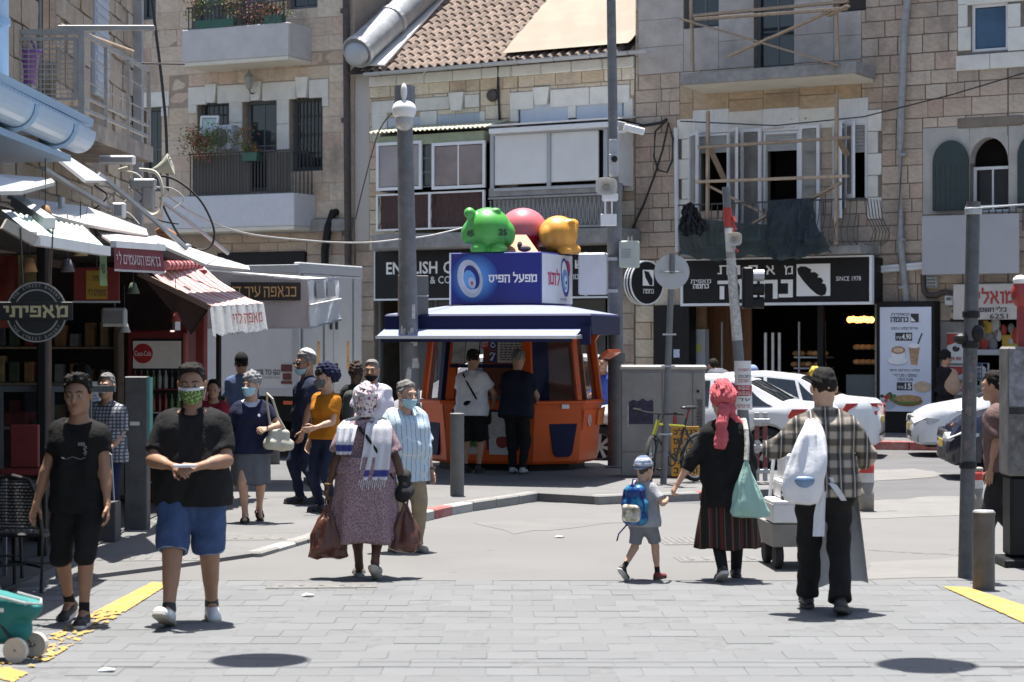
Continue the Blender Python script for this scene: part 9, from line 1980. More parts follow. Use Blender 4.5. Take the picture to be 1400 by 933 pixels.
p=Ve(((146-CX)/F*21.3,21.3,.05));M_chk=pattern_mat('grey_check_shirt',lambda t,tc:(lambda a,b:mixn(t,mixn(t,(.30,.31,.34),(.09,.095,.12),a),(.06,.065,.085),b))(stripes(t,tc.outputs['Object'],.035,.4,0),stripes(t,tc.outputs['Object'],.035,.35,2)))
J=person('old man with white moustache and grey checked shirt in the dark shop',p,FACE-.2,1.58,1.0,hands={'R':(.12,.2,.86),'L':(-.10,.2,.86)},sk=SK_M);top(J,M_chk,.75,.022,-.12,fit_arm=.028,seed=7);collar(J,M_chk);lgc(J,M_dkjean,1.0);shoes(J,M_shb,M_dsole);hair(J,M_hairg,.008,(.05,.10),(-.09,-.05));brows(J,(.25,.24,.23));MB().tube([J['HP'](x,.107-abs(x)*.5,-.049-abs(x)*.3)for x in(-.03,-.015,0,.015,.03)],.009,6).bd('moustache',mk('white_moustache',(.5,.49,.47),ro=.9),J['t'])
t=thing('walking_stick','pale metal walking stick held by the old man in the shop','walking stick',p+Ve((.14,-.24,0)));MB().tube([(0,0,0),(-.05,.0,.82),(-.10,0,.86)],.011,6).bd('stick',M_gal,t)
p=Ve(((140-CX)/F*23.2,23.2,.05));J=person('man in grey striped shirt bending over at the back of the shop',p,R(60),1.72,1.0,lean=.42,hands={'R':(.2,.5,.95),'L':(-.2,.5,.95)},facef=False,sk=SK_M);M_gstr=pattern_mat('grey_stripe_shirt',lambda t,tc:mixn(t,(.30,.32,.36),(.12,.13,.16),stripes(t,tc.outputs['Object'],.03,.45,2)));top(J,M_gstr,.7,.02,-.1);lgc(J,M_dkjean,1.0);hair(J,M_hairk,.012);shoes(J,M_shb,M_dsole)
p=Ve(((330-CX)/F*31.0,31.0,0));J=person('man in a blue shirt and dark cap walking away beside the white lorry',p,R(8),1.76,1.05,hands={'R':(.24,.14,.82),'L':(-.24,.02,.80)},facef=False,sk=SK_M);top(J,cloth('dusty_blue_shirt',(.085,.125,.24)),.75,.024,-.12,fit_arm=.03,seed=9);collar(J,MATS['dusty_blue_shirt']);lgc(J,M_dkjean,1.0);shoes(J,M_shb,M_dsole);hair(J,M_hairk,.012,(.07,.03),(-.095,-.06));hair(J,M_kmask,.020,(.09,.05),(-.1,.05),.0,'cap')
p=Ve(((292-CX)/F*26.2,26.2,.03));J=person('person in a red top half hidden behind the man in the black polo',p,FACE,1.45,.9,facef=True,sk=SK_M);top(J,cloth('dark_red_top',(.22,.02,.03)),.6);lgc(J,M_dkjean,1.0);hair(J,M_hairk,.014);shoes(J,M_shb,M_dsole)
p=wloc(343,714,.035);J=person('woman in navy top, grey skirt and grey head wrap with a light blue face mask',p,FACE+.12,1.57,1.08,.97,1.08,.2,hands={'R':(.30,.06,.70),'L':(-.17,.20,1.02)},elbow={'L':(-.9,-.3,-.6)},feet={'R':(.06,.05,0,-.1,0),'L':(-.09,-.20,.06,.15,-.45)},head=(-.55,.02,.0),sk=SK_L,female=True,curl={'R':.9,'L':.9},hand_n={'L':(.5,.3,-.3)},fat=1.05)
top(J,cloth('navy_top',(.014,.017,.042)),.62,.018,-.10,neck=.50,seed=11);top(J,cloth('white_undertop',(.50,.52,.60)),.2,.012,.30,neck=.545,name='undershirt',loose=.0,fit_arm=-.02,noise=.003)
T=J['T'];MB().tube([T(.088*math.cos(a),.062+.055*math.sin(a)*1.0,.445+.075*(1-abs(math.sin(a))))for a in[math.pi+math.pi*i/10 for i in range(11)]][::1]and[T(.10*math.cos(a),.075+.0*math.sin(a),.47+.10*math.sin(a))for a in[math.pi+math.pi*i/12 for i in range(13)]],.012,5).bd('neck_trim',cloth('white_undertop',(.50,.52,.60)),J['t'])
skirt(J,cloth('grey_skirt',(.105,.11,.125),.1),.41,.215,.13,ripple=.008,nf=7);sandal(J,mk('dark_sandal',(.02,.016,.014),ro=.6));mask(J,M_surg,-.112,-.022);brows(J,mouth=False)
hair(J,cloth('grey_knit_wrap',(.21,.21,.215),.3,40,.8),.022,(.080,.050),(-.10,-.08),.010,'head_wrap',extra=(((0,-.05,.07),(.085,.09,.075)),))
wrt=J['t'].matrix_basis
def held(name,label,cat,J,nm,mesh_fn,dz=0.,rz_=0,grp=None):
 g=J['gr'+nm];t=thing(name,label,cat,J['t'].matrix_basis@Ve((float(g[0]),float(g[1]),float(g[2])+dz)),J['t'].rotation_euler.z+rz_,grp);mesh_fn(t);return t
def sbg(mat,w,d,h,strap=.12,seed=1,noise=.016,tie=True,smat=None,bottom=None):
 def f(t):
  z0=-strap+.03;bag_loft(t,mat,[(z0,.014,.012,0,0),(z0-.06,.03,.026,0,0),(z0-h*.28,w*.52,d*.6,0,0),(z0-h*.55,w*.86,d*.92,0,0),(z0-h*.80,w,d,0,0),(z0-h*.94,w*.93,d*.92,0,0),(z0-h,w*.55,d*.5,0,0)],noise,seed)
  for sg in(-1,1):MB().tube([(sg*.012,0,z0-.02),(sg*.022,.01*sg,z0*.45),(sg*.012,.012*sg,.005),(0,0,.02)],[.012,.008,.007,.008],6).bd('bag_handle',smat or mat,t)
 return f
def bag_loft(t,mat,prof,wr=.012,seed=1,n=44,m=30,name='bag_body',ex=.75,folds=9):
 """hanging bag: rings (z, half width, half depth, cx, cy) from top to bottom, gathered into folds at the top"""
 r=random.Random(seed);ph=[r.uniform(0,6)for _ in range(6)];rows=[];K=len(prof)-1
 for j in range(m+1):
  f=j/m*K;i=min(int(f),K-1);u=f-i;u=u*u*(3-2*u)*.5+u*.5;z,w,d,cx,cy=[prof[i][q]+(prof[i+1][q]-prof[i][q])*u for q in range(5)];g=j/m;row=[]
  for k_ in range(n):
   a=2*math.pi*k_/n;c_,s_=math.cos(a),math.sin(a);x=math.copysign(abs(c_)**ex,c_);y=math.copysign(abs(s_)**ex,s_)
   rp=wr*((1-g)*math.sin(folds*a+ph[0])+.8*math.sin(3*a+ph[1]+g*5)+.6*math.sin(5*a+ph[2]-g*9)*g+.5*math.sin(g*17+ph[3]+2*a));rp*=min(1,min(w,d)*14)
   row.append(Ve((cx+(w+rp)*x,cy+(d+rp)*y,z+wr*.8*math.sin(2*a+ph[4])*g)))
  rows.append(row)
 return MB().loop(rows).bd(name,mat,t,True)
M_bag_b=mk('brown_plastic_bag',(.095,.034,.022),ro=.35,vr=.25,scale=5,bu=.6,bz=14,spec=.5);M_ybag=mk('yellow_plastic_bag',(.55,.42,.10),ro=.4,vr=.2,scale=6,bu=.4,bz=16)
def ybag(t):
 sbg(M_ybag,.10,.075,.30,.10,3,.014)(t);s=SDF(h=.012,k=.03)
 for i in range(7):s.ell((rnd.uniform(-.08,.08),rnd.uniform(-.05,.03),-.40+rnd.uniform(-.03,.05)),.042)
 s.bd('red_contents',mk('red_fruit',(.30,.10,.05),ro=.5,vr=.25,scale=12),t)
held('plastic_bag','yellow plastic bag of red fruit hanging from the hand of the woman in navy','bag',J,'R',ybag)
t=thing('handbag','cream leather handbag on the shoulder of the woman in navy','handbag',J['t'].matrix_basis@Ve((-.30,.10,.84)),J['t'].rotation_euler.z+.5);s=SDF(h=.011,k=.04);s.cap((-.12,0,.0),(.12,0,.02),.07,.07);s.cap((-.09,0,.12),(.08,0,.14),.045,.04,k=.07);M_cream=mk('cream_leather',(.40,.38,.31),ro=.5,vr=.08,scale=8,bu=.2);s.bd('bag_body',M_cream,t,noise=(.006,40,3));MB().tube([(-.08,0,.16),(.02,.02,.30),(.10,.04,.50),(.14,.0,.56),(.12,-.05,.46),(.08,-.03,.17)],.014,6).bd('bag_strap',M_cream,t);MB().tube([(-.10,-.07,.1),(0,-.085,.06),(.10,-.07,.1)],.006,5).bd('bag_seam',mk('cream_seam',(.25,.23,.19)),t)
p=wloc(420,689,.035);p.z=.035;J=person('man in dark blue polo with white skullcap, sunglasses and lowered mask',p,R(118),1.80,1.05,hands={'R':(.25,.02,.80),'L':(-.22,.16,.84)},head=(.05,-.05,0),sk=SK_T,feet={'R':(.09,.05,0,0,0),'L':(-.09,-.1,0,0,0)});M_np_=cloth('navy_polo',(.022,.030,.058));top(J,M_np_,.72,.022,-.14,fit_arm=.026,seed=13);collar(J,M_np_);lgc(J,M_dkjean,1.0);shoes(J,M_shb,M_dsole);hair(J,M_hairg,.010,(.075,.075),(-.09,-.045));hair(J,mk('white_kippah',(.55,.55,.54),ro=.9,vr=.2,scale=40,bu=.6),.018,(.02,.118),(-.10,.068),0,'skullcap');mask(J,M_surg,-.135,-.06,out=.012);brows(J)
HP=J['HP'];m=MB();
for sd in(-1,1):m.ball(HP(sd*.034,.096,.004),(.027,.027,.020),10,6).tube([HP(sd*.06,.085,.01),HP(sd*.082,.0,.008)],.004,4)
m.bd('sunglasses',mk('sunglass_black',(.008,.008,.01),ro=.1),J['t'])
p=wloc(446,700,.035);p.z=.035;J=person('woman in mustard T-shirt and jeans with a big dark blue head wrap',p,R(140),1.63,.95,.95,1.0,hands={'R':(.22,.06,.80),'L':(-.12,.30,.98)},head=(-.35,0,0),sk=SK_L,female=True,curl=.6);top(J,cloth('mustard_tee',(.42,.155,.012),.1),.62,.02,-.03,seed=15);lgc(J,M_dkjean,1.0);shoes(J,M_shb,M_dsole);brows(J,mouth=False);mask(J,cloth('floral_mask',(.12,.12,.11),.5,50),-.11,-.015,out=.014);hair(J,M_hairk,.02,(.085,.04),(-.09,-.12),.012,extra=(((0,.06,.06),(.07,.05,.05)),))
hair(J,cloth('navy_wrap',(.015,.018,.045),.2,18,.6),.030,(.06,.07),(-.13,-.09),.012,'head_wrap',extra=(((0,-.08,.045),(.11,.10,.095)),));T=J['T'];MB().tube([T(.13,.06,.50),T(.155,.10,.30),T(.18,.08,.05),T(.2,.06,-.12)],.014,5).bd('bag_strap',mk('tan_strap',(.33,.21,.12)),J['t']);q=MB()
for i in range(9):q.tube([T(-.07+.016*i+.008*math.sin(j+i),.142-.4*(abs(-.07+.016*i)**1.6),.33+.05*math.sin(i*1.3)-.012*j)for j in range(4)],.003,4)
setp(q.bd('shirt_print',mk('brown_print',(.10,.04,.015)),J['t']),kind='stuff')
p=Ve(((486-CX)/F*28.6,28.6,0));J=person('dark haired person in black with a rucksack behind the man in white polo',p,R(-20),1.66,.95,facef=False,sk=SK_D);top(J,cloth('charcoal_top',(.02,.021,.02)),1.6);lgc(J,M_blk,1.0);hair(J,mk('curly_brown_hair',(.03,.013,.01),ro=.8,vr=.5,scale=60,bu=1,bz=60),.035,(.09,.02),(-.1,-.10),.018);shoes(J,M_shb,M_dsole);SDF(h=.014,k=.05).cap(J['T'](0,-.17,.15),J['T'](0,-.17,.38),.12,.10).bd('rucksack',cloth('grey_rucksack',(.05,.055,.05)),J['t'])
p=Ve(((509-CX)/F*26.6,26.6,.02));J=person('balding man in a white polo shirt with a black mask under his chin',p,FACE-.25,1.70,1.10,1.02,belly=.4,hands={'R':(.26,.06,.80),'L':(-.26,.06,.80)},head=(.1,0,0),sk=SK_T);M_wp=cloth('white_polo',(.60,.58,.66),.04,6);top(J,M_wp,.72,.026,-.14,fit_arm=.032,seed=17,noise=.013);collar(J,M_wp);lgc(J,M_dkjean,1.0);shoes(J,M_shb,M_dsole);hair(J,M_hairg,.005,(.0,.10),(-.09,-.05),.003);brows(J,(.06,.05,.05));mask(J,M_kmask,-.14,-.052,out=.014)
p=wloc(500,790);J=person('stout woman in long mauve patterned dress carrying two brown bags',p,R(2),1.56,1.20,1.08,1.15,.4,lean=.04,hands={'R':(.345,-.04,.73),'L':(-.345,-.05,.67)},elbow={'R':(1,-.6,0),'L':(-1,-.6,0)},feet={'R':(.085,-.22,.075,-.2,-.5),'L':(-.06,.14,.0,.1,0)},head=(.08,.05,.04),sk=SK_D,female=True,curl=1.1,facef=False,fat=1.12)
def mauve(t,tc):
 n=t.nodes.new('ShaderNodeTexVoronoi');n.inputs['Scale'].default_value=85;t.links.new(tc.outputs['Object'],n.inputs[0]);mr=t.nodes.new('ShaderNodeMapRange');t.links.new(n.outputs['Distance'],mr.inputs[0]);mr.inputs[1].default_value=.25;mr.inputs[2].default_value=.6;return mixn(t,(.11,.062,.082),(.30,.215,.235),mr.outputs[0])
M_mauve=pattern_mat('mauve_print',mauve,bu=.2,bz=40);top(J,M_mauve,.78,.020,.06,seed=19,fit_arm=.034,h=.013);skirt(J,M_mauve,.30,.285,.22,w0=.240,d0=.19,d1=.22,ripple=.022,nf=6,name='dress_skirt',seed=3)
for nm in 'RL':
 an=J['an'+nm];yaw,pit=J['foot'+nm];Rf=rotm(yaw,pit);B=lambda x,y,z:an+Rf@(V3(x,y,z-.085)*J['k']);nz=Rf@V3(0,0,1);o=SDF(h=.0075,k=.01).cap(B(0,-.05,.012),B(0,.14,.012),.043,.045).bd('slipper',mk('pale_slipper',(.34,.32,.28),ro=.7),J['t'],cuts=[(nz,float(nz@B(0,0,.026)))]);MB().tube([B(.046*math.cos(a),.07,.015+.05*math.sin(a))for a in[math.pi*i/8 for i in range(9)]],.02,5).bd('slipper_strap',MATS['pale_slipper'],o)
def scarfpat(t,tc):
 n=t.nodes.new('ShaderNodeTexNoise');n.inputs['Scale'].default_value=34;t.links.new(tc.outputs['Object'],n.inputs[0]);mr=t.nodes.new('ShaderNodeMapRange');t.links.new(n.outputs[0],mr.inputs[0]);mr.inputs[1].default_value=.52;mr.inputs[2].default_value=.60;return mixn(t,(.55,.50,.52),(.20,.07,.10),mr.outputs[0])
M_sc=pattern_mat('white_red_scarf',scarfpat);hair(J,M_sc,.030,(.080,.035),(-.10,-.115),.010,'head_scarf',extra=(((0,-.05,.06),(.088,.09,.085)),((0,-.04,-.08),(.075,.07,.05))))
M_shawl=pattern_mat('white_shawl',lambda t,tc:(lambda z,a,b:mixn(t,mixn(t,(.56,.56,.60),(.05,.055,.22),a),(.40,.42,.55),b))(0,(lambda sp,m1,m2,mu:(t.links.new(tc.outputs['UV'],sp.inputs[0]),t.links.new(sp.outputs['Y'],m1.inputs[0]),m1.inputs[1].__setattr__('default_value',.80),m1.inputs[2].__setattr__('default_value',.82),t.links.new(sp.outputs['Y'],m2.inputs[0]),m2.inputs[1].__setattr__('default_value',.95),m2.inputs[2].__setattr__('default_value',.93),setattr(mu,'operation','MULTIPLY'),t.links.new(m1.outputs[0],mu.inputs[0]),t.links.new(m2.outputs[0],mu.inputs[1]),mu.outputs[0])[-1])(t.nodes.new('ShaderNodeSeparateXYZ'),t.nodes.new('ShaderNodeMapRange'),t.nodes.new('ShaderNodeMapRange'),t.nodes.new('ShaderNodeMath')),0.0))
def drp(J,pts,w,mat,name,nw=10,fold=.018,sway=0,base=None):
 """strip of cloth following torso points over the back"""
 T=J['T'];P=[Ve(T(*q))for q in pts];rows=[];n=26
 for j in range(n+1):
  f=j/n*(len(P)-1);i=min(int(f),len(P)-2);a=P[i].lerp(P[i+1],f-i);ww=w[i]+(w[i+1]-w[i])*(f-i);rows.append([a+Ve((ww*(x/nw-.5),-fold*math.sin(x*1.9+j*.13)*(.5+j/n)*.8,.0))for x in range(nw+1)])
 return uv_sheet(name,rows,mat,J['t'])
drp(J,[(-.04,-.06,.60),(-.13,-.02,.565),(-.17,-.15,.50),(-.19,-.20,.36),(-.20,-.20,.24)],[.10,.14,.17,.15,.12],M_shawl,'scarf_tail');o=drp(J,[(.03,-.06,.62),(.12,-.04,.575),(.13,-.165,.50),(.12,-.205,.34),(.09,-.21,.10),(.07,-.205,.0)],[.10,.16,.22,.23,.25,.24],M_shawl,'scarf_tail');q=MB();T=J['T']
for i in range(14):x=-.05+.24*i/13-.0;q.tube([T(x*1.0,-.21,.0),T(x-.01,-.215,-.05-.02*(i%3))],.003,4)
q.bd('fringe',M_whites,o);MB().tube([T(-.06,-.155,.50),T(.05,-.205,.36),T(.19,-.17,.15),T(.28,-.02,-.05)],.014,5).bd('bag_strap',M_blk,J['t']);t=thing('shoulder_bag','black shoulder bag on the right hip of the woman in the mauve dress','bag',J['t'].matrix_basis@Ve((.335,.02,.80)));SDF(h=.012,k=.05).cap((-.02,-.05,-.09),(.0,.07,-.07),.075,.075).cap((-.02,-.04,.05),(.0,.06,.06),.05,k=.06).bd('bag_body',cloth('black_bag',(.02,.02,.022)),t)
held('plastic_bag','big bulging brown plastic bag in the left hand of the woman in mauve','bag',J,'L',sbg(M_bag_b,.165,.10,.45,.10,5,.018));held('plastic_bag','smaller brown plastic bag in the right hand of the woman in mauve','bag',J,'R',sbg(M_bag_b,.135,.085,.40,.10,9,.018));MB().tube([V3(*J['wrL'])+V3(.032*math.cos(a),.032*math.sin(a),.02)for a in[2*math.pi*i/14 for i in range(15)]],.005,5).bd('bracelet',mk('gold_bracelet',(.5,.35,.12),ro=.3,metal=.7),J['t'])
p=wloc(553,754);J=person('old man in pale blue striped shirt and khaki trousers, light blue mask',p,FACE+.42,1.58,1.12,1.02,1.05,.55,lean=.06,hands={'R':(.25,.0,.70),'L':(-.25,.10,.72)},head=(.30,-.06,-.03),sk=SK_L,feet={'R':(.09,-.06,0,0,0),'L':(-.09,.10,0,.1,0)});M_str=pattern_mat('pale_blue_stripe',lambda t,tc:mixn(t,mixn(t,(.46,.56,.63),(.20,.29,.42),stripes(t,tc.outputs['Object'],.048,.16,0,.1)),(.60,.62,.62),stripes(t,tc.outputs['Object'],.048,.10,1,.1)));top(J,M_str,.80,.03,-.18,fit_arm=.036,seed=21,noise=.014,loose=.03);collar(J,M_str,.076);lgc(J,cloth('khaki_cloth',(.27,.215,.14),.12),1.0,.022,seed=22);shoes(J,M_shg,mk('grey_sole',(.16,.155,.15)),L=.27);hair(J,M_hairg,.010,(.060,.085),(-.095,-.06));brows(J,(.2,.19,.18),mouth=False);mask(J,M_surg,-.125,-.035,out=.013);q=MB();T=J['T']
for i in range(5):MB().ball(Ve(T(.005,.158+.02*(i>1)+.012*(i>2)-.05*(i==0),.44-.10*i)),.006,6,4).bd('button',M_whites,J['t'])
w=J['wrL'];MB().tube([w+V3(.031*math.cos(a),.031*math.sin(a),.015)for a in[2*math.pi*i/14 for i in range(15)]],.011,5).bd('watch',mk('dark_watch',(.06,.05,.045),ro=.4),J['t'])
t=thing('carrier_bag','white flap of a paper bag between the two pedestrians at the centre left','bag',J['t'].matrix_basis@Ve((.33,.0,.62)));SDF(h=.012,k=.04).cap((0,-.03,-.05),(0,.05,.12),.05,.06).bd('bag_body',cloth('pale_bag',(.42,.42,.43)),t)
p=Ve(((645-CX)/F*30.5,30.5,.1));J=person('customer in white T-shirt and black shorts with a black sling strap at the kiosk',p,R(-16),1.73,1.10,1.04,1.05,.2,lean=.07,hands={'R':(.24,.34,1.02),'L':(-.18,.36,1.05)},elbow={'R':(.9,-.6,-.4)},head=(.0,-.2,0),sk=SK_M,facef=False);top(J,M_whites,.60,.022,-.10,fit_arm=.03,seed=23);lgc(J,M_blk,.50,.026,flare=.02,name='shorts');shoes(J,M_shb,M_dsole);sock(J,M_sock,.12);hair(J,M_hairs,.010,(.085,.060),(-.09,-.05));T=J['T'];MB().tube([T(-.10,.02,.565),T(-.11,-.10,.50),T(-.02,-.152,.36),T(.10,-.145,.16),T(.19,-.06,.0),T(.21,.05,-.05)],.014,5).bd('sling_strap',M_blk,J['t'])
t=thing('sling_bag','small black sling bag at the right hip of the customer in the white T-shirt','bag',J['t'].matrix_basis@Ve((.22,.04,.86)));MB().box(-.05,.06,-.06,.08,-.16,.06,ch=.03).bd('bag_body',M_blk,t)
p=Ve(((706-CX)/F*30.3,30.3,.1));J=person('customer in navy T-shirt and black trousers bending to the kiosk window',p,R(-12),1.74,1.08,1.04,1.0,.2,lean=.16,hands={'R':(.22,.40,1.05),'L':(-.16,.42,1.08)},head=(0,-.25,0),sk=SK_M,facef=False,feet={'R':(.09,.0,0,0,0),'L':(-.07,.05,0,0,0)});top(J,cloth('navy_tee',(.012,.014,.028)),.62,.024,-.12,fit_arm=.03,seed=25);lgc(J,M_blk,1.0,.02);shoes(J,mk('white_trainer',(.36,.36,.37),vr=.3),M_dsole);hair(J,M_hairg,.010,(.07,.07),(-.09,-.05))
p=Ve(((822-CX)/F*36.0,35.2,.1));J=person('small figure in bright blue behind the right corner of the kiosk',p,R(150),1.62,1.0,sk=SK_T,hands={'R':(.1,.3,1.0)});top(J,cloth('bright_blue_top',(.03,.06,.26)),1.5);lgc(J,M_dkjean,1.0);hair(J,M_hairk,.015);shoes(J,M_shb,M_dsole)
p=wloc(880,793);J=person('small boy in grey with a knitted cap and a blue rucksack',p,R(-38),.97,1.12,1.0,1.0,.4,hands={'R':(.15,.12,.665),'L':(-.19,.06,.44)},feet={'R':(.065,.11,0,0,0),'L':(-.075,-.19,.06,0,-.75)},sk=SK_L,head=(-.1,-.05,0),facef=True,fat=1.05);M_chg=cloth('grey_boy_cloth',(.17,.175,.195),.12);top(J,cloth('pale_grey_tee',(.27,.275,.29),.2),.75,.012,-.12,fit_arm=.016,h=.009,noise=.006);lgc(J,M_chg,.44,.006,flare=.014,name='shorts',h=.009,noise=.006);sock(J,M_sock,.30);shoes(J,M_shb,M_sole,which='L');shoes(J,mk('dark_red_shoe',(.13,.02,.02)),M_dsole,which='R');hair(J,mk('brown_hair',(.04,.025,.018),ro=.6,vr=.4,scale=60,bu=.5),.012,(.075,.06),(-.09,-.07));M_knit=pattern_mat('knitted_cap_pattern',lambda t,tc:mixn(t,mixn(t,(.42,.45,.52),(.07,.10,.19),stripes(t,tc.outputs['Object'],.045,.45,2,.1)),(.30,.33,.40),.2),bu=.8,bz=160);hair(J,M_knit,.022,(.078,.072),(-.105,.012),.004,'knitted_cap',extra=(((0,-.03,.06),(.086,.10,.075)),));brows(J,mouth=False)
T=J['T'];bp_=thing('rucksack',"shiny blue child's rucksack on the back of the small boy",'rucksack',J['t'].matrix_basis@Ve(T(0,-.23,.22)),J['t'].rotation_euler.z);M_bpb=pattern_mat('blue_rucksack_print',lambda t,tc:(lambda n,mr:(t.links.new(tc.outputs['Object'],n.inputs[0]),n.inputs['Scale'].__setattr__('default_value',14),t.links.new(n.outputs[0],mr.inputs[0]),mr.inputs[1].__setattr__('default_value',.45),mr.inputs[2].__setattr__('default_value',.6),mixn(t,(.015,.05,.20),(.03,.20,.36),mr.outputs[0]))[-1])(t.nodes.new('ShaderNodeTexNoise'),t.nodes.new('ShaderNodeMapRange')),ro=.35,bu=.2)
s=SDF(h=.009,k=.05);s.cap((-.055,0,-.11),(.055,0,-.11),.065);s.cap((-.055,0,.0),(.055,0,.0),.068);s.cap((-.035,0,.11),(.035,0,.11),.058);s.bd('rucksack_body',M_bpb,bp_);s=SDF(h=.008,k=.04);s.cap((-.05,-.05,-.10),(.05,-.05,-.10),.042);s.cap((-.05,-.05,-.03),(.05,-.05,-.03),.040);s.bd('front_pocket',mk('pocket_yellow_print',(.30,.23,.07),ro=.4,vr=.7,scale=16,two=(.5,.48,.42)),bp_);MB().tube([(-.095,-.03,-.13),(-.11,-.03,.0),(-.085,-.03,.12),(0,-.03,.17),(.085,-.03,.12),(.11,-.03,.0),(.095,-.03,-.13)],.010,6).bd('piping',mk('rucksack_navy',(.015,.02,.11)),bp_);MB().tube([(0,.0,.17),(.02,.0,.21),(-.02,0,.21),(-.03,0,.17)],.007,5).bd('carry_loop',MATS['rucksack_navy'],bp_);MB().tube([(-.08,0,-.17),(-.15,-.02,-.25),(-.17,-.02,-.31)],.007,5).bd('loose_strap',MATS['rucksack_navy'],bp_)
for sd in(-1,1):MB().tube([T(sd*.10,-.13,.44),T(sd*.125,.02,.56),T(sd*.12,.13,.42),T(sd*.15,.06,.15),T(sd*.12,-.12,.05)],.015,6).bd('shoulder_strap',MATS['rucksack_navy'],bp_).matrix_parent_inverse=bp_.matrix_basis.inverted()@J['t'].matrix_basis
ch_hand=J['t'].matrix_basis@Ve([float(x)for x in J['wrR']])
p=wloc(996,793);lw_=p;Mi=(Mx.Translation(p)@Mx.Rotation(R(4),4,'Z')).inverted();hh=Mi@(ch_hand+Ve((.055,.0,.075)));J=person('woman in black with coral pink head scarf, leading a small boy',p,R(4),1.58,1.10,1.0,1.14,.2,lean=.03,leanx=-.07,hands={'R':(.24,.08,.74),'L':(hh.x,hh.y,hh.z)},elbow={'L':(-.2,-1,-.6)},feet={'L':(-.085,-.20,.05,.1,-.4),'R':(.10,.20,.0,-.1,0)},head=(.12,.0,0),sk=SK_L,female=True,facef=False,curl={'L':1.0,'R':.6},fat=1.05)
top(J,M_blk2,1.42,.018,-.22,seed=27,fit_arm=.018,neck=.55);skirt(J,M_blk,.62,.235,.02,ripple=.008,name='tunic',seed=5);M_skst=pattern_mat('striped_skirt',lambda t,tc:mixn(t,mixn(t,(.018,.014,.013),(.085,.018,.018),stripes(t,tc.outputs['Object'],.085,.25,0)),(.10,.08,.06),stripes(t,tc.outputs['Object'],.061,.12,0)));skirt(J,M_skst,.27,.262,-.02,ripple=.022,nf=8,name='skirt',seed=7,w0=.2)
for nm in 'RL':
 s=SDF(h=.010,k=.02);s.cap(J['kn'+nm],J['an'+nm],.062,.046);s.bd('stocking',M_blk,J['t'])
shoes(J,M_shb,M_sole,low=True,which='L');shoes(J,M_shb,M_dsole,low=True,which='R');M_pk_s=cloth('coral_scarf',(.46,.10,.115),.14,10,.5,bs=22);hair(J,M_pk_s,.034,(.080,.02),(-.10,-.11),.014,'head_scarf',extra=(((0,-.06,.06),(.095,.10,.085)),((.03,-.09,-.06),(.06,.05,.05))),seed=4);s=SDF(h=.011,k=.03);HP=J['HP'];s.cap(HP(-.02,-.10,-.05),HP(-.05,-.15,-.16),.045,.05);s.cap(HP(-.05,-.15,-.16),HP(-.055,-.165,-.34),.05,.05);s.bd('scarf_tail',M_pk_s,J['t'],noise=(.016,45,8));s=SDF(h=.011,k=.03);s.cap(HP(.03,-.08,-.05),HP(.12,-.09,-.20),.04,.035);s.cap(HP(.12,-.09,-.20),HP(.17,-.06,-.27),.035,.03);s.bd('scarf_tail',M_pk_s,J['t'],noise=(.012,45,9))
tb=thing('tote_bag','mint green cloth tote bag hanging from the shoulder of the woman in black','bag',J['t'].matrix_basis@Ve((.115,-.20,.84)),R(10));bag_loft(tb,cloth('mint_cloth',(.27,.42,.37),.08,4,.35,bs=14),[(.17,.012,.012,0,0),(.10,.035,.03,.0,0),(-.02,.085,.055,.0,0),(-.16,.135,.075,.01,0),(-.25,.165,.08,.02,0),(-.29,.15,.07,.025,0),(-.30,.08,.04,.03,0)],.010,6);T=J['T'];m=MB().tube([(0,.0,.17),(.015,.03,.30),(.02,.07,.42),(.03,.16,.50),(.02,.26,.49)],[.022,.02,.02,.02,.02],6).bd('bag_strap',cloth('pale_strap',(.48,.48,.43)),tb)
p=wloc(1127,838);J=person('man in checked shirt with a white apron tied behind, seen from the back',p,R(-3),1.75,1.06,1.06,1.0,.2,lean=.05,hands={'R':(.25,.30,1.02),'L':(-.17,.24,1.30)},elbow={'R':(1,-.5,-.5),'L':(-1,.2,-.9)},feet={'R':(.10,-.20,.03,-.3,-.25),'L':(-.10,.26,.0,.05,.05)},head=(.10,-.06,0),sk=SK_L,facef=False,curl=.9);
def plaid(t,tc):
 a=stripes(t,tc.outputs['Object'],.105,.50,0,.12);b=stripes(t,tc.outputs['Object'],.105,.50,2,.12);c1=mixn(t,(.33,.29,.24),(.08,.076,.072),a);c2=mixn(t,c1,(.018,.017,.017),(lambda m:(setattr(m,'operation','MULTIPLY'),t.links.new(b,m.inputs[0]),m.inputs[1].__setattr__('default_value',.72),m.outputs[0])[-1])(t.nodes.new('ShaderNodeMath')));return mixn(t,c2,(.42,.38,.33),stripes(t,tc.outputs['Object'],.105,.06,0,.05))
M_pl=pattern_mat('plaid_shirt',plaid);top(J,M_pl,1.45,.026,-.08,fit_arm=.03,seed=29,noise=.013,neck=.56);collar(J,cloth('plaid_collar',(.33,.31,.28),.3,20),.070,.52,.575,gap=5);lgc(J,M_blk,1.0,.026,waist=.10,flare=.02,seed=30,noise=.012);shoes(J,M_shb,M_dsole,L=.28);hair(J,M_hairs,.013,(.08,.06),(-.09,-.075),.006);M_apr=cloth('apron_white',(.56,.57,.60),.05,5);T=J['T']
MB().tube([T(-.20,.02,.045),T(-.12,-.135,.05),T(0,-.165,.045),T(.12,-.135,.05),T(.20,.02,.045)],.016,5).bd('apron_band',M_apr,J['t'])
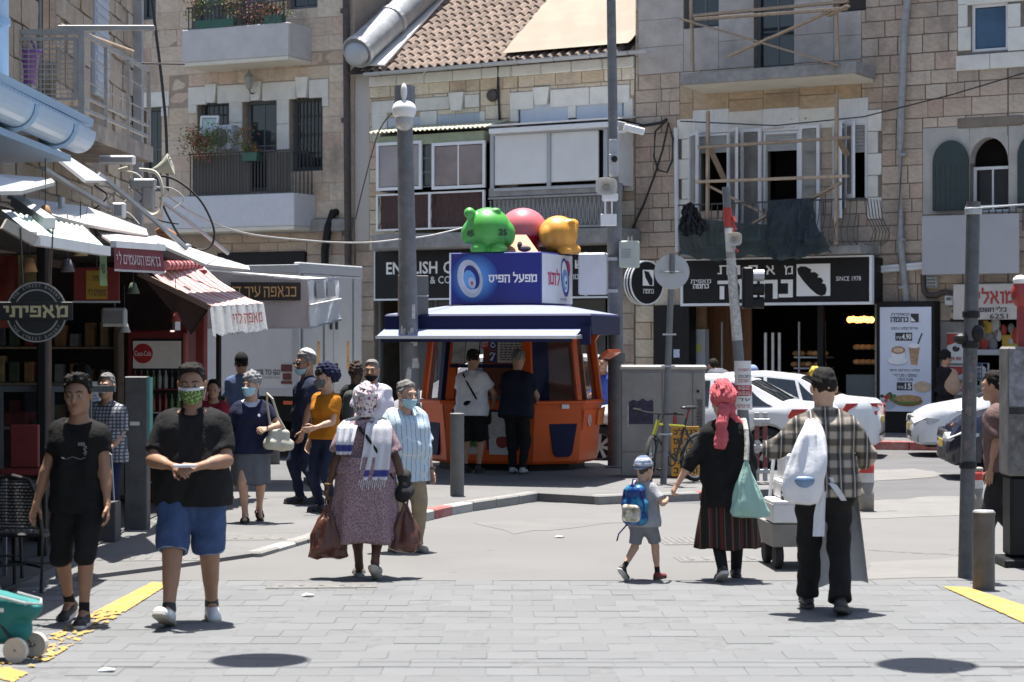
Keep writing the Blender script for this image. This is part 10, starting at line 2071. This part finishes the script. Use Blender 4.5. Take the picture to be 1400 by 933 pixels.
for pts,w0 in(([(0,-.172,.05),(-.035,-.20,-.05),(-.055,-.195,-.20),(-.06,-.18,-.36)],(.03,.055,.08,.085)),([(.0,-.175,.05),(.05,-.20,.01),(.10,-.19,-.06),(.125,-.17,-.10)],(.03,.05,.05,.04)),([(0,-.175,.06),(-.05,-.20,.10),(-.09,-.18,.085),(-.02,-.17,.055)],(.02,.035,.035,.02)),([(0,-.175,.06),(.03,-.195,.07),(.05,-.185,.03),(.01,-.175,.05)],(.02,.03,.03,.02))):drp(J,pts,w0,M_apr,'apron_string',6,.006)
rows=[[Ve(T(x,y,.02)).lerp(Ve((x*1.1+(.09 if x>.12 else 0),y+.20+.03*math.sin(x*30),.14+.06*math.sin(x*9))),j/10)+Ve((0,.012*math.sin(x*40+j*.4)*j/10,0))for x,y in[(-.15,.14),(-.12,.17),(-.06,.19),(0,.195),(.12,.185),(.20,.13),(.225,.06),(.235,.0)]]for j in range(11)];rows=[[p_ for p_ in r_]for r_ in rows];MB().sheet(rows).bd('apron_skirt',M_apr,J['t'],True)
sk_=thing('white_sack','full white plastic sack slung over the left shoulder of the man in the checked shirt','sack',J['t'].matrix_basis@Ve((-.15,-.16,1.20)),R(-3));bag_loft(sk_,mk('white_plastic_sack',(.60,.61,.64),ro=.35,vr=.05,scale=5,bu=.4,bz=9),[(.26,.02,.02,.05,.16),(.22,.05,.05,.05,.08),(.12,.085,.075,.04,.0),(-.02,.12,.10,.02,-.03),(-.16,.145,.12,-.01,-.04),(-.28,.15,.12,-.02,-.04),(-.36,.12,.09,-.02,-.04),(-.38,.06,.05,-.02,-.04)],.014,4);SDF(h=.01,k=.05).cap((-.07,-.155,-.20),(.03,-.155,-.20),.022).ell((-.02,-.155,-.23),(.05,.02,.03)).bd('sack_window',mk('sack_blue_content',(.12,.20,.32),ro=.3,vr=.3,scale=15),sk_)
t=thing('yellow_flower','little yellow flower sticking up behind the head of the man in the checked shirt','flower',J['t'].matrix_basis@Ve((-.03,.42,1.70)));
for i in range(6):MB().ball((.025*math.cos(i),.02*math.sin(i),.06+.012*(i%3)),(.022,.02,.028),8,6).bd('petal',mk('flower_yellow',(.62,.44,.04),ro=.6),t,True)
MB().cyl((0,0,-.35),(0,0,.05),.006,n=6).bd('stem',M_pot,t);t=thing('price_card','small pale card standing beside the yellow flower','card',J['t'].matrix_basis@Ve((.06,.43,1.69)));MB().box(-.045,.045,-.003,.003,0,.07).bd('card',mk('pale_card',(.40,.45,.52)),t);MB().cyl((0,0,-.35),(0,0,.0),.005,n=6).bd('card_stick',M_gal,t)
t=thing('carton','white carton carried in front of the man in the checked shirt','carton',J['t'].matrix_basis@Ve((.02,.40,1.04)),R(-3));MB().box(-.19,.19,-.14,.14,0,.28,ch=.012).bd('carton_box',MATS['white_carton'],t)
p=Ve(((984-CX)/F*39.6,41.2,.14));M_dchk=pattern_mat('dark_check_shirt',lambda t,tc:mixn(t,(.06,.065,.085),(.14,.145,.17),stripes(t,tc.outputs['Object'],.03,.4,2)));J=person('person in dark checked shirt bending forward outside the bakery',Ve(((992-CX)/F*41.2,41.2,.14)),R(25),1.66,1.1,lean=.75,facef=False,sk=SK_M,hands={'R':(.2,.6,.7),'L':(-.2,.6,.7)});top(J,M_dchk,.9,.03,-.1);lgc(J,M_dkjean,1.0);hair(J,M_hairs,.012);shoes(J,M_shb,M_dsole)
J=person('person in a light blue cap crouching by the bakery door behind the signal pole',Ve(((1029-CX)/F*41.0,41.0,.14)),R(-60),1.30,1.0,sk=SK_M);top(J,cloth('grey_blue_top',(.10,.12,.18)),.8);lgc(J,M_dkjean,1.0);hair(J,cloth('light_blue_cap',(.24,.29,.52)),.026,(.10,.05),(-.1,-.01),.0,'cap');shoes(J,M_shb,M_dsole)
p=Ve(((1292-CX)/F*41.3,41.3,.14));J=person('woman in dark clothes with a beige bag in her arms beside the bakery poster',p,R(-70),1.60,1.05,hands={'R':(.1,.3,1.0),'L':(-.1,.3,1.05)},sk=SK_M,female=True);top(J,cloth('black_blouse',(.014,.013,.016)),1.3);skirt(J,M_blk,.35,.26);hair(J,M_blk,.03,(.085,.03),(-.1,-.11),.01,'head_scarf');shoes(J,M_shb,M_dsole);t=thing('bag','beige bag hugged by the woman beside the bakery poster','bag',J['t'].matrix_basis@Ve((.14,.06,1.08)));SDF(h=.016,k=.05).cap((0,0,-.12),(0,.02,.12),.17,.13).bd('bag_body',cloth('beige_bag',(.36,.25,.18)),t)
p=G(1374,762);J=person('person in brown shirt half hidden behind the post at the right edge',p,R(58),1.68,1.1,lean=.12,hands={'R':(.25,.15,.80),'L':(-.24,.05,.82)},feet={'R':(.1,.24,0,0,0),'L':(-.1,-.22,.12,0,-.7)},sk=SK_M,facef=False);top(J,cloth('brown_mauve_shirt',(.13,.085,.08),.15),.85,.026,-.1,fit_arm=.03,seed=33);lgc(J,cloth('dark_grey_trousers',(.03,.028,.03)),.9,.024);shoes(J,mk('dark_trainer',(.03,.03,.05)),M_dsole);hair(J,M_hairk,.014)
